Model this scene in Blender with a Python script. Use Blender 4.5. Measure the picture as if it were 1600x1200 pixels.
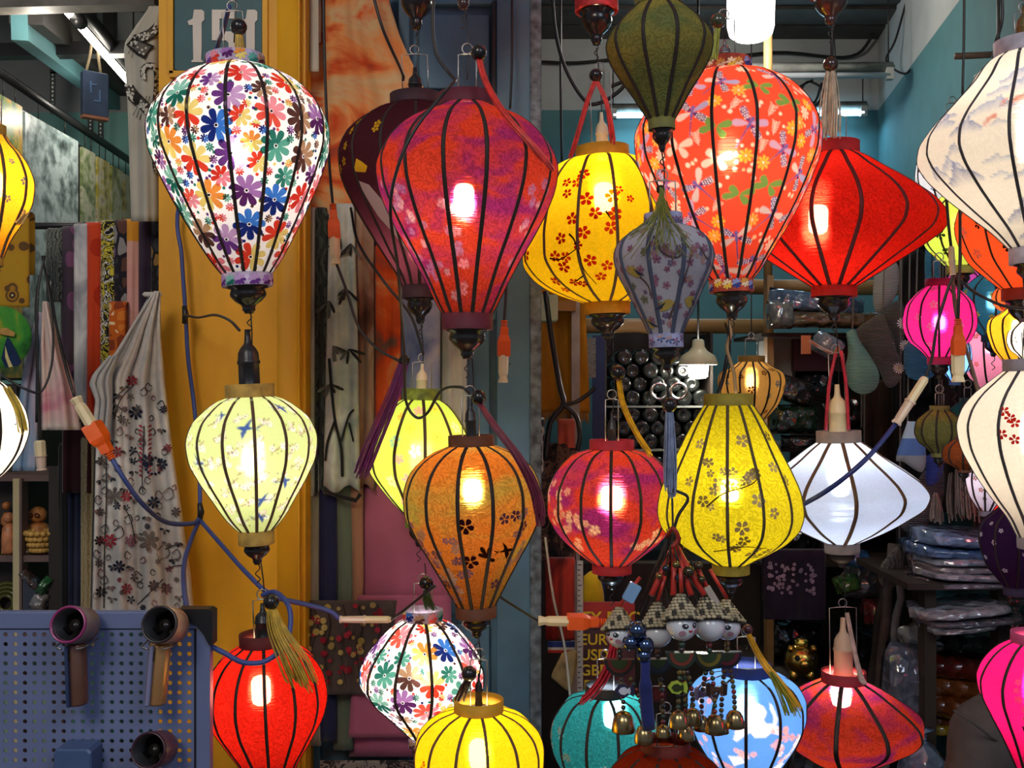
import bpy, math, random
import numpy as np
from mathutils import Vector, Matrix
random.seed(7)
SC = bpy.context.scene
COL = SC.collection
for _o in list(bpy.data.objects):
    bpy.data.objects.remove(_o, do_unlink=True)
PI = math.pi
F = 1600.0          # focal length in pixels of the 1600 x 1200 frame
CAMZ = 1.6


def lin(v):
    v /= 255.0
    return v / 12.92 if v <= .04045 else ((v + .055) / 1.055) ** 2.4


def H(h):
    """'rrggbb' as seen in the photograph -> linear rgb"""
    return tuple(lin(int(h[i:i + 2], 16)) for i in (0, 2, 4))


def P(x, y, D):
    return Vector(((x - 800) * D / F, D, CAMZ - (y - 600) * D / F))


# ---------------------------------------------------------------- camera, world, light
cd = bpy.data.cameras.new('camera')
cd.sensor_width = 36
cd.lens = 36
cd.clip_start = .05
cam = bpy.data.objects.new('camera', cd)
cam.location = (0, 0, CAMZ)
cam.rotation_euler = (PI / 2, 0, 0)
COL.objects.link(cam)
SC.camera = cam
SC.view_settings.view_transform = 'Standard'
SC.view_settings.look = 'None'
SC.view_settings.gamma = 1
SC.view_settings.exposure = 0.0
SC.view_settings.use_curve_mapping = False
SC.cycles.use_denoising = True
SC.cycles.use_adaptive_sampling = True
SC.cycles.adaptive_threshold = .03
SC.cycles.max_bounces = 7
SC.cycles.diffuse_bounces = 3
SC.cycles.transmission_bounces = 6
SC.cycles.transparent_max_bounces = 14
SC.cycles.sample_clamp_indirect = 4.0
SC.cycles.caustics_reflective = False
SC.cycles.caustics_refractive = False
W = bpy.data.worlds.new('dusk')
SC.world = W
W.use_nodes = True
W.node_tree.nodes['Background'].inputs[0].default_value = (.62, .74, 1.0, 1)
W.node_tree.nodes['Background'].inputs[1].default_value = .23


def lamp(name, kind, loc, energy, col=(1, 1, 1), size=.1, rot=None, size_y=None, spot=None):
    l = bpy.data.lights.new(name, kind)
    l.energy = energy
    l.color = col
    if kind == 'AREA':
        l.size = size
        if size_y:
            l.shape = 'RECTANGLE'
            l.size_y = size_y
    else:
        l.shadow_soft_size = size
    o = bpy.data.objects.new(name, l)
    o.location = loc
    if rot:
        o.rotation_euler = rot
    COL.objects.link(o)
    return o


# unseen soft area lamps added high behind the camera as street-side fill
lamp('street_fill', 'AREA', (-1.4, -2.2, 4.3), 100, (1.0, .93, .82), 1.6, (math.radians(52), 0, math.radians(-20)))
lamp('street_fill', 'AREA', (2.2, -2.0, 4.0), 55, (.72, .82, 1.0), 1.6, (math.radians(52), 0, math.radians(30)))

# ---------------------------------------------------------------- materials
MATS = {}


def newmat(key):
    m = bpy.data.materials.new(key)
    m.use_nodes = True
    nt = m.node_tree
    nt.nodes.clear()
    out = nt.nodes.new('ShaderNodeOutputMaterial')
    MATS[key] = m
    return m, nt, out


def N(nt, t, **kw):
    n = nt.nodes.new('ShaderNode' + t)
    for k, v in kw.items():
        if k.startswith('i_'):
            n.inputs[k[2:].replace('_', ' ')].default_value = v
        elif k[0] == 'n' and k[1:].isdigit():
            n.inputs[int(k[1:])].default_value = v
        else:
            setattr(n, k, v)
    return n


def rgba(c, a=1):
    return (c[0], c[1], c[2], a)


def ramp(nt, fac, stops, interp='LINEAR'):
    r = nt.nodes.new('ShaderNodeValToRGB')
    e = r.color_ramp
    e.interpolation = interp
    while len(e.elements) < len(stops):
        e.elements.new(.5)
    for el, (p, c) in zip(e.elements, stops):
        el.position = p
        el.color = rgba(c)
    nt.links.new(fac, r.inputs[0])
    return r.outputs[0]


def objco(nt, scale=(1, 1, 1), rot=(0, 0, 0), gen=False):
    tc = N(nt, 'TexCoord')
    mp = N(nt, 'Mapping')
    mp.inputs['Scale'].default_value = scale
    mp.inputs['Rotation'].default_value = rot
    nt.links.new(tc.outputs['Generated' if gen else 'Object'], mp.inputs[0])
    return mp.outputs[0]


def pm(key, col=None, rough=.6, metal=0., var=.12, scale=14, bump=.0, spec=.4, bscale=None, coat=0, streak=None, alpha=None, emit=0):
    """plain surface: colour with a little mottling and optional relief"""
    if key in MATS:
        return MATS[key]
    m, nt, out = newmat(key)
    b = N(nt, 'BsdfPrincipled')
    L = nt.links.new
    co = objco(nt, streak or (1, 1, 1))
    nz = N(nt, 'TexNoise', i_Scale=scale, i_Detail=5.)
    L(co, nz.inputs['Vector'])
    lo = tuple(max(0, x * (1 - var * 1.6)) for x in col)
    hi = tuple(min(1, x * (1 + var)) for x in col)
    L(ramp(nt, nz.outputs[0], [(.28, lo), (.72, hi)]), b.inputs['Base Color'])
    b.inputs['Roughness'].default_value = rough
    b.inputs['Metallic'].default_value = metal
    b.inputs['Specular IOR Level'].default_value = spec
    b.inputs['Coat Weight'].default_value = coat
    if alpha is not None:
        b.inputs['Alpha'].default_value = alpha
    if bump:
        n2 = N(nt, 'TexNoise', i_Scale=bscale or scale * 3, i_Detail=4.)
        L(co, n2.inputs['Vector'])
        bp = N(nt, 'Bump', i_Strength=bump, i_Distance=.004)
        L(n2.outputs[0], bp.inputs['Height'])
        L(bp.outputs[0], b.inputs['Normal'])
    L(b.outputs[0], out.inputs[0])
    return m


def glow(key, col, strength, clear=0.0):
    """something that gives off light"""
    if key in MATS:
        return MATS[key]
    m, nt, out = newmat(key)
    e = N(nt, 'Emission', i_Color=rgba(col), i_Strength=strength)
    if clear:
        t = N(nt, 'BsdfTransparent')
        a = N(nt, 'AddShader')
        nt.links.new(e.outputs[0], a.inputs[0])
        nt.links.new(t.outputs[0], a.inputs[1])
        nt.links.new(a.outputs[0], out.inputs[0])
        m.cycles.emission_sampling = 'NONE'
    else:
        nt.links.new(e.outputs[0], out.inputs[0])
    return m


FBASE = {}
INKC = {}


def fabric(key, col, col2=None, trans=.62, see=.10, crinkle=.5, halo=.22, patch=(.45, .62), pscale=9, frough=.38):
    """thin lantern silk: scatters the bulb's light through, lets a little pass straight"""
    if key in MATS:
        return MATS[key]
    m, nt, out = newmat(key)
    L = nt.links.new
    co = objco(nt)
    wv = N(nt, 'TexWave', i_Scale=26., i_Distortion=26., i_Detail=2.5, i_Detail_Scale=1.6)
    wv.bands_direction = 'DIAGONAL'
    L(co, wv.inputs['Vector'])
    base = rgba(col)
    FBASE[m.name] = col
    if col2:
        nz = N(nt, 'TexNoise', i_Scale=pscale, i_Detail=3., i_Distortion=.6)
        L(objco(nt, (1, 1, 1.8)), nz.inputs['Vector'])
        cs = ramp(nt, nz.outputs[0], [(patch[0], col), (patch[1], col2)])
    else:
        cs = None
    th = N(nt, 'TexNoise', i_Scale=60., i_Detail=2.)
    L(objco(nt, (.35, .35, 7)), th.inputs['Vector'])
    mx = N(nt, 'Math', operation='MULTIPLY_ADD', n1=.35, n2=0.)
    L(th.outputs[0], mx.inputs[0])
    ad = N(nt, 'Math', operation='ADD')
    L(wv.outputs[1], ad.inputs[0])
    L(mx.outputs[0], ad.inputs[1])
    vr = N(nt, 'MapRange', n1=0., n2=1.3, n3=1 - .42 * crinkle, n4=1.0 + .10 * crinkle)
    L(ad.outputs[0], vr.inputs[0])
    # painted or printed motifs are kept as a colour on the cloth itself (alpha = covered)
    at = N(nt, 'Attribute', attribute_name='tint')
    pt = N(nt, 'MixRGB', n1=base)
    if cs:
        L(cs, pt.inputs[1])
    L(at.outputs['Alpha'], pt.inputs[0])
    L(at.outputs['Color'], pt.inputs[2])
    vm = N(nt, 'VectorMath', operation='SCALE')
    L(pt.outputs[0], vm.inputs[0])
    L(vr.outputs[0], vm.inputs['Scale'])
    c = vm.outputs[0]
    bp = N(nt, 'Bump', i_Strength=.25 * crinkle + .05, i_Distance=.003)
    L(ad.outputs[0], bp.inputs['Height'])
    df = N(nt, 'BsdfDiffuse')
    tr = N(nt, 'BsdfTranslucent')
    rf = N(nt, 'BsdfRefraction', i_Roughness=frough, i_IOR=1.18)
    tp = N(nt, 'BsdfTransparent')
    for n in (df, tr, rf):
        L(c, n.inputs['Color'])
    gp = N(nt, 'MixRGB', n0=.40, n2=(1, 1, 1, 1))     # the gaps in the weave let light through nearly untinted
    L(c, gp.inputs[1])
    L(gp.outputs[0], tp.inputs['Color'])
    L(bp.outputs[0], df.inputs['Normal'])
    b2 = N(nt, 'Bump', i_Strength=.9, i_Distance=.003)
    L(th.outputs[0], b2.inputs['Height'])
    L(b2.outputs[0], rf.inputs['Normal'])
    m1 = N(nt, 'MixShader', n0=trans)
    L(df.outputs[0], m1.inputs[1]); L(tr.outputs[0], m1.inputs[2])
    m2 = N(nt, 'MixShader', n0=halo)
    L(m1.outputs[0], m2.inputs[1]); L(rf.outputs[0], m2.inputs[2])
    m3 = N(nt, 'MixShader', n0=see)
    L(m2.outputs[0], m3.inputs[1]); L(tp.outputs[0], m3.inputs[2])
    L(m3.outputs[0], out.inputs[0])
    return m


def ink(h, a=.3):
    """print or paint on silk: filters the light that comes through it, a = how much it covers"""
    key = 'ink_%s_%d' % (h, a * 100)
    if key in MATS:
        return MATS[key]
    m, nt, out = newmat(key)
    c = H(h)
    INKC[m.name] = (c, a)
    t = N(nt, 'BsdfTransparent', i_Color=rgba(c))
    d = N(nt, 'BsdfDiffuse', i_Color=rgba(c))
    x = N(nt, 'MixShader', n0=a)
    nt.links.new(t.outputs[0], x.inputs[1])
    nt.links.new(d.outputs[0], x.inputs[2])
    nt.links.new(x.outputs[0], out.inputs[0])
    return m


def cloth(key, kind, cols, scale=20, rough=.85, stretch=(1, 1, 1), dist=1.1):
    """printed textile: kinds of print made of noise, cells, rings and veins"""
    if key in MATS:
        return MATS[key]
    m, nt, out = newmat(key)
    L = nt.links.new
    b = N(nt, 'BsdfPrincipled', i_Roughness=rough)
    b.inputs['Specular IOR Level'].default_value = .2
    b.inputs['Sheen Weight'].default_value = .15
    cs = [H(x) for x in cols]
    if kind in ('rings', 'cells'):
        stretch = (stretch[0], 0.0, stretch[2])     # the print lies flat in the cloth
    co = objco(nt, stretch)
    if kind == 'plain':
        nz = N(nt, 'TexNoise', i_Scale=scale, i_Detail=4.)
        L(co, nz.inputs['Vector'])
        col = ramp(nt, nz.outputs[0], [(.3, tuple(v * .86 for v in cs[0])), (.7, cs[-1])])
    elif kind == 'wash':
        nz = N(nt, 'TexNoise', i_Scale=scale, i_Detail=6., i_Distortion=dist)
        L(co, nz.inputs['Vector'])
        k = len(cs)
        col = ramp(nt, nz.outputs[0], [(.30 + .42 * i / max(1, k - 1), c) for i, c in enumerate(cs)])
    elif kind == 'blot':
        nz = N(nt, 'TexNoise', i_Scale=scale, i_Detail=5., i_Distortion=2.2)
        L(co, nz.inputs['Vector'])
        k = len(cs)
        col = ramp(nt, nz.outputs[0], [(.34 + .34 * i / k, c) for i, c in enumerate(cs)], 'CONSTANT')
    elif kind == 'cells':
        v = N(nt, 'TexVoronoi', i_Scale=float(scale))
        v2 = N(nt, 'TexVoronoi', i_Scale=float(scale), feature='DISTANCE_TO_EDGE')
        L(co, v.inputs['Vector']); L(co, v2.inputs['Vector'])
        sp = N(nt, 'SeparateColor')
        L(v.outputs['Color'], sp.inputs[0])
        k = len(cs) - 1
        fill = ramp(nt, sp.outputs[0], [(i / k, c) for i, c in enumerate(cs[1:])], 'CONSTANT')
        ed = N(nt, 'Math', operation='LESS_THAN', n1=.07)
        L(v2.outputs['Distance'], ed.inputs[0])
        mx = N(nt, 'MixRGB', n2=rgba(cs[0]))
        L(ed.outputs[0], mx.inputs[0]); L(fill, mx.inputs[1])
        col = mx.outputs[0]
    elif kind == 'rings':
        v = N(nt, 'TexVoronoi', i_Scale=float(scale))
        v.inputs['Randomness'].default_value = .8
        L(co, v.inputs['Vector'])
        k = len(cs)
        col = ramp(nt, v.outputs['Distance'], [(.62 * i / k, c) for i, c in enumerate(cs)], 'CONSTANT')
    elif kind == 'veins':
        wv = N(nt, 'TexWave', i_Scale=float(scale), i_Distortion=9., i_Detail=3., i_Detail_Scale=1.4)
        L(co, wv.inputs['Vector'])
        k = len(cs)
        col = ramp(nt, wv.outputs[0], [(i / k, c) for i, c in enumerate(cs)], 'CONSTANT')
    elif kind == 'knit':
        wv = N(nt, 'TexWave', i_Scale=float(scale), i_Distortion=1.5, i_Detail=2.)
        wv.bands_direction = 'Z'
        L(co, wv.inputs['Vector'])
        col = ramp(nt, wv.outputs[0], [(.1, cs[0]), (.8, cs[-1])])
        bp = N(nt, 'Bump', i_Strength=.7, i_Distance=.004)
        L(wv.outputs[0], bp.inputs['Height'])
        L(bp.outputs[0], b.inputs['Normal'])
    elif kind == 'stripe':
        tc = N(nt, 'SeparateXYZ')
        L(objco(nt, gen=True), tc.inputs[0])
        k = len(cs)
        col = ramp(nt, tc.outputs[2], [(i / k, c) for i, c in enumerate(cs)], 'CONSTANT')
    L(col, b.inputs['Base Color'])
    L(b.outputs[0], out.inputs[0])
    return m


def plastic_wrap(key, col, rough=.12, var=.5):
    """goods in shiny crumpled cellophane"""
    if key in MATS:
        return MATS[key]
    m, nt, out = newmat(key)
    L = nt.links.new
    b = N(nt, 'BsdfPrincipled', i_Roughness=rough)
    b.inputs['Specular IOR Level'].default_value = .9
    b.inputs['Coat Weight'].default_value = .6
    b.inputs['Coat Roughness'].default_value = .06
    co = objco(nt)
    nz = N(nt, 'TexNoise', i_Scale=22., i_Detail=4., i_Distortion=1.2)
    L(co, nz.inputs['Vector'])
    L(ramp(nt, nz.outputs[0], [(.35, tuple(v * (1 - var) for v in col)), (.7, col)]), b.inputs['Base Color'])
    vo = N(nt, 'TexVoronoi', i_Scale=28.)
    L(co, vo.inputs['Vector'])
    bp = N(nt, 'Bump', i_Strength=.9, i_Distance=.012)
    L(vo.outputs['Distance'], bp.inputs['Height'])
    L(bp.outputs[0], b.inputs['Normal'])
    L(bp.outputs[0], b.inputs['Coat Normal'])
    L(b.outputs[0], out.inputs[0])
    return m


# ---------------------------------------------------------------- mesh collecting
class MB:
    def __init__(s):
        s.v = []; s.f = []; s.m = []; s.mats = []; s.smooth = []

    def slot(s, mat):
        if mat not in s.mats:
            s.mats.append(mat)
        return s.mats.index(mat)

    def add(s, vs, fs, mat=None, smooth=True):
        o = len(s.v)
        k = s.slot(mat) if mat else 0
        s.v += [tuple(p) for p in vs]
        for f in fs:
            s.f.append([i + o for i in f]); s.m.append(k); s.smooth.append(smooth)
        return s

    def box(s, c, size, rot=None, mat=None, taper=1.0, bev=0.0):
        """box about c, optionally with chamfered vertical outline"""
        x, y, z = (d / 2 for d in size)
        if bev:
            b = min(bev, x * .9, z * .9)
            ring = [(-x + b, -z), (x - b, -z), (x, -z + b), (x, z - b), (x - b, z), (-x + b, z), (-x, z - b), (-x, -z + b)]
            vs = [Vector((p, -y + b * .6, q)) * 1 for p, q in [(a * (1 - b * .6 / x), d * (1 - b * .6 / z)) for a, d in ring]]
            vs += [Vector((p, -y + b * .6 + 1e-9, q)) for p, q in ring]
            vs = [Vector((a * (1 - b * .5 / x), -y, d * (1 - b * .5 / z))) for a, d in ring] + [Vector((a, -y + b * .5, d)) for a, d in ring] + [Vector((a, y, d)) for a, d in ring]
            fs = [list(range(8))[::-1][::-1]] + [[i + 8 * k, i + 8 * k + 8, (i + 1) % 8 + 8 * k + 8, (i + 1) % 8 + 8 * k] for k in (0, 1) for i in range(8)] + [list(range(23, 15, -1))]
        else:
            vs = [Vector((i * x * (taper if k > 0 else 1), j * y * (taper if k > 0 else 1), k * z)) for k in (-1, 1) for j in (-1, 1) for i in (-1, 1)]
            fs = [(0, 2, 3, 1), (4, 5, 7, 6), (0, 1, 5, 4), (2, 6, 7, 3), (0, 4, 6, 2), (1, 3, 7, 5)]
        R = rot.to_matrix() if hasattr(rot, 'to_matrix') else rot
        c = Vector(c)
        vs = [((R @ v) if R is not None else v) + c for v in vs]
        return s.add(vs, fs, mat, False)

    def tube(s, pts, r, n=6, mat=None, cap=True, flat=1.0):
        """round bar through points; r is a number or a list"""
        pts = [Vector(p) for p in pts]
        k = len(pts)
        rs = r if isinstance(r, (list, tuple)) else [r] * k
        vs = []
        up = None
        for i, p in enumerate(pts):
            t = (pts[min(i + 1, k - 1)] - pts[max(i - 1, 0)])
            t = t.normalized() if t.length > 1e-9 else Vector((0, 0, 1))
            if up is None:
                a = Vector((0, 1, 0)) if abs(t.y) < .9 else Vector((1, 0, 0))
                up = (a - t * a.dot(t)).normalized()
            else:
                up = (up - t * up.dot(t))
                up = up.normalized() if up.length > 1e-6 else Vector((0, 1, 0))
            sd = t.cross(up)
            for j in range(n):
                a = 2 * PI * j / n
                vs.append(p + (sd * math.cos(a) + up * math.sin(a) * flat) * rs[i])
        fs = [[i * n + j, i * n + (j + 1) % n, (i + 1) * n + (j + 1) % n, (i + 1) * n + j] for i in range(k - 1) for j in range(n)]
        if cap:
            fs += [list(range(n))[::-1], [(k - 1) * n + j for j in range(n)]]
        return s.add(vs, fs, mat)

    def lathe(s, prof, n=20, c=(0, 0, 0), mat=None, axis=None, closed=False):
        """turned shape: prof = [(radius, height)...] about c, axis a 3x3 matrix"""
        c = Vector(c)
        vs = []
        for r, z in prof:
            for j in range(n):
                a = 2 * PI * j / n
                v = Vector((r * math.sin(a), -r * math.cos(a), z))
                vs.append((axis @ v if axis is not None else v) + c)
        k = len(prof)
        fs = [[i * n + j, (i + 1) * n + j, (i + 1) * n + (j + 1) % n, i * n + (j + 1) % n] for i in range(k - 1) for j in range(n)]
        if prof[0][0] > 1e-6 and not closed:
            fs.append(list(range(n)))
        if prof[-1][0] > 1e-6 and not closed:
            fs.append([(k - 1) * n + j for j in range(n)][::-1])
        return s.add(vs, fs, mat)

    def ball(s, c, r, n=14, mat=None, sc=(1, 1, 1), axis=None):
        m = max(5, n // 2 + 1)
        A = Matrix.Diagonal(sc)
        if axis is not None:
            A = axis @ A
        return s.lathe([(r * math.sin(PI * i / (m - 1)), -r * math.cos(PI * i / (m - 1))) for i in range(m)], n, c, mat, A)

    def poly(s, pts, dy, mat=None, back=None):
        """flat outline in the XZ plane, extruded along +Y by dy"""
        n = len(pts)
        pts = [Vector(p) for p in pts]
        vs = pts + [p + Vector((0, dy, 0)) for p in pts]
        fs = [list(range(n)), list(range(2 * n - 1, n - 1, -1))] + [[i, i + n, (i + 1) % n + n, (i + 1) % n] for i in range(n)]
        return s.add(vs, fs, mat, False)

    def build(s, name, mat=None, parent=None, local=False, recentre=True):
        me = bpy.data.meshes.new(name)
        v = np.array(s.v, dtype=float).reshape(-1, 3)
        off = np.zeros(3)
        if recentre and not local and parent is None and len(v):
            off = np.array([(v[:, 0].min() + v[:, 0].max()) / 2, (v[:, 1].min() + v[:, 1].max()) / 2, v[:, 2].min()])
            v = v - off
        me.from_pydata(v.tolist(), [], s.f)
        if s.mats:
            for q in s.mats:
                me.materials.append(q)
            me.polygons.foreach_set('material_index', s.m)
        elif mat:
            me.materials.append(mat)
        me.polygons.foreach_set('use_smooth', s.smooth)
        me.update()
        o = bpy.data.objects.new(name, me)
        o.location = off
        COL.objects.link(o)
        if parent is not None:
            o.parent = parent
            if not local:
                o.matrix_parent_inverse = parent.matrix_basis.inverted() if parent.parent is None else (parent.parent.matrix_basis @ parent.matrix_parent_inverse @ parent.matrix_basis).inverted()
        return o


def tag(o, label=None, cat=None, group=None, kind=None):
    for k, v in (('label', label), ('category', cat), ('group', group), ('kind', kind)):
        if v:
            o[k] = v
    return o


def thing(name, loc, label, cat, group=None, rot=None):
    o = bpy.data.objects.new(name, None)
    o.empty_display_size = .02
    o.location = loc
    if rot:
        o.rotation_euler = rot
    COL.objects.link(o)
    return tag(o, label, cat, group)


def struct(name, mb, mat=None):
    return tag(mb.build(name, mat), kind='structure')


def pchip(xs, ys):
    """monotone cubic through the points"""
    xs = np.array(xs, float); ys = np.array(ys, float)
    h = np.diff(xs); d = np.diff(ys) / h
    m = np.zeros(len(xs))
    m[0], m[-1] = d[0], d[-1]
    for i in range(1, len(xs) - 1):
        if d[i - 1] * d[i] > 0:
            w1 = 2 * h[i] + h[i - 1]; w2 = h[i] + 2 * h[i - 1]
            m[i] = (w1 + w2) / (w1 / d[i - 1] + w2 / d[i])

    def f(x):
        x = min(max(x, xs[0]), xs[-1])
        i = int(min(max(np.searchsorted(xs, x) - 1, 0), len(h) - 1))
        t = (x - xs[i]) / h[i]
        return float((2 * t**3 - 3 * t**2 + 1) * ys[i] + (t**3 - 2 * t**2 + t) * h[i] * m[i] + (-2 * t**3 + 3 * t**2) * ys[i + 1] + (t**3 - t**2) * h[i] * m[i + 1])
    return f


def spline(pts, k=6):
    """Catmull-Rom through 3-D points"""
    p = [Vector(q) for q in pts]
    if len(p) < 3:
        return [p[0].lerp(p[-1], i / k) for i in range(k + 1)]
    p = [p[0] * 2 - p[1]] + p + [p[-1] * 2 - p[-2]]
    out = []
    for i in range(1, len(p) - 2):
        for j in range(k):
            t = j / k
            out.append(.5 * ((2 * p[i]) + (p[i + 1] - p[i - 1]) * t + (2 * p[i - 1] - 5 * p[i] + 4 * p[i + 1] - p[i + 2]) * t * t + (3 * p[i] - p[i - 1] - 3 * p[i + 1] + p[i + 2]) * t**3))
    out.append(p[-2])
    return out


# frequently used materials
BLACKW = pm('black_lacquer', (.012, .009, .008), rough=.25, var=.3, spec=.4, coat=.12)
WIRE = pm('wire', (.35, .33, .30), rough=.35, metal=1)
DWIRE = pm('dark_wire', (.03, .027, .024), rough=.35, metal=.6)
BLKP = pm('black_plastic', (.012, .012, .013), rough=.35)
IVORY = pm('ivory_plastic', H('d8c9a0'), rough=.4, var=.05)
ORANGE = pm('orange_plastic', H('d8540f'), rough=.4, var=.08)
BLUECORD = pm('blue_cord', H('3a4a86'), rough=.45, var=.1)
BLKCORD = pm('black_cord', (.014, .013, .013), rough=.4)
RIBD = pm('rib_dark', (.02, .011, .008), rough=.7)
RIBB = pm('rib_brown', (.10, .055, .025), rough=.7)

# ================================================================ structure
TEAL = pm('teal_paint', H('4f7c82'), rough=.75, var=.10, scale=5, bump=.15)
WHITEW = pm('white_plaster', H('a9adac'), rough=.85, var=.10, scale=4, bump=.2)
YEL = pm('yellow_plaster', H('d9990f'), rough=.55, var=.13, scale=5, bump=.12, bscale=40, streak=(1.6, 1.6, .5))
DOORB = pm('blue_grey_paint', H('557a92'), rough=.5, var=.16, scale=6, bump=.12, bscale=60)
DARKB = pm('dark_board', (.022, .019, .017), rough=.6, var=.4, scale=9)
STEEL = pm('dark_steel', (.03, .03, .032), rough=.4, metal=.6)

struct('floor', MB().box((0, 2.2, -.05), (7, 9, .1)), pm('floor_tiles', H('6b5f56'), rough=.5, scale=3, var=.3))


def wallbox(name, x0, x1, y0, y1, z0, z1, mat):
    return struct(name, MB().box(((x0 + x1) / 2, (y0 + y1) / 2, (z0 + z1) / 2), (x1 - x0, y1 - y0, z1 - z0)), mat)


ZT = 3.75
# right hand shop: back wall in two colours, slanting side wall, dividing wall
zb = P(0, 172, 5.2).z
wallbox('wall_back_right_lower', -.3, 2.1, 5.2, 5.3, 0, zb, TEAL)
wallbox('wall_back_right_upper', -.3, 2.1, 5.2, 5.3, zb, ZT, WHITEW)
wallbox('wall_dividing', -.42, -.3, 2.86, 5.3, 0, ZT, WHITEW)


def slant(name, z0, z1, mat, e=0.0):
    A, B = Vector((1.86, 5.2, 0)), Vector((1.38, 2.2, 0))
    d = Vector((.1, -.02, 0))
    q = [A, B, B + d, A + d]
    vs = [v + Vector((0, 0, z0)) for v in q] + [v + Vector((0, 0, z1)) for v in q]
    return struct(name, MB().add(vs, [(0, 1, 2, 3)[::-1], (4, 5, 6, 7), (0, 4, 5, 1)[::-1], (1, 5, 6, 2)[::-1], (2, 6, 7, 3)[::-1], (3, 7, 4, 0)[::-1]], None, False), mat)


slant('wall_right_lower', 0, zb, TEAL)
slant('wall_right_upper', zb, ZT, WHITEW)
# left hand shop
zl = P(0, 176, 4.6).z
wallbox('wall_back_left_lower', -2.9, -.42, 4.6, 4.7, 0, zl, pm('mint_paint', H('86bdb4'), rough=.8, var=.08, scale=5))
wallbox('wall_back_left_upper', -2.9, -.42, 4.6, 4.7, zl, ZT, WHITEW)
wallbox('wall_left', -2.9, -2.78, 2.3, 4.7, 0, ZT, WHITEW)
# ceilings: boards with gaps between them
for nm, xa, xb, ya, yb, zc in (('ceiling', -.3, 1.9, 2.7, 5.25, 3.30), ('ceiling', -2.8, -.42, 2.7, 4.65, 3.22)):
    ce = tag(MB().box(((xa + xb) / 2, (ya + yb) / 2, zc + .09), (xb - xa, yb - ya, .06)).build(nm, DARKB), kind='structure')
    k = int((yb - ya) / .24)
    bd = None
    for i in range(k):
        yy = ya + (i + .5) * (yb - ya) / k
        if bd is None:
            bd = MB().box((0, 0, 0), (xb - xa, .20, .03)).build('ceiling_board', pm('ceiling_plank', (.035, .031, .028), rough=.55, var=.3))
            o = bd
        else:
            o = bd.copy(); COL.objects.link(o)
        o.location = ((xa + xb) / 2, yy, zc + .045 + (i % 2) * .006)
        o.parent = ce
        o.matrix_parent_inverse = ce.matrix_basis.inverted()
# facade: lintel band above the openings, out of frame
wallbox('wall_front_lintel', -2.1, 2.0, 2.66, 2.8, 3.0, ZT, YEL)
# yellow pillar with side moulding
mb = MB()
x0, x1 = P(248, 0, 2.6).x, P(468, 0, 2.6).x
mb.box(((x0 + x1) / 2, 2.72, 1.5), (x1 - x0, .24, 3.0))
pil = tag(mb.build('pillar', YEL), kind='structure')
xa, xb = P(420, 0, 2.59).x, x1
MB().lathe([(.020, 0), (.020, 3.0)], 16, ((xa + xb) / 2 + .008, 2.605, 0), None, Matrix.Diagonal((1.55, .55, 1))).build('moulding', YEL, pil)
MB().box((x1 + .004, 2.66, 1.5), (.012, .07, 3.0)).build('edge_strip', YEL, pil)
for yy0, yy1 in ((112, 122), (-36, -24)):
    a, b = P(266, yy0, 2.6), P(418, yy1, 2.6)
    MB().box(((a.x + b.x) / 2, 2.597, (a.z + b.z) / 2), (b.x - a.x, .012, a.z - b.z)).build('frame_strip', YEL, pil)
for xx0, xx1 in ((264, 272), (411, 419)):
    a, b = P(xx0, -30, 2.6), P(xx1, 116, 2.6)
    MB().box(((a.x + b.x) / 2, 2.597, (a.z + b.z) / 2), (b.x - a.x, .012, a.z - b.z)).build('frame_strip', YEL, pil)
# the house number
sg = thing('house_number_sign', P(342, 112, 2.594), 'dark teal plaque with the cream number 151 on the yellow pillar', 'sign')
a, b = P(272, -24, 2.594), P(411, 112, 2.594)
MB().box(((a.x + b.x) / 2, 2.596, (a.z + b.z) / 2), (b.x - a.x, .01, a.z - b.z), bev=.006).build('plaque', pm('sign_teal', H('1c4a4e'), rough=.5, var=.1), sg)
ONE = [(0, 18), (8, 14), (10, 0), (22, 0), (26, 3), (26, 16), (22, 20), (22, 60), (21, 78), (24, 80), (24, 82), (6, 82), (6, 80), (9, 78), (8, 24), (2, 24)]
FIV = [(0, 0), (36, 0), (36, 14), (12, 14), (12, 34), (30, 34), (38, 42), (38, 70), (28, 82), (0, 82), (0, 70), (22, 70), (26, 66), (26, 52), (22, 48), (0, 48)]
CREAM = pm('sign_cream', H('cdbfae'), rough=.6, var=.06)
for pts, ox in ((ONE, 293), (FIV, 331), (ONE, 376)):
    q = [P(ox + px, 15 + py, 2.588) for px, py in pts]
    MB().poly(q, .004).build('digit', CREAM, sg)
# blue folding door: stiles, rails and boarded panels
DD = 2.8
dr = tag(MB().box(((P(478, 0, DD).x + P(838, 0, DD).x) / 2, DD + .03, 1.5), (P(838, 0, DD).x - P(478, 0, DD).x, .03, 3.0)).build('door_1', DOORB), kind='structure')


def dpart(name, xa, xb, ya, yb, d0, d1, mat=DOORB):
    a, b = P(xa, ya, d0), P(xb, yb, d0)
    return MB().box(((a.x + b.x) / 2, (d0 + d1) / 2, (a.z + b.z) / 2), (b.x - a.x, d1 - d0, a.z - b.z), bev=.005).build(name, mat, dr)


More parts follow.
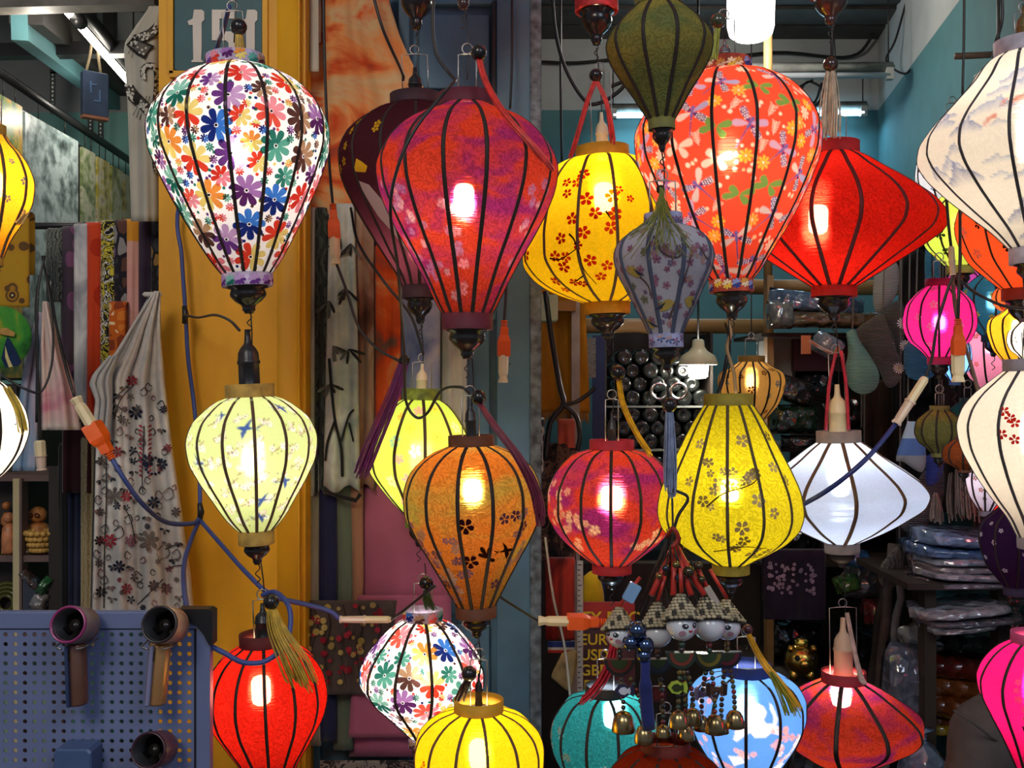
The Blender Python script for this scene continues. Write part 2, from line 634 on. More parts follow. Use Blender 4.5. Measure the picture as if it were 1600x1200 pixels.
dpart('stile', 776, 838, -260, 1500, 2.775, 2.82)
dpart('stile', 622, 640, -260, 1500, 2.785, 2.82)
dpart('stile', 478, 500, -260, 1500, 2.785, 2.82)
for ya, yb in ((-14, 6), (150, 176), (470, 500), (930, 960)):
    dpart('rail', 640, 776, ya, yb, 2.785, 2.82)
for ya, yb in ((-240, -30), (22, 138), (190, 455), (515, 915), (975, 1420)):
    dpart('door_panel', 654, 765, ya, yb, 2.797, 2.82)
dpart('meeting_strip', 838 - 10, 846, -260, 1500, 2.768, 2.80, pm('worn_paint', H('6a7780'), rough=.6, var=.5, scale=40))
dpart('bead', 768, 776, 0, 150, 2.78, 2.80, pm('rail_dark', (.02, .025, .03), rough=.5))

# ================================================================ lanterns
def petal(ang, r0, r1, w, k=7):
    """teardrop outline pointing along ang, from r0 to r1, half width w"""
    c, s = math.cos(ang), math.sin(ang)
    pts = []
    for i in range(k):
        a = PI * i / (k - 1)
        t = .5 - .5 * math.cos(a)
        pts.append((r0 + (r1 - r0) * t, w * math.sin(a) ** .8 * (.45 + .75 * t)))
    pts = pts + [(a, -b) for a, b in pts[-2:0:-1]]
    return [(x * c - y * s, x * s + y * c) for x, y in pts]


def disc(r, k=8, cx=0, cy=0, ry=None):
    return [(cx + r * math.cos(2 * PI * i / k), cy + (ry or r) * math.sin(2 * PI * i / k)) for i in range(k)]


def stamp(mb, g, pts, mat, off=.0009):
    """lay a flat outline on a surface; large outlines are subdivided so that they follow it"""
    if isinstance(mb, Paint):
        return mb.stamp(g, pts, mat)
    n = len(pts)
    mx = sum(p[0] for p in pts) / n
    my = sum(p[1] for p in pts) / n
    size = max(math.hypot(x - mx, y - my) for x, y in pts)
    if size < 1 or size > 9:
        st = 6 if size > 1 else .02
        q = []
        for i in range(n):
            a, b = pts[i], pts[(i + 1) % n]
            k = max(1, int(math.hypot(b[0] - a[0], b[1] - a[1]) / st))
            q += [(a[0] + (b[0] - a[0]) * t / k, a[1] + (b[1] - a[1]) * t / k) for t in range(k)]
        pts, n = q, len(q)
    rings = 1 if size <= 9 else min(5, 1 + int(size / 9))
    vs = [g(mx, my, off)]
    for r in range(1, rings + 1):
        vs += [g(mx + (x - mx) * r / rings, my + (y - my) * r / rings, off) for x, y in pts]
    fs = [(0, i + 1, (i + 1) % n + 1) for i in range(n)]
    for r in range(rings - 1):
        o = 1 + r * n
        fs += [(o + i, o + n + i, o + n + (i + 1) % n, o + (i + 1) % n) for i in range(n)]
    mb.add(vs, fs, mat)


def blossom(mb, g, r, mat, n=5, rot=0, mid=None, w=.30, off=.0009, skip=0):
    for i in range(n):
        if skip and random.random() < skip:
            continue
        stamp(mb, g, petal(rot + 2 * PI * i / n, r * .16, r, r * w), mat, off)
    if mid:
        stamp(mb, g, disc(r * .2, 6), mid, off + .0004)


class Lantern:
    pass


class Spot:
    """a place on a shade: maps small offsets (u right, v down, in pixels) to the surface"""
    def __init__(s, surf, th, y, h0, sl, cs, du=0, dv=0):
        s.surf, s.th, s.y, s.h0, s.sl, s.cs, s.du, s.dv = surf, th, y, h0, sl, cs, du, dv

    def __call__(s, u, v, off):
        u += s.du; v += s.dv
        return s.surf(s.th + u / max(s.h0 + s.sl * v * s.cs, 6), s.y + v * s.cs, off)

    def shift(s, du, dv):
        return Spot(s.surf, s.th, s.y, s.h0, s.sl, s.cs, s.du + du, s.dv + dv)


class Paint:
    """motifs dyed into the cloth: a colour and cover per vertex of the shade"""
    def __init__(s, base, thg, yg):
        s.th, s.y = thg, yg
        s.c = np.zeros((len(yg), len(thg), 4))
        s.c[:, :, :3] = base
        s.ys = (yg[-1] - yg[0]) / (len(yg) - 1)

    def window(s, g, u0, u1, v0, v1):
        ra = (min(u0, u1) + g.du) / (g.h0 * .6), (max(u0, u1) + g.du) / (g.h0 * .6)
        n = len(s.th)
        st = 2 * PI / n
        c0 = (g.th - s.th[0]) / st
        ja, jb = int(math.floor(c0 + min(ra[0], ra[0] * .5) / st)) - 2, int(math.ceil(c0 + max(ra[1], ra[1] * .5) / st)) + 2
        if jb - ja >= n:
            jb = ja + n - 1
        ia = max(0, int((g.y + (v0 + g.dv) * g.cs - s.y[0]) / s.ys) - 1)
        ib = min(len(s.y) - 1, int((g.y + (v1 + g.dv) * g.cs - s.y[0]) / s.ys) + 2)
        if ib <= ia:
            return None
        J = np.arange(ja, jb + 1)
        I = np.arange(ia, ib + 1)
        V = (s.y[I] - g.y) / g.cs - g.dv
        T = s.th[0] + J * st - g.th
        U = T[None, :] * np.maximum(g.h0 + g.sl * (V[:, None] + g.dv) * g.cs, 6) - g.du
        return I, J % n, U, np.repeat(V[:, None], len(J), 1)

    def blend(s, I, J, al, c):
        q = s.c[np.ix_(I, J)]
        al = al[:, :, None]
        q[:, :, :3] = np.where(q[:, :, 3:4] > .02, q[:, :, :3] * (1 - al) + np.array(c) * al, np.array(c))
        q[:, :, 3:4] = 1 - (1 - q[:, :, 3:4]) * (1 - al)
        s.c[np.ix_(I, J)] = q

    def stamp(s, g, pts, mat, cover=.94):
        c, a = INKC[mat.name]
        w = s.window(g, min(p[0] for p in pts), max(p[0] for p in pts), min(p[1] for p in pts), max(p[1] for p in pts))
        if w is None:
            return
        I, J, U, V = w
        n = len(pts)
        du, dv = (U[0, 1] - U[0, 0]) * .27, s.ys / g.cs * .27
        tot = np.zeros(U.shape)
        for ou, ov in ((-du, -dv), (du, -dv), (-du, dv), (du, dv)):
            Uo, Vo = U + ou, V + ov
            ins = np.zeros(U.shape, bool)
            for i in range(n):
                (x1, y1), (x2, y2) = pts[i], pts[(i + 1) % n]
                if abs(y2 - y1) > 1e-9:
                    ins ^= ((y1 > Vo) != (y2 > Vo)) & (Uo < (x2 - x1) * (Vo - y1) / (y2 - y1) + x1)
            tot += ins
        s.blend(I, J, tot * .25 * cover, c)

    def mountain(s, g, w_, h, hexc, seed, fade=1.1, cover=.9):
        w = s.window(g, -w_ * .55, w_ * .55, -h * 1.1, h * .5)
        if w is None:
            return
        I, J, U, V = w
        rr = random.Random(seed)
        p = [rr.uniform(0, 6) for _ in range(5)]
        pk = rr.uniform(-.18, .18)
        x = U / w_ * 2 - pk
        rg = h * np.clip(1 - np.abs(x) ** 1.15, 0, 1) * (.78 + .16 * np.sin(x * 7 + p[0]) + .10 * np.sin(x * 15 + p[1]) + .06 * np.sin(x * 31 + p[2]))
        t = (V + rg) / (rg + h * .45)
        tex = .82 + .18 * np.sin(U * .55 + V * .3 + p[3]) * np.sin(V * .5 + p[4])
        al = np.where((t >= 0) & (t <= 1) & (np.abs(x) < 1.1), np.clip(1 - t, 0, 1) ** fade, 0) * cover * tex
        s.blend(I, J, np.clip(al, 0, 1), H(hexc))


def finial_mesh(w, h, z, mat=BLACKW):
    p = [(0, z + .002), (.80 * w, z + .002), (.82 * w, z - .05 * h), (.66 * w, z - .10 * h), (.72 * w, z - .26 * h), (.70 * w, z - .36 * h), (.52 * w, z - .55 * h), (.30 * w, z - .68 * h), (.24 * w, z - .80 * h), (.27 * w, z - .86 * h), (.20 * w, z - .93 * h), (.17 * w, z - h), (0, z - h)]
    return MB().lathe(p, 18)


def socket_mesh(h, w, z, lean=0):
    p = [(.9 * w, z - .02), (w * 1.06, z), (w * .96, z + .04 * h), (w * .94, z + .40 * h), (w * 1.04, z + .42 * h), (w * 1.04, z + .46 * h), (w * .96, z + .48 * h), (w * .92, z + .60 * h), (w * .70, z + .68 * h), (w * .38, z + .75 * h), (w * .30, z + .82 * h), (w * .24, z + h), (0, z + h)]
    return MB().lathe(p, 14)


def lantern(label, xb, D, prof, top, bot, fab, rim, xt=None, rib=RIBD, n=14, ph=.5, bulb=None, bx=0, fin=40, wire=(17, 42), sock=None, group='silk lanterns hung over the shop front', sag=.85, ribw=5.0, deco=None, hook=True, finm=BLACKW, nz=40, name='hanging_silk_lantern', cat='lantern', bulbsize=(15, 44), paint=None):
    L = Lantern()
    s = D / F
    yb = bot[1]
    L.xb, L.xt, L.yb, L.s, L.D = xb, (xb if xt is None else xt), yb, s, D
    tilt = math.atan2(L.xt - xb, yb - top[0])
    root = thing(name, P(xb, yb, D), label, cat, group, (0, tilt, 0))
    L.root = root
    pr = [(top[1] - 1, top[2] * .97)] + [p for p in prof if top[1] < p[0] < bot[0]] + [(bot[0] + 1, bot[2] * .97)]
    hw = pchip([p[0] for p in pr], [p[1] for p in pr])
    L.hw = hw
    y0, y1 = pr[0][0], pr[-1][0]
    L.y0, L.y1 = y0, y1
    wf = 2 * PI / n

    def surf(th, y, off=0.0):
        f = ((th - ph * wf) / wf) % 1.0
        k = 1 + sag * (math.cos(PI / n) / math.cos((f - .5) * wf) - 1)
        R = hw(y) * s * k + off
        return Vector((R * math.sin(th), -R * math.cos(th), (yb - y) * s))
    L.surf = surf
    L.top, L.bot = top, bot
    # shade
    m = MB()
    cols = n * (paint[0] if paint else 4)
    nz = paint[1] if paint else nz
    vs = [surf(ph * wf + 2 * PI * j / cols, y0 + (y1 - y0) * i / nz) for i in range(nz + 1) for j in range(cols)]
    fs = [[i * cols + j, (i + 1) * cols + j, (i + 1) * cols + (j + 1) % cols, i * cols + (j + 1) % cols] for i in range(nz) for j in range(cols)]
    m.add(vs, fs)
    L.shade = m.build('silk_shade', fab, root, True)
    # ribs: one strip, turned round the axis
    m = MB()
    w2, t2 = ribw * s / 2, .0016
    vs = []
    k = 26
    for i in range(k + 1):
        y = y0 + (y1 - y0) * i / k
        p = surf(ph * wf, y)
        R = math.hypot(p.x, p.y)
        d0, d1 = R - .0010, R + .0010
        for rr, ww in ((d0, -w2), (d1, -w2 * .8), (d1, w2 * .8), (d0, w2)):
            vs.append((ww, -rr, p.z))
    fs = []
    for i in range(k):
        for j in range(3):
            fs.append([i * 4 + j, (i + 1) * 4 + j, (i + 1) * 4 + j + 1, i * 4 + j + 1])
        fs.append([i * 4 + 3, (i + 1) * 4 + 3, (i + 1) * 4, i * 4])
    m.add(vs, fs)
    rb = None
    for i in range(n):
        if rb is None:
            rb = o = m.build('rib', rib, root, True)
        else:
            o = rb.copy(); COL.objects.link(o); o.parent = root
        o.rotation_euler = (0, 0, (i + ph) * wf)
    # collars
    for nm, (ya, yc, h) in (('top_collar', top), ('bottom_collar', bot)):
        za, zc, R = (yb - ya) * s, (yb - yc) * s, h * s
        MB().lathe([(R, zc), (R, za), (R - .003, za), (R - .003, zc), (R, zc)], 32, closed=True).build(nm, rim, root, True)
    if fin:
        finial_mesh(bot[2] * s, fin * s, 0).build('turned_finial', finm, root, True)
        if hook:
            z = -fin * s
            MB().tube(spline([(0, 0, z + .004), (.004, 0, z - .008), (-.005, 0, z - .018), (.004, 0, z - .028), (-.003, 0, z - .036)], 4), .0012, 5).build('chain_hook', DWIRE, root, True)
    zt = (yb - top[0]) * s
    if wire:
        w, h = wire[0] * s, wire[1] * s
        q = MB().tube([(-w, 0, zt - .012), (-w, 0, zt + h * .5), (-w, 0, zt + h), (-w * .4, 0, zt + h + .002), (w * .4, 0, zt + h + .002), (w, 0, zt + h), (w, 0, zt + h * .5), (w, 0, zt - .012)], .0014, 5)
        q.tube([(-.010 * math.sin(a), 0, zt + h + .012 - .010 * math.cos(a)) for a in np.linspace(0, 2 * PI, 11)], .0014, 5, cap=False)
        # cross bar that the bail is fixed to inside the collar
        q.tube([(-top[2] * s * .96, 0, zt - .012), (top[2] * s * .96, 0, zt - .012)], .0012, 5)
        q.build('wire_hanger', WIRE, root, True)
    if sock:
        socket_mesh(sock[1] * s, sock[2] * s, zt - .008).build('lamp_socket', sock[0], root, True)
    if bulb:
        by, power, bc = bulb
        br, bl = bulbsize[0] * s, bulbsize[1] * s
        z = (yb - by) * s
        q = MB().lathe([(0, -bl / 2), (br * .55, -bl / 2 + .002), (br * .9, -bl * .38), (br, -bl * .2), (br, bl * .36), (br * .8, bl * .5), (br * .5, bl * .55), (0, bl * .56)], 16, (bx * s, 0, z))
        bo = q.build('light_bulb', glow('bulb_%.2f_%.2f_%.2f' % bc, bc, 13.0, 1), root, True)
        l = lamp('bulb_light', 'POINT', (bx * s, 0, z), power * .5, bc, br * 1.1)
        l.parent = root
        L.light = l

    def at(th, y):
        sl = (hw(y + 2) - hw(y - 2)) / 4.0
        return Spot(surf, th, y, hw(y), sl, 1 / math.sqrt(1 + sl * sl))
    L.at = at

    def th(x, y):
        cx = L.xb + (L.xt - L.xb) * (yb - y) / (yb - top[0])
        return math.asin(max(-.995, min(.995, (x - cx) / hw(y))))
    L.th = th
    L.px = lambda x, y: at(th(x, y), y)

    def stroke(mb, pts, w, mat, off=.0010, sub=4):
        if isinstance(mb, Paint):
            q = spline([(a, b, 0) for a, b in pts], 12)
            for i, p in enumerate(q):
                mb.stamp(L.px(p.x, p.y), disc(max(1.3, w * (1 - .5 * i / len(q)) / 2), 6), mat)
            return
        q = [(p[0], p[1]) for p in spline([(a, b, 0) for a, b in pts], sub)]
        vs = []
        for i, (x, y) in enumerate(q):
            a, b = q[max(i - 1, 0)], q[min(i + 1, len(q) - 1)]
            dx, dy = b[0] - a[0], b[1] - a[1]
            d = math.hypot(dx, dy) or 1
            ww = w * (1 - .6 * i / len(q)) / 2
            g = L.px(x, y)
            vs += [g(-dy / d * ww, dx / d * ww, off), g(dy / d * ww, -dx / d * ww, off)]
        mb.add(vs, [(2 * i, 2 * i + 2, 2 * i + 3, 2 * i + 1) for i in range(len(q) - 1)], mat)
    L.stroke = stroke
    if not (deco and paint):
        ca = L.shade.data.color_attributes.new('tint', 'FLOAT_COLOR', 'POINT')
        ca.data.foreach_set('color', [0.0] * (4 * len(L.shade.data.vertices)))
    if deco and paint:
        pb = Paint(FBASE[fab.name], np.array([ph * wf + 2 * PI * j / cols for j in range(cols)]), np.array([y0 + (y1 - y0) * i / nz for i in range(nz + 1)]))
        deco(L, pb)
        ca = L.shade.data.color_attributes.new('tint', 'FLOAT_COLOR', 'POINT')
        ca.data.foreach_set('color', pb.c.reshape(-1))
    elif deco:
        pb = MB()
        nm = deco(L, pb)
        tag(pb.build(nm or 'flower_print', None, root, True), kind='stuff')
    return L


def scatter(L, r, tries=4000, jitter=1.0, seen=None, ymin=None, ymax=None, gap=1.0):
    """evenly spread spots over the whole shade: (angle, y)"""
    out = seen if seen is not None else []
    new = []
    for _ in range(tries):
        y = random.uniform((ymin or L.y0) + 2, (ymax or L.y1) - 2)
        if random.random() > L.hw(y) / 140:
            continue
        th = random.uniform(-PI, PI)
        h = L.hw(y)
        ok = True
        for (t2, y2, r2) in out:
            d = abs((th - t2 + PI) % (2 * PI) - PI)
            if abs(y - y2) < (r + r2) * gap and (d * h) ** 2 + (y - y2) ** 2 < ((r + r2) * gap) ** 2:
                ok = False
                break
        if ok:
            out.append((th, y, r)); new.append((th, y))
    return new


DAISY = [('d23a2c', 'ef8f9d'), ('2f7d6e', '5fae9c'), ('5b2a66', 'a878b8'), ('f0d878', 'ee9a44'), ('e0442e', 'f2dc86'), ('1d2f7a', '3f7fd6'), ('5a3a34', 'b89474'), ('1f6a5c', '88c4b4'), ('e65a4a', 'f29aa8'), ('6a3a86', 'c9a2d0')]


def deco_daisy(big):
    def f(L, pb):
        seen = []
        for r, tr in ((big, 3000), (big * .66, 2500), (big * .27, 2500), (big * .09, 1500)):
            for th, y in scatter(L, r, tr, seen=seen, gap=.80):
                g = L.at(th, y)
                a, b = random.choice(DAISY)
                if r < big * .2:
                    stamp(pb, g, disc(r * 1.2, 6), ink(a, .2))
                    continue
                n = 8
                ro = random.uniform(0, PI)
                for i in range(n):
                    stamp(pb, g, petal(ro + 2 * PI * i / n, r * .10, r * 1.0, r * .245), ink(a if (i // 4) % 2 == 0 else b, .3), .0009)
                stamp(pb, g, disc(r * .09, 6), ink('201418', .8), .0014)
        return 'daisy_print'
    return f


def deco_blossoms(spots, cols, r, branches=(), bcol='2a160c', a=.55, mid=None, wild=0, back=True):
    """painted sprays: spots = (x, y, scale); branches = stroke point lists"""
    def f(L, pb):
        for b in branches:
            L.stroke(pb, b, 3.0, ink(bcol, .85))
        for i, (x, y, k) in enumerate(spots):
            g = L.px(x, y)
            blossom(pb, g, r * k, ink(cols[i % len(cols)], a), 5, random.uniform(0, PI), ink(mid, .6) if mid else None, .36)
        for _ in range(wild):
            y = random.uniform(L.y0 + (L.y1 - L.y0) * .25, L.y1 - (L.y1 - L.y0) * .1)
            t = random.uniform(.5, 2 * PI - .5) if back else random.uniform(-PI, PI)
            for q in range(3):
                g = L.at(t + random.uniform(-.12, .12), min(L.y1 - 6, max(L.y0 + 6, y + random.uniform(-14, 14))))
                blossom(pb, g, r * random.uniform(.6, 1), ink(random.choice(cols), a), 5, random.uniform(0, PI), ink(mid, .6) if mid else None, .36)
        return 'blossom_print'
    return f


def spray(x0, y0, x1, y1, n, spread, seed=1):
    """blossom spots strewn along a line"""
    rr = random.Random(seed)
    return [(x0 + (x1 - x0) * (i + .5) / n + rr.uniform(-spread, spread), y0 + (y1 - y0) * (i + .5) / n + rr.uniform(-spread, spread), rr.uniform(.65, 1.15)) for i in range(n)]


def bird(pb, g, k, mat, flip=1):
    """swallow: body, two wings, forked tail"""
    for sh in ([(-14, 2), (0, -3), (10, -2), (14, 0), (9, 3), (0, 4)], [(2, -2), (-2, -8), (-12, -17), (-6, -6), (-4, 0)], [(4, 2), (8, 8), (6, 18), (0, 8), (-2, 3)], [(-13, 1), (-24, -3), (-16, 3)], [(-13, 2), (-22, 8), (-13, 4)]):
        stamp(pb, g, [(x * k * flip, y * k) for x, y in sh], mat, .0011)


def dragonfly(pb, g, k, rot, cols):
    c, s = math.cos(rot), math.sin(rot)
    R = lambda pts: [((x * c - y * s) * k, (x * s + y * c) * k) for x, y in pts]
    stamp(pb, g, R([(-1.2, 0), (1.2, 0), (.8, 36), (-.8, 36)]), ink('4a4a8c', .5), .0012)
    for a, r, col, ck in ((-.6, 27, cols[0], 0), (.42, 25, cols[1], 1), (PI + .6, 27, cols[2], 1), (PI - .42, 25, cols[3], 0)):
        stamp(pb, g, R(petal(a, 2, r, 5.6)), ink(col, .35), .0009)
        if ck:
            for i in range(5):
                for q in (-1, 0, 1):
                    d, e = 9 + i * 3.6, q * 3.4 + (1.6 if i % 2 else 0)
                    if abs(e) < 4.6:
                        stamp(pb, g, R(disc(1.35, 5, d * math.cos(a) - e * math.sin(a), d * math.sin(a) + e * math.cos(a))), ink('f6f0e4', .7), .0014)
    stamp(pb, g, R([(-2, -5), (2, -5), (2, 7), (-2, 7)]), ink('5f66a8', .5), .0012)
    stamp(pb, g, R(disc(3.2, 7, 0, -7)), ink('5f66a8', .5), .0012)


def fern(pb, g, k, rot, mat):
    c, s = math.cos(rot), math.sin(rot)
    R = lambda pts: [((x * c - y * s) * k, (x * s + y * c) * k) for x, y in pts]
    stamp(pb, g, R([(-.6, -9), (.6, -9), (.6, 9), (-.6, 9)]), mat)
    for i in range(5):
        y = -7 + i * 3.2
        for sd in (-1, 1):
            stamp(pb, g, R([(0, y), (sd * (6 - i * .6), y - 3.4), (sd * (6.4 - i * .6), y - 2.2), (0, y + 1.3)]), mat)


def deco_dragonfly(L, pb):
    seen = []
    for th, y in scatter(L, 27, 2500, seen=seen, gap=.80):
        g = L.at(th, y)
        k = random.random()
        if k < .66:
            dragonfly(pb, g, 1.05, random.uniform(-1.2, 1.2), random.choice([('8f9fd4', '2c3270', '2c3270', '8f9fd4'), ('d8ccbc', '2c3270', '34408a', 'c8c0b8'), ('b8a4c4', '5a3a7c', '5a3a7c', 'c4a8c0'), ('9aa4c8', '2c3270', '2c3270', 'd8ccbc')]))
        elif k < .84:
            for a, r in ((-.2, 25), (1.0, 20), (PI - .3, 25), (PI + .8, 20)):
                stamp(pb, g, petal(a, 1, r, 6.5), ink('e4d2b8', .4))
        else:
            for a, r in ((-.2, 24), (.9, 20), (PI - .1, 26), (PI + .7, 20)):
                stamp(pb, g, petal(a, 1, r, 6), ink('5f9a48', .4))
    for th, y in scatter(L, 10.5, 4500, seen=seen, gap=.84):
        g = L.at(th, y)
        k = random.random()
        if k < .45:
            fern(pb, g, 1.1, random.uniform(-1, 1), ink('f4d8c0', .6))
        else:
            blossom(pb, g, 11, ink(random.choice(['f4c43c', 'f4e0c0', 'f2b84a', 'f4c43c']), .5), 8, 0, ink('f6ead0', .6), .22)
    for th, y in scatter(L, 3.8, 4000, seen=seen, gap=.9):
        stamp(pb, L.at(th, y), disc(random.uniform(2.4, 4.2), 7), ink(random.choice(['f6e2c4', 'f4c890', 'f4d8b0']), .55))
    return 'dragonfly_print'


def deco_swallow(L, pb):
    seen = []
    for th, y in scatter(L, 12, 2200, seen=seen, gap=.98):
        g = L.at(th, y)
        stamp(pb, g, [(-12, 5), (-2, 1), (9, -8), (10, -6.5), (-1, 3), (-11, 7)], ink('a88a6c', .4), .0007)
        for q in range(4):
            blossom(pb, g.shift(random.uniform(-10, 10), random.uniform(-8, 8)), random.uniform(3.6, 5.6), ink(random.choice(['ffffff', 'f4e4e0', 'eceaf4', 'f6f4ee']), .75), 5, random.random(), ink('a0453c', .8), .40)
        for q in range(4):
            stamp(pb, g, disc(1.5, 5, random.uniform(-12, 12), random.uniform(-10, 10)), ink('7a3034', .7), .0015)
    B = ink('24489c', .5)
    for (x, y, k, f) in ((408, 665, 1.05, -1), (448, 638, .8, 1), (332, 715, .95, 1), (458, 748, .9, 1), (425, 775, .85, -1), (366, 645, .6, 1), (418, 802, .75, 1)):
        bird(pb, L.px(x, y), k, B, f)
    for i in range(6):
        bird(pb, L.at(random.uniform(1.6, 4.7), random.uniform(650, 780)), .8, B, random.choice((1, -1)))
    return 'swallow_blossom_print'


def deco_bits(cols, r=8, mid=None, a=.5, n=5, gap=1.3, tries=1200, w=.34, clus=1):
    """all-over scatter of small blossoms"""
    def f(L, pb):
        for th, y in scatter(L, r, tries, seen=[], gap=gap):
            for q in range(clus):
                g0 = L.at(th, y)
                dx, dy = (random.uniform(-r, r), random.uniform(-r, r)) if clus > 1 else (0, 0)
                blossom(pb, g0.shift(dx, dy), r * random.uniform(.7, 1), ink(random.choice(cols), a), n, random.uniform(0, PI), ink(mid, .6) if mid else None, w)
        return 'blossom_print'
    return f


def deco_landscape(L, pb):
    """ink mountains, plum branches and small birds on white"""
    rr = random.Random(5)
    for i, (x, y, w, h, c) in enumerate(((1570, 142, 90, 40, '6b7bb0'), (1545, 162, 90, 30, '8492ba'), (1500, 190, 64, 30, '8c99bd'), (1590, 168, 70, 20, '6f80b0'), (1470, 216, 50, 22, '5f6fa4'), (1500, 218, 24, 10, '9aa3b8'), (1548, 217, 30, 12, '98a2b8'), (1508, 268, 44, 12, '9aa4b8'), (1520, 288, 30, 8, 'a4acbd'), (1482, 282, 60, 34, '4a5f98'), (1505, 310, 50, 30, '51669c'), (1590, 255, 90, 60, '5a6fa6'), (1555, 292, 70, 14, '7a8ab0'), (1575, 345, 50, 40, '46598e'), (1596, 372, 40, 20, '55689a'), (1462, 244, 26, 16, '7c8bb2'))):
        if abs(x - L.xb) < L.hw(y) * .99:
            pb.mountain(L.px(x, y), w, h, c, i)
    for i in range(26):
        y = rr.uniform(120, 350)
        pb.mountain(L.at(rr.uniform(.6, 5.2), y), rr.uniform(30, 90), rr.uniform(14, 44), rr.choice(['6b7bb0', '8492ba', '51669c']), i + 40)
    for br in ([(1508, 192), (1530, 182), (1555, 170), (1580, 158)], [(1545, 270), (1568, 262), (1590, 250), (1599, 255)], [(1530, 282), (1560, 270), (1580, 278)], [(1555, 236), (1566, 244), (1580, 254)], [(1570, 188), (1585, 192), (1599, 198)]):
        L.stroke(pb, br, 2.2, ink('2b2626', .85), .0016)
    for x, y in [(1518, 185), (1530, 181), (1538, 184), (1546, 176), (1556, 170), (1566, 164), (1526, 188), (1568, 256), (1590, 250), (1580, 262), (1560, 236), (1598, 268), (1500, 206), (1492, 212)]:
        g = L.px(x, y)
        for q in range(3):
            blossom(pb, g.shift(rr.uniform(-6, 6), rr.uniform(-5, 5)), 4.2, ink('d88a74', .75), 5, rr.random(), None, .46, .0018)
    for x, y in ((1535, 196), (1528, 200), (1574, 200)):
        bird(pb, L.px(x, y), .3, ink('1c1c22', .9), 1)
    return 'landscape_print'


def deco_crane(L, pb):
    Wh = ink('efe6da', .8)
    g0 = L.px(1166, 1120)
    A_ = lambda pts: [(x - 1166, (y - 1120) * 1.0) for x, y in pts]
    stamp(pb, g0, A_([(1150, 1080), (1162, 1074), (1174, 1078), (1178, 1086), (1172, 1096), (1176, 1102), (1186, 1102), (1188, 1092), (1184, 1082), (1186, 1074), (1190, 1078), (1194, 1096), (1188, 1112), (1174, 1122), (1158, 1122), (1148, 1110), (1144, 1094)]), Wh)
    for k in range(4):
        stamp(pb, g0, A_([(1146, 1108), (1128 - k, 1112 + k * 5), (1130, 1116 + k * 5), (1150, 1114)]), Wh)
    for k in range(5):
        stamp(pb, g0, A_([(1118, 1172), (1112 + k * 6, 1158 - k), (1132 + k * 3, 1162 + k), (1120, 1176)]), Wh)
    stamp(pb, g0, A_([(1194, 1190), (1205, 1178), (1224, 1172), (1240, 1176), (1236, 1186), (1212, 1200), (1192, 1204)]), Wh)
    stamp(pb, g0, A_([(1240, 1125), (1248, 1132), (1244, 1150), (1236, 1170), (1232, 1160), (1238, 1142)]), Wh)
    stamp(pb, g0, A_([(1164, 1186), (1170, 1184), (1174, 1200), (1168, 1204)]), Wh)
    rr = random.Random(3)
    for br in ([(1192, 1112), (1206, 1118), (1218, 1126), (1232, 1132)], [(1218, 1126), (1226, 1140), (1222, 1158), (1230, 1165)], [(1196, 1130), (1200, 1150), (1208, 1170)], [(1085, 1060), (1092, 1085), (1086, 1105)], [(1116, 1178), (1134, 1186), (1148, 1192)], [(1140, 1146), (1150, 1150)], [(1090, 1140), (1100, 1170)]):
        L.stroke(pb, br, 2.4, ink('8a7a80', .8))
        for x, y in br + [((br[0][0] + br[1][0]) / 2, (br[0][1] + br[1][1]) / 2)]:
            for q in range(2):
                g = L.px(x + rr.uniform(-9, 9), y + rr.uniform(-7, 7))
                blossom(pb, g, rr.uniform(4.5, 6), ink(rr.choice(['f0a89c', 'f7d8d0', 'ee9a90']), .8), 5, rr.random(), ink('c0463c', .8), .44, .0016)
    for th, y in scatter(L, 8, 300, seen=[], gap=2.2):
        if math.cos(th) < .2:
            blossom(pb, L.at(th, y), 6, ink('f2b4ac', .8), 5, 0, ink('c0463c', .8), .4)
    return 'crane_print'


def tassel(parent, pts, n, r0, r1, mat, sr=.0009, bead=None, name='tassel', loop=True, seed=0):
    """hanging tassel: knotted head, threads that follow a curve and spread"""
    rr = random.Random(seed + int(pts[0][0]))
    w = [P(*p) for p in pts]
    c = spline(w, 4)
    m = MB()
    k = len(c)
    for i in range(n):
        a = rr.uniform(0, 2 * PI)
        q = math.sqrt(rr.random())
        end = rr.uniform(.86, 1.0)
        ph = rr.uniform(0, 6)
        line = []
        for j in range(k):
            t = j / (k - 1) * end
            f = t * (k - 1)
            i0 = min(int(f), k - 2)
            p = c[i0].lerp(c[i0 + 1], f - i0)
            R = r0 + (r1 - r0) * min(1, t * 1.4) ** .8
            line.append(p + Vector((math.cos(a) * q * R + math.sin(ph + 5 * t) * .0015 * t, math.sin(a) * q * R * .6, math.sin(a * 2) * q * R * .3)))
        m.tube(line, sr, 4, cap=False)
    o = m.build(name, mat, parent)
    if bead:
        col, br = bead
        b = MB().ball(w[0] + Vector((0, 0, br * .6)), br, 14).build('tassel_bead', col, parent)
    tag(o, kind='stuff')
    return o


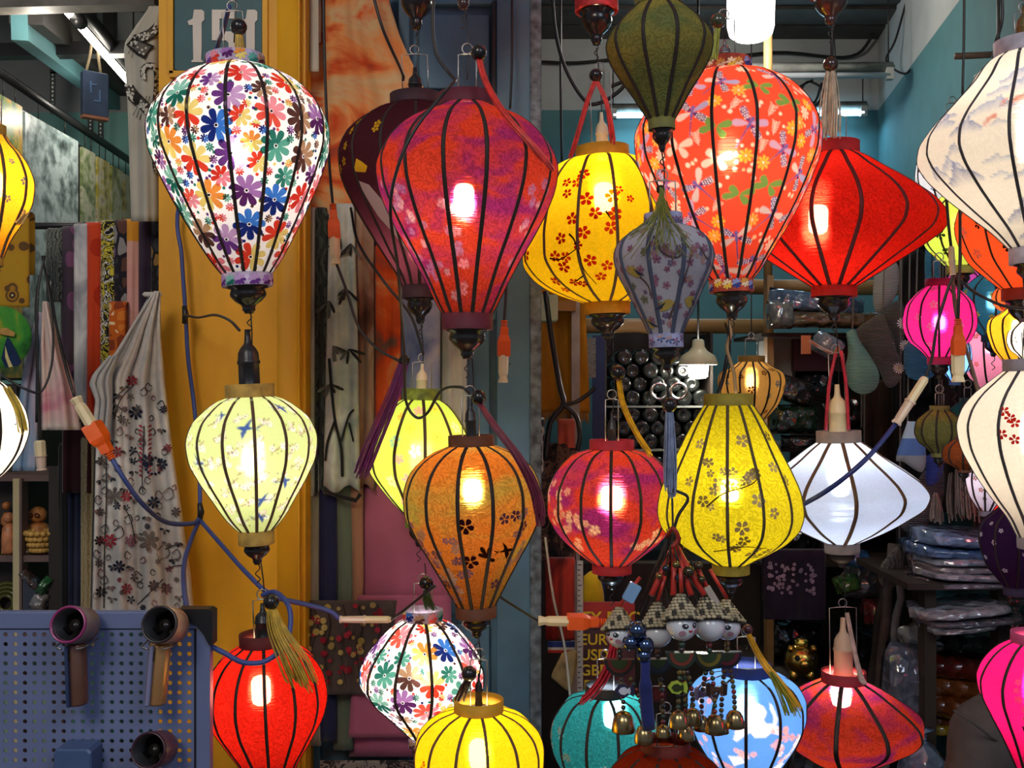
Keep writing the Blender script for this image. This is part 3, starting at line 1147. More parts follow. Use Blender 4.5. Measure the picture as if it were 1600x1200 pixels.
def collar_print(L, cols, r=9, n=8, mid='201418'):
    """the shade's print carried on round both collars"""
    rr = random.Random(int(L.xb))
    for nm, (ya, yc, h) in (('collar_print', L.top), ('collar_print', L.bot)):
        pb = MB()
        k = max(5, int(2 * PI * h / (r * 1.9)))
        for i in range(k):
            t0, z0 = 2 * PI * (i + rr.uniform(-.2, .2)) / k, (ya + yc) / 2 + rr.uniform(-4, 4)

            def g(u, v, off):
                a = t0 + u / h
                y = min(max(z0 + v, ya + .5), yc - .5)
                R = h * L.s + off
                return Vector((R * math.sin(a), -R * math.cos(a), (L.yb - y) * L.s))
            a, b = rr.choice(cols)
            for q in range(n):
                stamp(pb, g, petal(rr.uniform(0, .1) + 2 * PI * q / n, r * .1, r, r * .25), ink(a if q < n / 2 else b, .9), .0006)
        tag(pb.build(nm, None, L.root, True), kind='stuff')


def thread(key, h):
    return pm('thread_' + key, H(h), rough=.45, var=.25, scale=60, spec=.5)

# ---------------------------------------------------------------- the lanterns themselves
WARM = (1.0, .80, .50)
NEUT = (1.0, .93, .82)
COOL = (.70, .84, 1.0)
G1 = 'large lit lanterns in front'
R_ = lambda key, h=None, v=.12: pm('collar_' + key, h and H(h), rough=.7, var=v, scale=50)
f_white = fabric('silk_white_print', (.90, .87, .86), crinkle=.05, see=.01, halo=.06)
f_pale = fabric('silk_pale_green', H('d8e4a0'), crinkle=.10, see=.01, halo=.06)
f_red = fabric('silk_red', (.78, .020, .012), crinkle=.8, see=.16, halo=.36)
f_crim = fabric('silk_crimson', (.50, .046, .024), (.24, .020, .15), crinkle=.9, see=.18, halo=.46)  # purple patches mixed into the colour imitate the silk's sheen
f_maroon = fabric('silk_maroon', (.085, .022, .032), crinkle=.3, see=.05)
f_yel = fabric('silk_yellow', (.92, .64, .012), crinkle=.35, see=.12, halo=.30)
f_ylg = fabric('silk_lemon', (.72, .60, .014), crinkle=.8, see=.14, halo=.32)
f_olive = fabric('silk_olive', (.135, .145, .045), (.26, .20, .045), crinkle=.7, see=.0, trans=.1, halo=0, patch=(.4, .6))
f_orp = fabric('cotton_orange_print', (.84, .085, .036), crinkle=.05, see=.01, halo=.08)
f_grey = fabric('silk_grey_print', (.42, .39, .43), crinkle=.1, see=.0, trans=.15, halo=0)
f_lime = fabric('silk_lime', (.56, .70, .10), crinkle=.1, see=.01, halo=.06)
f_copper = fabric('silk_copper', (.50, .155, .024), (.30, .24, .05), crinkle=.9, see=.20, pscale=5, halo=.46)
f_ivory = fabric('silk_ivory', (.82, .74, .62), crinkle=.15, see=.012, halo=.12)
f_bluew = fabric('silk_blue_white', (.72, .73, .80), crinkle=.15, see=.03, halo=.12)
f_teal = fabric('silk_teal', (.02, .17, .14), crinkle=.9, see=.22, halo=.40)
f_sky = fabric('silk_sky', (.10, .27, .62), crinkle=.08, see=.02, halo=.10)
f_hot = fabric('silk_hot_pink', (.88, .012, .17), crinkle=.3, see=.08, halo=.2)
f_mag = fabric('silk_magenta', (.74, .02, .24), crinkle=.3, see=.05)
f_amber = fabric('silk_amber', (.90, .42, .02), crinkle=.3, see=.12, halo=.3)
f_pink = fabric('silk_rose', (.74, .26, .42), crinkle=.2, see=.04)
f_gold = fabric('silk_old_gold', (.42, .22, .05), crinkle=.3, see=.04)
f_navy = fabric('silk_petrol', (.02, .10, .17), crinkle=.2, see=.03)
f_purp = fabric('silk_purple', (.26, .03, .20), crinkle=.3, see=.05)
f_dpur = fabric('silk_dark_purple', (.035, .015, .06), crinkle=.2, see=0, trans=.1, halo=0)
f_rorange = fabric('silk_red_orange', (.80, .10, .02), crinkle=.2, see=.03)
f_dorange = fabric('silk_burnt_orange', (.55, .055, .012), crinkle=.5, see=.1)

L = {}
L['daisy'] = lantern('large white balloon lantern printed with multicoloured daisies, hung on the yellow pillar', 387, 2.0,
    [(115, 66), (130, 92), (150, 114), (175, 131), (205, 139), (230, 138), (265, 127), (300, 112), (340, 92), (380, 70), (410, 52)], (88, 107, 45), (428, 448, 39), f_white, pm('collar_print', H('b8a8c0'), rough=.7, var=.3, scale=60), xt=367,
    n=15, ph=.3, bulb=(235, 2.0, NEUT), fin=42, group=G1, deco=deco_daisy(25), nz=48, wire=(16, 70), ribw=5.5)
L['swallow'] = lantern('pale green lantern printed with blue swallows and white blossom, gold collars', 401, 2.0,
    [(626, 52), (640, 72), (660, 91), (690, 100), (715, 97), (745, 84), (780, 63), (810, 44)], (600, 621, 38), (828, 850, 28), f_pale, R_('gold', 'a8843a', .25), xt=390,
    n=13, ph=.6, bulb=(715, .72, NEUT), fin=32, rib=RIBB, group=G1, deco=deco_swallow, wire=None, sock=(BLKP, 92, 17), paint=(26, 110))
L['red_left'] = lantern('plain red lantern with a yellow tassel, glowing beside the perforated board', 424, 2.0,
    [(1020, 62), (1040, 80), (1065, 91), (1090, 94), (1120, 88), (1160, 66), (1200, 42), (1230, 32)], (988, 1007, 38), (1240, 1258, 29), f_red, R_('wine', '5e1418'), xt=412,
    n=13, ph=.45, bulb=(1080, 1.9, WARM), bx=-8, fin=34, group=G1, wire=(15, 50), sock=(BLKP, 52, 13))
L['maroon'] = lantern('dark maroon balloon lantern, dimly lit at its foot, behind the crimson one', 656, 2.30,
    [(172, 58), (190, 88), (215, 112), (245, 122), (275, 120), (310, 106), (350, 84), (395, 57), (430, 35)], (148, 166, 40), (446, 466, 28), f_maroon, R_('maroon', '3a2028'), xt=649,
    n=14, ph=.2, bulb=(380, 1.6, (1, .7, .62)), fin=40, group=G1, wire=(20, 62), sock=(BLKP, 48, 11),
    deco=lambda L_, pb: [blossom(pb, L_.px(x, y), 7, ink('c8951e', .9), 5, x, None, .36) for x, y in ((558, 218), (548, 240), (545, 262), (603, 218), (600, 225), (538, 270), (570, 205))] and stamp(pb, L_.px(575, 275), [(-14, 8), (-6, -10), (4, -4), (14, 4), (8, 12), (-4, 10)], ink('cf9a22', .95)) or stamp(pb, L_.px(592, 330), [(-14, -40), (6, -30), (22, 0), (36, 50), (30, 90), (16, 50), (0, 20)], ink('b09a98', .9)) or 'painted_print')
def deco_crimson(L_, pb):
    sp = spray(600, 290, 690, 450, 34, 20, 4) + spray(850, 290, 800, 420, 14, 10, 5) + spray(700, 330, 730, 480, 10, 14, 6)
    rr = random.Random(2)
    for x, y, k in sp:
        if abs(x - 731) < L_.hw(y) * .97:
            blossom(pb, L_.px(x, y), 8 * k, ink(rr.choice(['d890a8', 'a878b0', 'c8a0b8', '9a6aa8']), .55), 5, rr.random(), None, .38)
    for i in range(50):
        blossom(pb, L_.at(rr.uniform(1.7, 4.6), rr.uniform(250, 470)), 8, ink('d890a8', .55), 5, rr.random(), None, .38)
    return 'blossom_print'
L['crimson'] = lantern('large crimson and purple balloon lantern with a bright bulb and pale blossom sprays', 730, 1.93,
    [(176, 62), (190, 90), (210, 115), (235, 134), (262, 142), (290, 139), (325, 127), (365, 107), (410, 81), (450, 60), (475, 48)], (148, 168, 46), (490, 515, 40), f_crim, R_('crimson', '5a1a28'), n=14, ph=.55,
    bulb=(315, 7.0, WARM), bx=-5, fin=46, group=G1, wire=(14, 62), nz=48, ribw=6.5, bulbsize=(16, 50), deco=deco_crimson, paint=(22, 110))
sp_y = [(905, 290, 1), (895, 303, .9), (880, 318, .8), (908, 330, 1.1), (945, 328, 1.1), (887, 358, 1), (920, 352, 1), (948, 355, 1.1), (870, 385, .9), (903, 380, 1), (942, 375, 1), (895, 398, .7), (862, 410, .9), (877, 413, .9), (875, 426, 1), (913, 420, 1), (938, 428, .9), (865, 443, 1), (892, 447, .9), (930, 442, .9), (905, 450, .8), (880, 455, .8), (955, 318, .7), (880, 300, .8), (972, 332, .6)]
L['yellow'] = lantern('bright yellow round-bellied lantern painted with red blossom branches', 949, 2.35,
    [(254, 66), (270, 86), (300, 108), (340, 123), (380, 131), (405, 131), (430, 117), (450, 92), (464, 62)], (230, 248, 42), (472, 491, 36), f_yel, R_('yellow', 'c08a1a'), xt=941,
    n=14, ph=.1, bulb=(310, 4.6, WARM), fin=40, rib=RIBB, group=G1, wire=(16, 118), sock=(IVORY, 60, 10), deco=deco_blossoms(sp_y, ['c8281c', 'd8401c', 'b81c1c'], 10, [[(882, 380), (890, 390), (897, 410), (905, 432), (925, 452)], [(855, 412), (870, 415), (895, 402)], [(905, 440), (890, 448)], [(935, 350), (942, 362)]], wild=10))
L['olive'] = lantern('unlit olive green lantern hanging highest, in front of the orange print', 1034, 1.8,
    [(14, 42), (28, 58), (50, 77), (70, 83), (90, 79), (115, 66), (145, 46), (170, 31)], (-6, 9, 37), (186, 203, 21), f_olive, R_('olive', '6d6a34', .2), xt=1028, n=10, ph=.3, fin=34, wire=(16, 42), ribw=6)
L['dragonfly'] = lantern('large orange-red lantern printed with dragonflies, flowers and ferns', 1143, 2.05,
    [(122, 68), (136, 94), (155, 115), (180, 133), (210, 144), (240, 142), (280, 128), (320, 109), (360, 86), (400, 60), (425, 44)], (95, 116, 40), (437, 457, 34), f_orp, pm('collar_orange_print', H('b8442c'), rough=.7, var=.4, scale=60), xt=1133,
    n=14, ph=.2, bulb=(240, 2.7, NEUT), fin=44, group=G1, nz=48, deco=deco_dragonfly, wire=(16, 64), sock=(WIRE, 40, 9), paint=(40, 205))
def deco_birdgrey(L_, pb):
    rr = random.Random(8)
    for br in ([(1015, 380), (1022, 402), (1045, 412), (1060, 400)], [(985, 430), (1005, 450), (1012, 470)], [(1085, 395), (1095, 410), (1108, 420)], [(1040, 500), (1060, 440), (1070, 400)]):
        L_.stroke(pb, br, 4, ink('5a4a48', .9))
        for x, y in br:
            for q in range(4):
                xx, yy = x + rr.uniform(-12, 12), y + rr.uniform(-10, 10)
                if abs(xx - 1040) < L_.hw(yy) * .95:
                    blossom(pb, L_.px(xx, yy), rr.uniform(4, 7), ink(rr.choice(['a06a7c', '8c5a70', 'b08a80', '6a5a78']), .85), 5, rr.random(), None, .36)
    for th, y in scatter(L_, 9, 800, seen=[], gap=1.2):
        blossom(pb, L_.at(th, y), rr.uniform(5, 8), ink(rr.choice(['9a6a7c', '8c5a70', 'a08a80', '7a7a5c']), .8), 5, rr.random(), ink('7a3a3c', .8), .36)
    for x, y, f in ((982, 428, 1), (1035, 480, -1), (1072, 475, 1), (1010, 505, 1)):
        g = L_.px(x, y)
        stamp(pb, g, [(-12 * f, -4), (-4 * f, -10), (4 * f, -8), (12 * f, 2), (10 * f, 10), (0, 9), (-7 * f, 3)], ink('a8904a', .9), .0014)
        stamp(pb, g, [(2 * f, -5), (10 * f, 0), (20 * f, 8), (8 * f, 6)], ink('3a3a4a', .9), .0018)
    return 'bird_blossom_print'
L['birdgrey'] = lantern('small unlit grey-lilac lantern printed with birds and blossom, topped by dried grass', 1041, 1.8,
    [(358, 48), (368, 63), (382, 75), (398, 79), (420, 75), (450, 61), (485, 44), (508, 32)], (334, 353, 30), (521, 543, 27), f_grey, pm('collar_grey_print', H('8d8fae'), rough=.5, var=.3, scale=50), xt=1036, n=9, ph=.35, rib=pm('rib_slate', (.06, .07, .11), rough=.7), fin=36, deco=deco_birdgrey, wire=(20, 50), ribw=7)
L['reddiamond'] = lantern('wide plain red diamond-shaped lantern with a cream tassel above', 1303, 2.36,
    [(250, 52), (268, 78), (290, 112), (312, 141), (330, 157), (346, 164), (362, 160), (382, 137), (405, 102), (428, 66)], (222, 242, 36), (447, 464, 35), f_red, R_('red', 'b01c1c'), xt=1306,
    n=15, ph=.8, bulb=(345, 4.2, WARM), bx=-26, fin=36, group=G1, nz=44, rib=pm('rib_wine', (.10, .008, .008), rough=.7), wire=(16, 40), ribw=6.5)
L['landscape'] = lantern('large white lantern printed with blue mountains and plum branches, cut by the right frame edge', 1616, 1.8,
    [(95, 60), (125, 84), (160, 118), (190, 146), (215, 161), (235, 164), (255, 157), (290, 130), (330, 90), (360, 58)], (62, 86, 46), (386, 412, 36), f_ivory, pm('collar_white_print', H('a9a0a8'), rough=.6, var=.2, scale=50), xt=1602,
    n=14, ph=.6, bulb=(215, 2.2, NEUT), fin=36, group=G1, nz=44, deco=deco_landscape, wire=(16, 40), sock=(pm('brass_dull', H('7a6a44'), rough=.4, metal=.7), 60, 13), rib=pm('rib_taupe', (.05, .045, .05), rough=.7), paint=(22, 120))
L['lime'] = lantern('lime green diamond lantern with faint flower print behind the copper one', 655, 2.4,
    [(632, 42), (655, 62), (685, 78), (712, 84), (735, 80), (765, 60), (790, 38)], (607, 625, 30), (806, 824, 22), f_lime, pm('collar_lime', H('7f8f2c'), rough=.6, var=.4, scale=60), xt=659, n=11, ph=.3, bulb=(715, .95, NEUT), fin=30, sock=(IVORY, 44, 9), wire=(15, 40), group=G1, rib=RIBB,
    deco=deco_bits(['f2d24a', 'e88ea8', 'f0a040', '7fa8a0', 'f4e0b0'], 11, 'e0742c', .45, gap=1.15), paint=(22, 80))
def deco_copper(L_, pb):
    rr = random.Random(6)
    for x, y, k in spray(640, 800, 720, 930, 26, 15, 3) + spray(830, 800, 780, 930, 16, 14, 4) + spray(700, 830, 730, 890, 8, 10, 9):
        if abs(x - 738) < L_.hw(y) * .96:
            blossom(pb, L_.px(x, y), 8.5 * k, ink(rr.choice(['8a6a86', '9a7a80', 'b89a88', '7a5a72']), .7), 5, rr.random(), None, .38)
    for x, y in ((732, 808), (738, 865)):
        blossom(pb, L_.px(x, y), 13, ink('2a1014', .9), 5, .3, None, .36)
    bird(pb, L_.px(792, 850), 1.0, ink('23100a', .9), 1)
    for ang, ln in ((-2.1, 26), (-1.55, 22), (-2.6, 18), (.5, 14)):
        stamp(pb, L_.px(764, 860), petal(ang, 0, ln, 3.6), ink('2a140a', .9), .0012)
    for x, y in ((790, 800), (806, 797), (818, 815), (775, 905), (700, 905)):
        blossom(pb, L_.px(x, y), 9, ink('5a3a4a', .7), 5, x, None, .36)
    for i in range(40):
        blossom(pb, L_.at(rr.uniform(1.7, 4.6), rr.uniform(780, 930)), 8, ink('9a7a80', .6), 5, rr.random(), None, .38)
    return 'blossom_print'
L['copper'] = lantern('copper orange balloon lantern with painted mauve blossom, lit by a white bulb', 744, 2.0,
    [(706, 60), (722, 84), (745, 101), (775, 109), (800, 108), (830, 97), (870, 74), (905, 54), (930, 40)], (680, 697, 36), (945, 964, 32), f_copper, R_('copper', '5c3018'), xt=736, n=13, ph=.65, bulb=(768, 4.6, WARM), fin=32, group=G1, deco=deco_copper, wire=(13, 60), bulbsize=(14, 34), sock=(BLKP, 66, 9), nz=44, ribw=6)
L['daisydiamond'] = lantern('smaller white diamond lantern printed with daisies, above the yellow lantern', 660, 2.25,
    [(976, 46), (1000, 70), (1025, 89), (1050, 98), (1065, 98), (1085, 88), (1110, 63), (1130, 42)], (952, 969, 31), (1150, 1166, 22), f_white, pm('collar_print'), xt=661, n=11, ph=.4, bulb=(1055, 1.5, NEUT), fin=30, group=G1, deco=deco_daisy(21), wire=(14, 40))
L['yellowlow'] = lantern('plain bright yellow round lantern at the bottom edge, below the copper one', 748, 1.85,
    [(1118, 62), (1130, 80), (1150, 96), (1175, 102), (1200, 101), (1230, 88), (1255, 60)], (1092, 1111, 39), (1275, 1292, 34), f_yel, R_('yellow', 'c08a1a'), n=13, ph=.35, bulb=(1180, 2.2, WARM), fin=34, rib=RIBB, group=G1, wire=(13, 60), sock=(DWIRE, 46, 6), deco=deco_blossoms([(666, 1172, .6), (662, 1180, .5), (690, 1192, .6), (668, 1190, .5), (676, 1196, .5)], ['c8281c'], 8, wild=6))
L['rose'] = lantern('round crimson pink lantern with pale blossom sprays, left of the lemon lantern', 956, 2.2,
    [(710, 60), (724, 78), (745, 93), (772, 102), (798, 102), (822, 93), (845, 75), (866, 50)], (687, 703, 35), (880, 895, 31), f_crim, R_('rose', 'a01c2c'), n=14, ph=.75, bulb=(780, 4.2, WARM), fin=26, group=G1, bulbsize=(17, 36), wire=(10, 62), deco=deco_blossoms([p for p in spray(860, 760, 900, 860, 16, 10, 2) + spray(870, 795, 930, 820, 8, 6, 8) + spray(985, 840, 1035, 830, 12, 10, 3) + spray(860, 745, 880, 770, 5, 6, 1)], ['e0b890', 'd8a090', 'e8c8a0'], 7.5, wild=10), sock=(BLKP, 50, 7), paint=(20, 80))
L['lemon'] = lantern('lemon yellow pear-shaped lantern with grey-brown blossom, lower centre right', 1142, 1.98,
    [(642, 44), (665, 58), (700, 76), (740, 96), (775, 109), (800, 112), (822, 107), (845, 88), (862, 62)], (615, 633, 38), (880, 896, 29), f_ylg, R_('lemon', '8a7a24'), xt=1138, n=13, ph=.5, bulb=(768, 2.7, NEUT), fin=30, group=G1, rib=pm('rib_olive', (.07, .05, .015), rough=.7), nz=44, bulbsize=(14, 34),
    deco=deco_blossoms(spray(1080, 775, 1130, 720, 9, 9, 2) + spray(1130, 755, 1160, 730, 5, 5, 9) + spray(1100, 830, 1180, 860, 9, 9, 4) + [(1085, 690, 1), (1145, 685, 1.2), (1190, 680, 1), (1135, 810, 1.3), (1160, 770, 1.2), (1185, 790, 1), (1140, 830, 1.1), (1210, 745, 1), (1190, 725, 1), (1065, 745, .9)], ['a8947c', '8a7a4c', '9a8a6c', 'b0a08c'], 9, [[(1085, 780), (1110, 760), (1150, 748), (1165, 735)], [(1100, 850), (1140, 840), (1180, 845)]], bcol='5a4a20', wild=10), wire=None, sock=None)
L['whitediamond'] = lantern('white diamond lantern with a cool blue glow and tan ribs', 1316, 2.32,
    [(700, 48), (718, 72), (738, 102), (756, 124), (772, 133), (788, 127), (808, 101), (828, 68)], (673, 691, 34), (847, 863, 27), f_bluew, R_('ash', '8a7f78'), xt=1310, n=11, ph=.75, bulb=(755, 1.7, COOL), fin=24, finm=pm('cage_black', (.02, .015, .012)), group=G1, rib=RIBB, wire=(12, 120), sock=(IVORY, 78, 15), ribw=6)
L['magdiamond'] = lantern('crimson and purple diamond lantern at the lower right with a bright bulb showing', 1320, 2.42,
    [(1072, 50), (1088, 76), (1106, 103), (1122, 118), (1134, 121), (1148, 112), (1168, 84), (1185, 56)], (1048, 1065, 34), (1198, 1214, 26), f_crim, R_('magenta', '8a1c2a'), xt=1318, n=10, ph=.35, bulb=(1087, 6.0, WARM), bx=-4, fin=26, group=G1, wire=(21, 98), sock=(pm('ivory_wood', H('c9a888'), rough=.5), 88, 15), ribw=7, bulbsize=(15, 36))
L['tealb'] = lantern('teal green crinkled lantern with white blossom behind the hanging bells', 946, 2.25,
    [(1092, 56), (1108, 72), (1130, 83), (1150, 86), (1175, 82), (1205, 66)], (1070, 1086, 32), (1230, 1246, 28), f_teal, R_('black', '1a1a1c'), n=11, ph=.25, bulb=(1118, 5.0, COOL), bx=14, fin=26, group=G1, deco=deco_blossoms(spray(875, 1190, 950, 1180, 12, 10, 2), ['c8d0c0', 'a8c8b8'], 8, wild=6), bulbsize=(17, 40), wire=(13, 40))
L['crane'] = lantern('sky blue lantern printed with white cranes and pink blossom, under the brass bells', 1166, 2.1,
    [(1060, 66), (1078, 84), (1100, 92), (1120, 92), (1145, 84), (1180, 64), (1215, 42)], (1036, 1053, 38), (1235, 1252, 30), f_sky, R_('blue', '1c3478'), n=11, ph=.6, bulb=(1110, 1.7, NEUT), fin=30, group=G1, deco=deco_crane, wire=(14, 40), paint=(26, 100))
L['burnt'] = lantern('dark burnt-orange lantern at the bottom edge right under the bells', 1040, 1.85,
    [(1176, 52), (1190, 74), (1210, 88), (1240, 92), (1275, 80)], (1156, 1173, 38), (1310, 1326, 30), f_dorange, R_('burnt', '6a1c10'), n=10, ph=.4, fin=30, wire=(14, 40))
L['hotpink'] = lantern('hot pink lantern at the lower right, cut by the frame edge', 1618, 1.8,
    [(1012, 50), (1030, 68), (1050, 80), (1068, 85), (1085, 83), (1115, 70), (1150, 52), (1180, 38)], (988, 1004, 36), (1205, 1222, 28), f_hot, R_('pinkc', 'b0406a'), n=11, ph=.2, bulb=(1075, 1.2, (1, .7, .7)), fin=28, group=G1, wire=(14, 40), deco=deco_blossoms([(1560, 1075, .8), (1568, 1090, .8), (1572, 1105, .8), (1580, 1080, .8), (1562, 1050, .7), (1558, 1062, .6)], ['d87a9a'], 7, [[(1572, 1118), (1580, 1135), (1592, 1160)]]))
L['whiteright'] = lantern('large ivory lantern with red blossom and a painted yellow figure, at the right edge', 1622, 1.8,
    [(598, 66), (615, 86), (640, 104), (665, 111), (690, 108), (730, 92), (775, 66), (810, 42)], (560, 579, 42), (838, 856, 30), f_ivory, R_('greyc', '8a8288'), xt=1612, n=12, ph=.25, bulb=(680, .85, NEUT), fin=30, group=G1, rib=pm('rib_taupe'), wire=(14, 40),
    deco=lambda L_, pb: [blossom(pb, L_.px(x, y), 8, ink('c8281c', .8), 5, x, None, .34) for x, y in ((1536, 638), (1544, 655), (1531, 672), (1588, 625), (1540, 648), (1544, 680))] and [stamp(pb, L_.px(1597, 735), q, ink('e89a2c', .8)) for q in ([(-16, -8), (-4, -14), (4, -6), (-8, 0)], [(-10, 0), (0, 4), (6, 30), (-2, 40), (-8, 20)])] and 'painted_print')
L['amberleft'] = lantern('amber yellow lantern cut by the left frame edge', -12, 1.9,
    [(222, 26), (240, 42), (262, 54), (285, 60), (310, 58), (340, 46), (375, 26)], (196, 212, 20), (402, 416, 16), f_amber, R_('amber', 'a87a2a'), n=10, ph=.2, bulb=(290, 1.6, WARM), fin=24, group=G1, rib=RIBB, deco=deco_bits(['8a9ab0', '7a8aa8'], 7, None, .8, gap=2.2, tries=300), wire=(14, 40))
L['whiteleft'] = lantern('ivory lantern with black brushwork and a yellow fringe at the left frame edge', -26, 1.9,
    [(600, 30), (620, 48), (650, 62), (672, 65), (700, 58), (730, 40)], (580, 596, 24), (752, 766, 18), f_ivory, R_('greyc'), n=10, ph=.35, bulb=(670, .7, NEUT), fin=24, group=G1, wire=(14, 40), deco=deco_bits(['2a2622'], 8, None, .85, n=3, gap=2.4, tries=250, w=.12))
collar_print(L['daisy'], DAISY, 10)
collar_print(L['daisydiamond'], DAISY, 9)
collar_print(L['dragonfly'], [('f2c84e', 'f4dcb4'), ('3a4a8c', '8f9fd0'), ('f4dcb4', 'e0a050')], 8)
collar_print(L['birdgrey'], [('6a5a78', '8c5a70'), ('4a5a80', 'b08a80')], 7, 5)
tassel(L['whiteleft'].root, [(10, 605, 1.86), (28, 640, 1.86), (37, 680, 1.86)], 22, .006, .008, thread('yellow', 'c8a82c'), seed=2)
# bottoms of lanterns that hang above the frame
for lb, x, D, yb, hwm, fb, rm, fn, rib_ in (
        ('black turned finial of a lantern above the frame, over the maroon lantern', 651, 2.36, -12, 120, f_maroon, R_('maroon'), 58, RIBD),
        ('wine red finial of a lantern above the frame, over the crimson lantern', 724, 1.85, -32, 95, f_crim, R_('crimson'), 46, RIBD),
        ('red printed collar and black finial of a lantern above the frame, over the yellow lantern', 932, 2.3, 18, 120, f_red, pm('collar_red_print', H('c23030'), rough=.6, var=.4, scale=60), 52, RIBD),
        ('brown finial of a lantern above the frame, over the wide red lantern', 1298, 2.2, -8, 120, f_red, R_('red'), 48, RIBD)):
    lantern(lb, x, D, [(yb - 250, 60), (yb - 200, hwm), (yb - 150, hwm * .96), (yb - 90, hwm * .7), (yb - 50, hwm * .48)], (yb - 290, yb - 272, 42), (yb - 18, yb, 34), fb, rm, n=12, bulb=(yb - 160, 2.0, WARM), fin=fn, rib=rib_, group='lanterns hanging above the frame', finm=pm('finial_brown', (.05, .018, .012), rough=.2, coat=.5) if x in (724, 1298) else BLACKW)
# crowd of smaller lanterns at the right
G2 = 'crowded lanterns at the right edge'
for lb, x, D, y0, ym, y1, hw_, fb, n, bl, dc, rc in (
        ('white lantern with fine print peeping out behind the landscape lantern', 1488, 3.0, 190, 275, 356, 55, f_bluew, 11, .7, deco_bits(['c8a03c', 'a06a7c', '7a86b0'], 6, None, .5, gap=1.5, tries=500), '8a8a90'),
        ('lime yellow lantern with green leaf print between two hanging cords', 1500, 2.62, 292, 352, 428, 60, f_lime, 11, .9, deco_bits(['d8b02c', '4a7a3c', 'e0c040', '3a5a30'], 9, None, .5, gap=1.2, tries=600), '8a8a3c'),
        ('big red-orange round lantern with pale blossom under the landscape lantern', 1602, 2.15, 262, 350, 470, 102, f_rorange, 12, 2.2, deco_bits(['e8a890', 'f0c0a8', '2a2018'], 10, None, .6, gap=1.8, tries=500), '8a2c1c'),
        ('magenta pink lantern with white blossom and a daisy toy beside it', 1468, 2.5, 436, 505, 570, 54, f_mag, 12, .9, deco_bits(['f0c0d8', 'e8a8cc'], 7, None, .7, gap=1.7, tries=400), 'a01c5a'),
        ('slim purple lantern behind the hanging cords, beside the petrol blue one', 1506, 3.0, 410, 455, 512, 30, f_purp, 9, .5, None, '4a1c44'),
        ('petrol blue lantern with small yellow flowers', 1552, 2.75, 420, 472, 534, 52, f_navy, 10, .5, deco_bits(['c8c03c', 'e0d860'], 5.5, '8a6a1c', .9, gap=1.7, tries=500), '203a4a'),
        ('orange blossom lantern below the big red-orange one, at the right edge', 1604, 2.4, 432, 466, 502, 50, f_rorange, 10, 1.3, deco_bits(['f4b070', 'f2d0a0', 'e8602c'], 7, None, .5, gap=1.1, tries=400), '2a1c1c'),
        ('golden yellow lantern at the right edge with thin brown ribs', 1590, 2.25, 474, 512, 580, 44, f_amber, 11, 1.0, None, '8a6a3c'),
        ('small grey-white lantern with ink brushwork at the right edge', 1606, 2.05, 498, 532, 566, 30, f_ivory, 9, .05, deco_bits(['3a3a40'], 6, None, .8, n=3, gap=1.6, tries=300, w=.14), '6a6068'),
        ('small sky blue lantern half hidden by the orange plug', 1492, 2.75, 514, 560, 602, 25, f_sky, 9, .6, deco_bits(['d8d060'], 5, None, .8, gap=2.2, tries=150), '4a7ab0'),
        ('rose pink lantern with orange blossom branches behind the orange plug', 1550, 2.95, 496, 540, 626, 46, f_pink, 9, .9, deco_bits(['d8602c', 'e07a3c'], 6, None, .8, gap=1.8, tries=300), 'a04a6a'),
        ('unlit olive gold round lantern in front of the grey tassels', 1468, 2.5, 634, 674, 714, 37, f_olive, 10, 0, None, '6a6430'),
        ('small rust brown lantern lying against the ivory lantern', 1506, 2.35, 682, 712, 738, 32, fabric('silk_rust', (.30, .075, .02), crinkle=.7, see=0, trans=.15, halo=0), 9, 0, None, '6a3a1c'),
        ('small dark teal lantern tucked behind the ivory lantern', 1512, 2.7, 622, 652, 690, 30, fabric('silk_dark_teal', (.02, .10, .11), crinkle=.3, see=0, trans=.1, halo=0), 9, 0, deco_bits(['b8c8c8'], 4, None, .9, gap=2.2, tries=200), '1c3a3c'),
        ('pale lilac-grey lantern with fine rust print beside the red one', 1540, 2.4, 708, 748, 806, 29, fabric('silk_lilac_grey', (.46, .40, .50), crinkle=.1, see=0, trans=.3, halo=0), 9, .25, deco_bits(['7a6a78', 'a8502c'], 4.5, None, .8, gap=1.5, tries=300), '7a6a78'),
        ('plain bright red lantern behind the large ivory one', 1588, 2.65, 690, 768, 846, 50, f_red, 11, 1.5, None, '8a1414'),
        ('dark purple unlit lantern dotted with white blossom', 1588, 2.15, 778, 842, 930, 56, f_dpur, 10, 0, deco_bits(['d8d0e0'], 5, None, .9, gap=2.0, tries=260), '2a1c3a'),
        ('round old-gold lantern with brown print at the back by the bottle shelf', 1174, 3.3, 556, 596, 668, 52, f_gold, 14, .5, deco_bits(['6a3418', '4a7090', '7a3a1c'], 6, None, .8, gap=1.5, tries=500), '8a6a2c')):
    hh = y1 - y0
    c1, c2 = y0 + hh * .09, y1 - hh * .09
    lantern(lb, x, D, [(c1 + hh * .07, hw_ * .62), ((c1 * .45 + ym * .55), hw_ * .93), (ym, hw_), ((ym + c2) / 2, hw_ * .84), (c2 - hh * .08, hw_ * .52)], (y0, c1, hw_ * .40), (c2, y1, hw_ * .34), fb, R_(rc, rc), n=n, ph=random.random(), bulb=(ym, bl, NEUT) if bl else None, fin=hw_ * .45, group=G2, ribw=3.2, nz=26, deco=dc, wire=(hw_ * .18, hw_ * .5), bulbsize=(8, 22))

# ================================================================ textiles
def interp(v, y):
    if isinstance(v, (int, float)):
        return v
    return float(np.interp(y, [a for a, b in v], [b for a, b in v]))


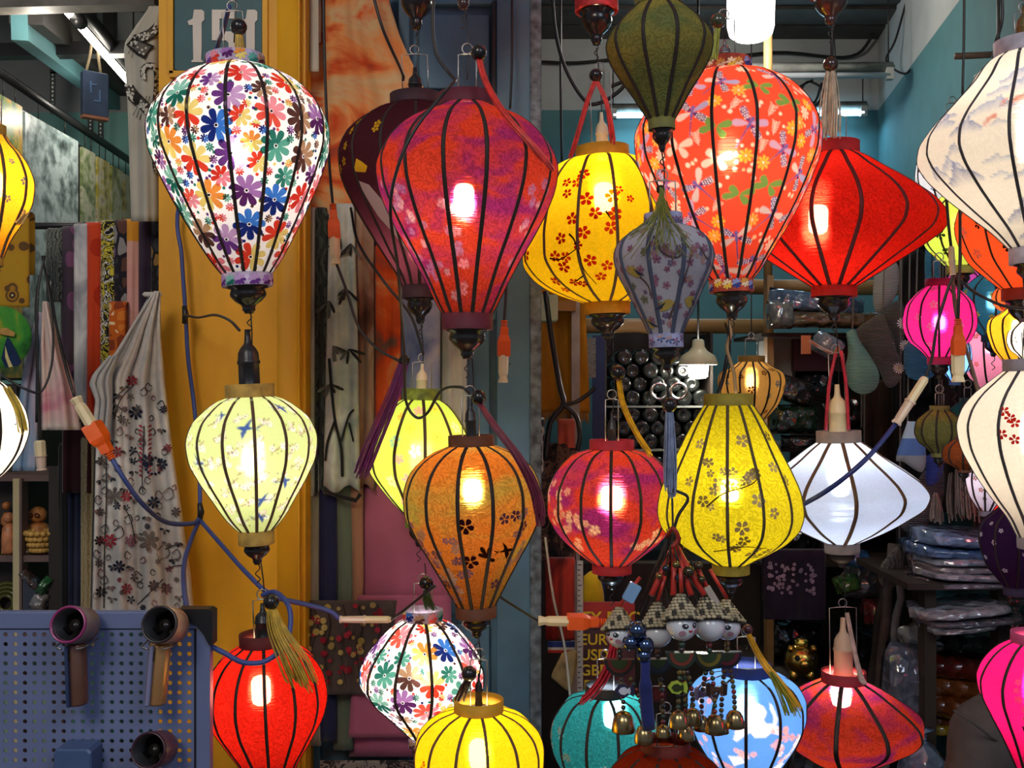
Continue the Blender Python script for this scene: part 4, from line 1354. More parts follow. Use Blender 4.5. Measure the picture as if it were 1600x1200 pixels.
def drape(name, label, cat, xl, xr, yt, yb, D, mat, folds=2., amp=.010, over=True, group=None, parent=None, hem=0, seed=0, bulge=.012, nu=22, nv=26, thick=.002, sway=0.0, deco=None, dname='print', scal=0):
    """hanging cloth with soft folds; over = it runs over a rail at its top and down the back"""
    rr = random.Random(seed + int(yt) + int(interp(xl, yt)))
    p1, p2 = rr.uniform(0, 6), rr.uniform(0, 6)

    def depth(u, v):
        return D - amp * (math.sin(2 * PI * folds * u + p1 + 1.1 * v) + .4 * math.sin(4.7 * PI * folds * u + p2)) * (.35 + .65 * min(1, v * 2.5 + .1)) - bulge * math.sin(PI * min(max(u, 0), 1)) ** .6

    def S(x, y, off=0.0):
        a, b = interp(xl, y), interp(xr, y)
        u = (x - a) / max(b - a, 1e-6)
        v = (y - yt) / (yb - yt)
        return P(x, y, depth(u, v) - off - .006)
    vs = []
    rows = 0
    if over:
        r = .016
        for i in range(8, 0, -1):
            for j in range(nu + 1):
                u = j / nu
                x = interp(xl, yt) * (1 - u) + interp(xr, yt) * u
                d0 = depth(u, 0)
                p = P(x, yt, d0)
                if i > 5:
                    vs.append(p + Vector((0, 2 * r, -(i - 5) * .05)))
                else:
                    a = PI * i / 5
                    vs.append(p + Vector((0, r - r * math.cos(a), r * .8 * math.sin(a))))
            rows += 1
    for i in range(nv + 1):
        v = i / nv
        for j in range(nu + 1):
            u = j / nu
            y = yt + (yb - yt) * v + (scal * math.sin(2 * PI * folds * u + p1) * v if scal else 0)
            x = interp(xl, y) * (1 - u) + interp(xr, y) * u + sway * math.sin(3 * v + p1) * v
            vs.append(P(x, y, depth(u, v)))
        rows += 1
    w = nu + 1
    fs = [[i * w + j, (i + 1) * w + j, (i + 1) * w + j + 1, i * w + j + 1] for i in range(rows - 1) for j in range(nu)]
    o = MB().add(vs, fs).build(name, mat, parent)
    md = o.modifiers.new('thickness', 'SOLIDIFY')
    md.thickness = thick
    md.offset = 1
    if label:
        tag(o, label, cat, group)
    if deco:
        pb = MB()
        deco(S, pb)
        tag(pb.build(dname, None, o), kind='stuff')
    return o


def dy(h, a=1.0):
    """dye or thread on cloth"""
    key = 'dye_' + h
    return MATS.get(key) or pm(key, H(h), rough=.85, var=.15, scale=60, spec=.15)


def loc(S, x, y):
    return lambda u, v, off: S(x + u, y + v, off)


def sstroke(pb, S, pts, w, mat, off=.003, sub=4, taper=.5):
    q = [(p[0], p[1]) for p in spline([(a, b, 0) for a, b in pts], sub)]
    vs = []
    for i, (x, y) in enumerate(q):
        a, b = q[max(i - 1, 0)], q[min(i + 1, len(q) - 1)]
        dx, dyy = b[0] - a[0], b[1] - a[1]
        d = math.hypot(dx, dyy) or 1
        ww = w * (1 - taper * i / len(q)) / 2
        vs += [S(x - dyy / d * ww, y + dx / d * ww, off), S(x + dyy / d * ww, y - dx / d * ww, off)]
    pb.add(vs, [(2 * i, 2 * i + 2, 2 * i + 3, 2 * i + 1) for i in range(len(q) - 1)], mat)


def rod(name, label, cat, a, b, r, mat, group=None):
    return tag(MB().tube([P(*a), P(*b)], r, 10).build(name, mat), label, cat, group)


# --- left rack
rod('rack_rail', 'dark metal rail carrying the row of printed scarves left of the pillar', 'rail', (-172, 356, 2.93), (300, 350, 2.93), .010, STEEL)
GR = 'printed scarves on the rail left of the pillar'
RK = [('grey lace-knit scarf, leftmost on the scarf rail', 73, 98, 363, 472, 'veins', ['3a3d38', '8a8c82', '55584e'], 26, (1, 1, 1)),
      ('purple and red paisley scarf beside the grey lace one', 96, 118, 360, 640, 'rings', ['d0b090', '8a2430', '3a2440', '7a4a6a', '4a3a44'], 16, (1, 1, .7)),
      ('white scarf with grey ink bamboo on the scarf rail', 115, 138, 356, 640, 'wash', ['e0dcd4', 'c9c6c2', '9a989a', '6a686c'], 13, (1, 1, .5)),
      ('orange-red scarf with peacock-eye rings on the scarf rail', 133, 160, 354, 660, 'rings', ['1c1410', 'd89a2c', 'c23a14', 'b02c10', 'c8401c'], 12, (1, 1, .8)),
      ('black and white scarf with yellow leaf print on the scarf rail', 157, 181, 351, 600, 'blot', ['1a1814', 'c8b83a', '22201a', 'd8d2c2', '1a1814'], 26, (1, 1, 1)),
      ('violet and grey shell-print scarf on the scarf rail', 177, 204, 350, 560, 'cells', ['201c24', '6a4a6c', '8a8480', '5a3a30', '7a6a78', '3a343c'], 26, (1, 1, .6)),
      ('pale pink scarf with an orange top on the scarf rail', 194, 219, 349, 560, 'stripe', ['b8a8a4', 'd29a90', 'd8a096', 'd89c90', 'd8a090', 'd8922c'], 1, (1, 1, 1)),
      ('plain dark purple scarf on the scarf rail', 216, 239, 349, 540, 'plain', ['2a2030', '3a2c40'], 20, (1, 1, 1)),
      ('dark scarf with tan scales, rightmost on the scarf rail', 236, 256, 348, 520, 'cells', ['1c1a1c', '5a5248', '8a6a3c', '3a3a40', '2a2a30'], 30, (1, 1, .8))]
for i, (lb, a, b, yt, yb, kd, cs, sc, st) in enumerate(RK):
    drape('scarf', lb, 'scarf', a, b, yt, yb, 2.90, cloth('rack_scarf_%d' % i, kd, cs, sc, stretch=st), folds=1, amp=.004, bulge=.016, group=GR, nu=10, seed=i)
drape('scarf', 'orange flame-print scarf end showing under the shell print', 'scarf', 171, 197, 478, 590, 2.86, cloth('flame', 'cells', ['c8601c', 'e8b070', '8a3a1c', 'd87a2c', 'f0cfa0'], 24), folds=1, amp=.004, group=GR, nu=10)


# cat scarf
def deco_cat(S, pb):
    K, Sp = dy('2b2724'), dy('cfc8b8')
    rr = random.Random(4)
    def band(pts, w):
        sstroke(pb, S, pts, w + 3, K, .003, taper=.1)
        sstroke(pb, S, pts, w, dy('575049'), .004, taper=.1)
        q = spline([(a, b, 0) for a, b in pts], 5)
        for p in q:
            for k in range(3):
                x, y = p.x + rr.uniform(-w * .4, w * .4), p.y + rr.uniform(-w * .4, w * .4)
                stamp(pb, loc(S, x, y), disc(rr.uniform(1.4, 2.4), 6), Sp, .006)
    band([(247, 42), (236, 52), (222, 58), (210, 62)], 13)
    for sh in ([(197, 70), (206, 60), (210, 54), (214, 60), (228, 66), (242, 72), (232, 80), (226, 92), (214, 86)],):
        stamp(pb, loc(S, 0, 0), sh, K, .003)
        stamp(pb, loc(S, 0, 0), [(200, 70), (212, 63), (236, 73), (225, 88)], dy('6a635a'), .004)
    for x, y in ((205, 70), (215, 74), (222, 78), (228, 75), (212, 68), (218, 82), (224, 84)):
        stamp(pb, loc(S, x, y), disc(2, 6), Sp, .006)
    band([(224, 120), (224, 108), (232, 102), (243, 106), (245, 130), (242, 160)], 6)
    band([(199, 135), (208, 148), (222, 162), (236, 178), (246, 192)], 15)
    band([(203, 150), (214, 160), (230, 172)], 8)
    band([(246, 238), (243, 255), (246, 270)], 8)
    for a in ((208, 180, 214, 168), (213, 184, 217, 172), (218, 187, 221, 176), (229, 150, 226, 162), (234, 150, 231, 164), (200, 84, 205, 76), (206, 90, 208, 82)):
        sstroke(pb, S, [(a[0], a[1]), ((a[0] + a[2]) / 2, (a[1] + a[3]) / 2), (a[2], a[3])], 1.2, K, .004)


drape('cat_scarf', 'cream scarf printed with spotted black cats, hanging left of the pillar top', 'scarf', [(15, 232), (40, 214), (70, 194), (150, 200), (345, 206)], 254, 15, 346, 2.80, cloth('cream_silk', 'plain', ['b5ad9b', 'bfb8a6'], 6), folds=1.2, amp=.012, bulge=.02, deco=deco_cat, dname='cat_print')


# white embroidered shawl
def deco_shawl(S, pb):
    rr = random.Random(12)
    def flower(x, y, r, c, n=7):
        blossom(pb, loc(S, x, y), r, dy(c), n, rr.random(), dy('7a6a60'), .24, .003)
    def curl(x, y, k, c, f=1):
        sstroke(pb, S, [(x, y), (x + 8 * k * f, y - 6 * k), (x + 12 * k * f, y + 4 * k), (x + 4 * k * f, y + 9 * k), (x - 1 * k * f, y + 3 * k)], 1.8, dy(c), .003, 9)
    for x, y, r, c in ((206, 595, 9, 'a03038'), (212, 645, 11, '1f2436'), (230, 720, 11, '22283a'), (253, 725, 9, '2c303c'), (183, 706, 9, '9a3038'), (178, 775, 14, '6a6058'), (198, 775, 9, 'a0303c'), (240, 785, 10, '1f2a3c'), (232, 845, 17, '7a6f62'), (172, 845, 11, 'a02c38'), (155, 845, 8, '2a2a2c'), (186, 885, 10, '1f2436'), (205, 845, 10, '9a6068'), (158, 720, 7, '6a5a54'), (157, 800, 7, '5a5048'), (155, 880, 7, '6a5a50'), (158, 925, 9, '2a2a2c'), (275, 800, 8, '6a5a50'), (190, 655, 7, '5a5450'), (260, 920, 9, '8a6060'), (240, 915, 9, '5a4a48'), (255, 640, 6, '2a3048'), (262, 700, 7, 'a04048'), (198, 920, 9, '9a3a48')):
        if x < interp([(460, 250), (520, 250), (600, 257), (700, 268), (800, 283), (900, 297), (1000, 306)], y) - 4:
            flower(x, y, r, c)
    for x, y, k, c, f in ((190, 640, 1.2, '4a4440', -1), (245, 632, 1.0, '3a3434', 1), (203, 712, 1.2, '2a2426', 1), (255, 770, 1.3, '8a6a60', 1), (178, 830, 1.3, '5a4a44', 1), (215, 690, 1.0, '4a3a3a', 1), (246, 860, 1.5, '8a7264', 1), (222, 900, 1.2, '5a4a48', -1), (160, 745, .9, '4a4440', 1), (159, 780, .9, '4a4440', -1), (158, 825, .9, '4a4440', 1), (157, 865, .9, '4a4440', -1), (157, 905, .9, '4a4440', 1), (195, 810, 1, '3a3434', 1), (268, 865, 1.1, '7a5a54', 1)):
        curl(x, y, k, c, f)
    for a in ([(148, 700), (146, 780), (144, 860), (142, 955)], [(165, 690), (166, 780), (163, 860), (162, 950)], [(225, 665), (224, 700), (222, 740), (223, 770)], [(193, 790), (205, 815), (212, 850)], [(215, 945), (235, 925), (255, 905)], [(258, 858), (272, 852), (286, 852)], [(258, 890), (275, 884), (292, 884)], [(170, 640), (182, 620), (198, 605)], [(178, 655), (188, 625), (210, 600)]):
        sstroke(pb, S, a, 1.8, dy('3c3634'), .003, taper=.1)
    XR = [(460, 250), (520, 250), (600, 257), (700, 268), (800, 283), (900, 297), (1000, 306)]
    used = []
    for i in range(400):
        y = rr.uniform(600, 950)
        x = rr.uniform(152, interp(XR, y) - 8)
        if any((x - a) ** 2 + (y - b) ** 2 < 240 for a, b in used):
            continue
        used.append((x, y))
        q = rr.random()
        if q < .35:
            flower(x, y, rr.uniform(4, 7), rr.choice(['6a6058', '8a7a6c', '22283a', '9a3038', '5a4a48']), rr.choice((5, 6, 8)))
        elif q < .7:
            curl(x, y, rr.uniform(.5, .9), rr.choice(['4a4440', '7a6a60', '3a3434', '8a5a5c']), rr.choice((1, -1)))
        else:
            for a in (0, 1.1, 2.3):
                stamp(pb, loc(S, x, y), petal(a + rr.random(), 1, 8, 2.2), dy(rr.choice(['6a6058', '8a6a60', '33363a'])), .003)
    for i in range(12):
        for sd in (-1, 1):
            x, y = 227 + sd * 4, 668 + i * 7
            stamp(pb, loc(S, x, y), petal(-.6 if sd > 0 else PI + .6, 0, 7, 2), dy('a03a44'), .003)
    for i in range(14):
        stamp(pb, loc(S, 240 + 13 * math.cos(i * .45), 728 + 13 * math.sin(i * .45)), disc(2.6, 5), dy('23263a'), .003)


drape('embroidered_shawl', 'white shawl embroidered with red, navy and brown flowers, draped in front of the pillar', 'shawl',
      [(455, 242), (500, 212), (550, 182), (590, 152), (640, 152), (700, 150), (960, 142)], [(455, 250), (520, 250), (600, 257), (700, 268), (800, 283), (900, 297), (1000, 306)], 455, 965, 2.52,
      cloth('white_linen', 'plain', ['c9c2b6', 'd6cfc4'], 30), folds=3.2, amp=.016, bulge=.02, over=False, nu=44, nv=40, deco=deco_shawl, dname='embroidery')
drape('shawl_frill', 'sheer white ruffled scarf edge beside the embroidered shawl', 'scarf', [(555, 172), (585, 146), (600, 140), (625, 150), (645, 148), (690, 146)], [(555, 185), (585, 176), (640, 176), (690, 170)], 556, 690, 2.48, cloth('sheer_white', 'plain', ['bcb5ac', 'c6c0b6'], 30), folds=3, amp=.01, over=False, nu=18)
drape('white_shirt', 'plain white garment shoulder on a hanger above the embroidered shawl', 'garment', [(465, 232), (490, 218), (520, 211), (530, 216)], [(465, 252), (530, 254)], 463, 532, 2.62, cloth('white_plain', 'plain', ['a8a6a8', 'b8b6b6'], 12), folds=.7, amp=.012, over=False, nu=12)
hg = tag(MB().box(P(238, 460, 2.6), (.05, .008, .012), bev=.005).build('clothes_hanger', pm('hanger_white', H('c8c4ba'), rough=.35)), 'cream plastic hanger end at the pillar edge', 'hanger')
drape('gold_tapestry', 'mustard hanging cloth with rings and squares at the left edge', 'wall hanging', -30, 46, 338, 480, 2.68, cloth('gold_rings', 'rings', ['c8b48a', '3a2a18', '9a6a1c', '5a4020', 'a87a1c', 'a8801c'], 22), folds=.7, amp=.005)
# painted conical fan
ft = thing('painted_fan', P(12, 578, 2.6), 'round green painted fan with a dark tree at the left edge', 'fan')
A = Matrix.Rotation(PI / 2, 3, 'X')
s_ = 2.6 / F
MB().lathe([(0, .006), (38 * s_, .003), (49 * s_, 0), (49 * s_, -.004), (0, -.004)], 36, P(0, 527, 2.6), None, Matrix.Rotation(PI / 2, 3, 'X')).build('fan_disc', cloth('fan_green', 'wash', ['14401c', '2f7a2c', '4a8a2c', 'a8881c'], 9), ft)
Sf = lambda x, y, off=0: P(x, y, 2.588 - off)
pb = MB()
stamp(pb, loc(Sf, 0, 0), [(12, 525), (18, 535), (34, 566), (28, 572), (8, 574), (2, 560), (8, 536)], dy('1c2c4a'), 0)
stamp(pb, loc(Sf, 0, 0), [(0, 514), (10, 512), (24, 520), (22, 526), (4, 523), (-4, 520)], dy('b0884a'), .001)
stamp(pb, loc(Sf, 0, 0), [(8, 540), (14, 560), (20, 573), (14, 574), (8, 558)], dy('c8b878'), .001)
tag(pb.build('painted_tree', None, ft), kind='stuff')
# tie-dye bags
TD = cloth('tiedye_pink', 'wash', ['c0607a', 'd8a8a4', 'd8c0b0', 'ddd0c4'], 6)
TB = cloth('tiedye_blue', 'wash', ['3a6a9a', '7a98b0', 'b8a0a8', 'c890a0'], 6, stretch=(1, 1, .5))
bg = thing('tie_dye_bag', P(90, 672, 2.62), 'pale pink tie-dyed drawstring bag hanging by black cords', 'bag')
drape('bag_body', None, None, [(470, 68), (540, 64), (672, 66)], [(470, 73), (540, 94), (600, 115), (672, 127)], 471, 672, 2.62, TD, folds=1.5, amp=.012, over=False, parent=bg, bulge=.03)
for pts in ([(62, 430), (56, 480), (58, 560), (57, 660)], [(74, 430), (82, 480), (100, 560), (116, 620)]):
    MB().tube(spline([P(x, y, 2.585) for x, y in pts], 6), .0035, 6).build('cord', BLKCORD, bg)
drape('tie_dye_bag', 'blue and pink tie-dyed bag behind the pale pink one', 'bag', [(490, 58), (540, 46), (600, 34), (735, 20)], [(490, 68), (600, 66), (735, 62)], 488, 736, 2.68, TB, folds=1.5, amp=.01, over=False, bulge=.02)
# lower left dark clothes and the dark post
drape('dark_garment', 'dark maroon folded garment below the scarf rail', 'garment', 98, 150, 560, 770, 2.96, cloth('maroon_cloth', 'plain', ['32141a', '451c22'], 9), folds=1.2, amp=.01)
drape('dark_garment', 'navy hanging trousers beside the dark post', 'garment', 106, 130, 660, 1010, 2.99, cloth('navy_cloth', 'plain', ['181c30', '232a44'], 9), folds=1, amp=.008)
drape('dark_garment', 'black hanging cloth between post and navy trousers', 'garment', 92, 110, 700, 1010, 3.0, cloth('black_cloth', 'plain', ['0e0c0c', '181616'], 9), folds=1, amp=.006)
drape('fringed_throw', 'beige fringed throw hanging left of the embroidered shawl', 'throw', 127, 150, 690, 1010, 2.95, cloth('beige_fringe', 'veins', ['8a7a58', 'b8a884', '9a8a66'], 30), folds=1, amp=.006)
# --- middle: shawls in front of the blue door
GD = 'scarves in front of the blue door'
drape('landscape_shawl', 'large orange silk shawl with autumn mountains, top left of the blue door', 'shawl', [(-30, 492), (60, 480), (340, 478)], [(-30, 606), (0, 607), (60, 626), (100, 645), (150, 668), (340, 690)], -30, 335, 2.72, cloth('autumn_silk', 'wash', ['6a3c34', 'c2481c', 'd88a4c', 'c9a878', 'd2561c', 'b8702c'], 4.2, stretch=(1, 1, 1.5)), folds=2.2, amp=.014, nu=30, group=GD)
drape('scarf', 'narrow cream cloth hanging against the pillar edge', 'scarf', 471, 498, -30, 112, 2.68, cloth('cream_silk', 'plain', ['b5ad9b', 'bfb8a6']), folds=1, amp=.01, group=GD, nu=12)


def deco_bamboo(S, pb):
    K = dy('2b2a28'); G = dy('5c5c56')
    for pts, w in (([(535, 745), (533, 700), (524, 660), (518, 610), (514, 560)], 5), ([(533, 690), (545, 650), (553, 640)], 4), ([(524, 655), (512, 690), (508, 720)], 4), ([(545, 660), (552, 690)], 3)):
        sstroke(pb, S, pts, w, K, .004, taper=.2)
    rr = random.Random(3)
    for cx, cy in ((545, 545), (520, 540), (540, 450), (515, 470), (548, 380), (515, 600), (530, 365)):
        for k in range(5):
            a = rr.uniform(.3, 2.6)
            stamp(pb, loc(S, cx, cy), petal(a, 0, rr.uniform(16, 30), 2.6), K if rr.random() < .6 else G, .003)


HEMB = cloth('bamboo_silk', 'wash', ['d8d8d0', 'b8bab2', '98a098', 'c9c8bc'], 7)
MID = [('silver grey scarf nearest the pillar, in front of the door', 479, 498, 331, 770, 2.72, cloth('silver', 'wash', ['8a8a8a', 'b8b4b0', '9a9490'], 9, stretch=(1, 1, .3)), None),
       ('dark green scarf with black bamboo strokes beside the silver one', 493, 514, 331, 770, 2.715, cloth('dark_bamboo', 'veins', ['2a2e28', '1a1c1a', '40443c'], 14), None),
       ('white ink-bamboo scarf with a black hem in front of the door', [(325, 515), (770, 506)], [(325, 553), (500, 558), (770, 562)], 325, 764, 2.69, HEMB, deco_bamboo),
       ('brown autumn-leaf scarf beside the white bamboo scarf', 551, 584, 326, 762, 2.71, cloth('autumn_brown', 'wash', ['4a2c20', '7a4a38', 'a88a74', 'b8a890'], 5, stretch=(1, 1, .6)), None),
       ('narrow navy scarf in front of the door', 574, 594, 330, 760, 2.73, cloth('navy_scarf', 'plain', ['1c2430', '2a3440']), None),
       ('vermilion scarf with a white band in front of the door', 586, 626, 390, 690, 2.71, cloth('vermilion', 'wash', ['6a4a3a', 'c23c12', 'd8541c', 'd89a5c', 'e0b08a'], 4, stretch=(1, 1, 1.3)), None),
       ('blue-lilac crane scarf in front of the door', 627, 687, 470, 700, 2.71, cloth('blue_lilac', 'wash', ['5a6488', '8288a4', 'a8a4b0', 'c9c4c4'], 5), None),
       ('grey-white scarf at the right of the door scarves', 690, 729, 500, 700, 2.73, cloth('ash_white', 'wash', ['9a948c', 'b8b0a4', 'c0b8ac'], 5), None)]
for i, (lb, a, b, yt, yb, D, mt, dc) in enumerate(MID):
    drape('scarf', lb, 'scarf', a, b, yt, yb, D, mt, folds=1.3, amp=.007, group=GD, nu=16, seed=i, deco=dc, dname='bamboo_print', scal=6)
pb = tag(MB().tube([P(506, 766, 2.68), P(530, 775, 2.675), P(556, 782, 2.68), P(563, 772, 2.685)], .006, 6).build('scarf_hem', cloth('hem', 'plain', ['1c1816', '2c2624'])), 'dark stitched roll of the bamboo scarf hem', 'scarf')
rod('hanging_rail', 'thin rail carrying the scarves in front of the door', 'rail', (476, 327, 2.735), (735, 327, 2.735), .006, STEEL)
tag(MB().box(P(691, 600, 2.745), (.016, .012, .42)).build('hanging_steel_strip', pm('zinc', H('8a8a86'), rough=.4, metal=.5)), 'grey upright metal strip between the scarves', 'strip')
LOW = [('beige folded shawl at the pillar foot', 480, 502, 757, 1165, 'a39a86'), ('navy blue folded shawl', 499, 526, 757, 1158, '23264a'), ('sage green folded shawl', 522, 552, 760, 1172, '66705f'), ('peach folded shawl', 547, 567, 762, 1120, 'a87a60'), ('long rose pink shawl hanging to the bottom', [(765, 566), (930, 560), (1180, 546)], [(765, 690), (930, 700), (1180, 706)], 764, 1182, 'b0607c')]
for i, (lb, a, b, yt, yb, c) in enumerate(LOW):
    drape('folded_shawl', lb + ' in front of the door' if 'pillar' not in lb else lb, 'shawl', a, b, yt, yb, 2.735 - .006 * (i % 2), cloth('plain_' + c, 'plain', [c, c], 12), folds=.8 if i < 4 else 1.4, amp=.005, group='plain shawls below the printed scarves', nu=14, seed=i, bulge=.014)
drape('folded_shawl', 'second fold of the rose pink shawl, its hem showing lower right', 'shawl', [(910, 560), (1150, 545)], [(910, 704), (1150, 708)], 930, 1152, 2.70, cloth('plain_b0607c', 'plain', ['b0607c']), folds=1, amp=.004, over=False, group='plain shawls below the printed scarves', nu=14)


def deco_berry(S, pb):
    rr = random.Random(9)
    for x0 in (490, 510, 536, 560, 590):
        sstroke(pb, S, [(x0, 945), (x0 + 6, 980), (x0 - 3, 1020), (x0 + 5, 1070)], 1.6, dy('2a2420'), .003)
        for k in range(14):
            x, y = x0 + rr.uniform(-9, 10), 945 + rr.uniform(0, 125)
            c = rr.choice(['8a2430', 'a03040', '8a2430', 'a8904a', 'b09a5c'])
            stamp(pb, loc(S, x, y), disc(rr.uniform(3, 6), 7), dy(c), .003 + .001 * (k % 3))


drape('berry_scarf', 'sheer brown scarf printed with red berries across the folded shawls', 'scarf', 484, [(935, 620), (1085, 604)], 938, 1085, 2.685, cloth('berry_ground', 'plain', ['4a403c', '5a4e48'], 10), folds=2.5, amp=.008, over=False, group=GD, deco=deco_berry, dname='berry_print', nu=26)
rod('hanging_rail', 'dark rod above the plain shawls in front of the door', 'rail', (476, 760, 2.752), (720, 764, 2.752), .006, STEEL)
drape('printed_bundle', 'dark floral bundle at the very bottom beneath the shawls', 'cloth', 500, 660, 1188, 1300, 2.70, cloth('bundle', 'blot', ['3a3030', '8a8078', '2a2424', '6a5a54'], 14), folds=3, amp=.01, over=False)

# ================================================================ inside the right hand shop
def px_box(name, xa, xb, ya, yb, D, dep, mat, parent=None, bev=.0, rot=None):
    a, b = P(xa, ya, D), P(xb, yb, D)
    return MB().box(((a.x + b.x) / 2, D + dep / 2, (a.z + b.z) / 2), (abs(b.x - a.x), dep, abs(a.z - b.z)), rot, bev=bev).build(name, mat, parent)


BAMB = pm('bamboo', H('a07a4a'), rough=.5, var=.2, scale=12, streak=(.4, 1, 1))
WOODO = pm('ochre_wood', H('9a6a2c'), rough=.6, var=.25, scale=8, streak=(1, 1, .3))
WOODD = pm('dark_wood', (.030, .021, .016), rough=.6, var=.35, scale=8, streak=(1, 1, .3))
GLASSD = pm('dark_glass', (.010, .012, .011), rough=.14, var=.4, spec=.45)
# round ceiling lamp
t = thing('hanging_ceiling_lamp', P(1173, 62, 4.0), 'glowing round ceiling lamp at the top of the right shop', 'lamp')
s4 = 4.0 / F
c = P(1173, 62, 4.0)
MB().lathe([(0, 0), (24 * s4, .003), (33 * s4, .02), (36 * s4, .05), (37 * s4, .17), (30 * s4, .18), (0, .18)], 28, c).build('glass_shade', glow('lamp_shade_glow', (1, .95, .84), 6.0, 1), t)
MB().lathe([(30 * s4, .175), (32 * s4, .185), (26 * s4, .23), (6 * s4, .25), (5 * s4, 1.0), (0, 1.0)], 20, c).build('lamp_cap', pm('lamp_cap', H('8a8a86'), rough=.4), t)
lamp('ceiling_lamp_light', 'POINT', c + Vector((0, 0, .09)), 13, (1, .95, .86), .07)
# fluorescent tubes
def tube_light(label, a, b, lit, col, power, hangz=.5):
    A, B = P(*a), P(*b)
    t = thing('fluorescent_lamp_ceiling', A.lerp(B, .5), label, 'lamp')
    d = (B - A).normalized()
    n = 4
    MB().tube([A - d * .02, B + d * .02], .026, 4).build('housing', pm('housing', H('8f918c'), rough=.5, var=.3), t)
    off = Vector((0, -.012, -.036))
    if lit:
        MB().tube([A + off, B + off], .014, 12).build('tube', glow('tube_%s' % col[0], col, power, 1), t)
    else:
        MB().tube([A + off, B + off], .014, 12).build('tube', pm('tube_off', H('c4ccd6'), rough=.25, var=.03), t)
    for q in (A, B):
        MB().box(q + off * .8, (.03, .03, .05)).build('lamp_holder', pm('holder', H('a8aaa6'), rough=.5), t)
        MB().tube([q, q + Vector((0, 0, hangz))], .003, 5).build('hanger_wire', DWIRE, t)
    if lit:
        l = lamp('tube_light', 'AREA', A.lerp(B, .5) + off + Vector((0, -.03, -.04)), lit, col, (B - A).length, (0, 0, math.atan2(d.y, d.x)), .06)
    return t


tube_light('unlit fluorescent fixture below the ceiling of the right shop', (1060, 108, 4.4), (1388, 106, 4.4), 0, (1, 1, 1), 0, .55)
tube_light('blue-white lit fluorescent tube on the back wall behind the lanterns', (958, 170, 5.1), (1348, 166, 5.1), 6, (.45, .78, 1.0), 5.0, .2)
# cable mess on the wall
CW = 'cables sagging on the shop walls'
def cord(label, pts, r=.003, mat=BLKCORD, group=None, name='hanging_cable', cat='cable', k=7, n=6):
    return tag(MB().tube(spline([P(*p) for p in pts], k), r, n).build(name, mat), label, cat, group)


cord('thin cable sagging along the top of the back wall', [(830, 96, 5.15), (900, 98, 5.15), (980, 92, 5.15), (1060, 100, 5.15), (1210, 82, 5.15), (1330, 88, 5.15), (1372, 40, 5.1)], .008, DWIRE, CW)
cord('cable dropping straight down the teal wall corner', [(1432, -20, 4.4), (1438, 60, 4.4), (1440, 130, 4.4), (1444, 240, 4.4)], .008, BLKCORD, CW)
cord('looping cable beside the unlit fixture', [(1422, -20, 4.6), (1400, 60, 4.6), (1385, 95, 4.6), (1415, 115, 4.5), (1436, 85, 4.5)], .005, BLKCORD, CW)
cord('coiled black cable under the unlit fixture', [(1270, 125, 4.9), (1245, 140, 4.9), (1250, 160, 4.9), (1275, 165, 4.9), (1285, 140, 4.9), (1262, 128, 4.9), (1250, 150, 4.9), (1272, 160, 4.9), (1284, 130, 4.9)], .006, BLKCORD, CW)
cord('long black cable hanging left of the yellow lantern', [(862, -20, 3.2), (868, 50, 3.2), (885, 110, 3.2), (915, 158, 3.2), (940, 160, 3.2), (970, 140, 3.2), (975, 128, 3.2), (955, 135, 3.2)], .006, BLKCORD, CW)
cord('straight wire hanging near the door edge', [(876, -20, 3.3), (876, 120, 3.3), (878, 260, 3.3)], .004, BLKCORD, CW)
cord('second straight wire near the door edge', [(842, 84, 5.1), (840, 150, 5.1), (838, 230, 5.1)], .007, BLKCORD, CW)
# bracket on the right wall
rod('wall_bracket_rail', 'brown metal bracket bar on the right teal wall', 'bracket', (1492, 88, 3.3), (1560, 85, 3.3), .011, pm('rust_bar', H('6a5a4c'), rough=.5))
# bamboo poles
rod('bamboo_pole_rail', 'horizontal bamboo pole across the back of the shop', 'pole', (684, 508, 4.1), (1196, 510, 4.1), .030, BAMB)
rod('bamboo_pole_rail', 'second bamboo pole, higher, behind the wide red lantern', 'pole', (1150, 448, 4.3), (1442, 450, 4.3), .032, BAMB)
for i, x in enumerate((1012, 1045, 1200)):
    rod('bamboo_post_mount', '%s bamboo upright at the back pole' % ('leftmost', 'middle', 'rightmost')[i], 'post', (x, -45, 4.165), (x, 522, 4.165), .018, BAMB, 'bamboo uprights')
# pendant lamp
t = thing('pendant_lamp', P(1091, 592, 3.9), 'cream enamel pendant lamp with a glowing white bulb', 'lamp')
s4 = 3.9 / F
c = P(1091, 592, 3.9)
MB().lathe([(30 * s4, 22 * s4), (31 * s4, 24 * s4), (26 * s4, 36 * s4), (14 * s4, 44 * s4), (10 * s4, 50 * s4), (9 * s4, 60 * s4), (6 * s4, 62 * s4), (6 * s4, 60 * s4), (12 * s4, 43 * s4), (24 * s4, 34 * s4), (29 * s4, 22 * s4)], 26, c, closed=True).build('lamp_shade', pm('enamel_cream', H('d8cda8'), rough=.35, var=.04), t)
MB().lathe([(0, 0), (11 * s4, .002), (15 * s4, .01), (16 * s4, 24 * s4), (9 * s4, 40 * s4), (0, 40 * s4)], 18, c).build('light_bulb', glow('pendant_glow', (1, .97, .90), 9.0, 1), t)
MB().tube([c + Vector((0, 0, 60 * s4)), Vector((c.x, c.y, 3.34))], .004, 6).build('cord', BLKCORD, t)
lamp('pendant_light', 'POINT', c + Vector((0, -.0, 10 * s4)), 4, (1, .95, .85), .035)
# cord for the old-gold lantern at the back
cord('thin cord holding the old-gold lantern', [(1174, 535, 3.3), (1174, 300, 3.3), (1174, -10, 3.3)], .002)
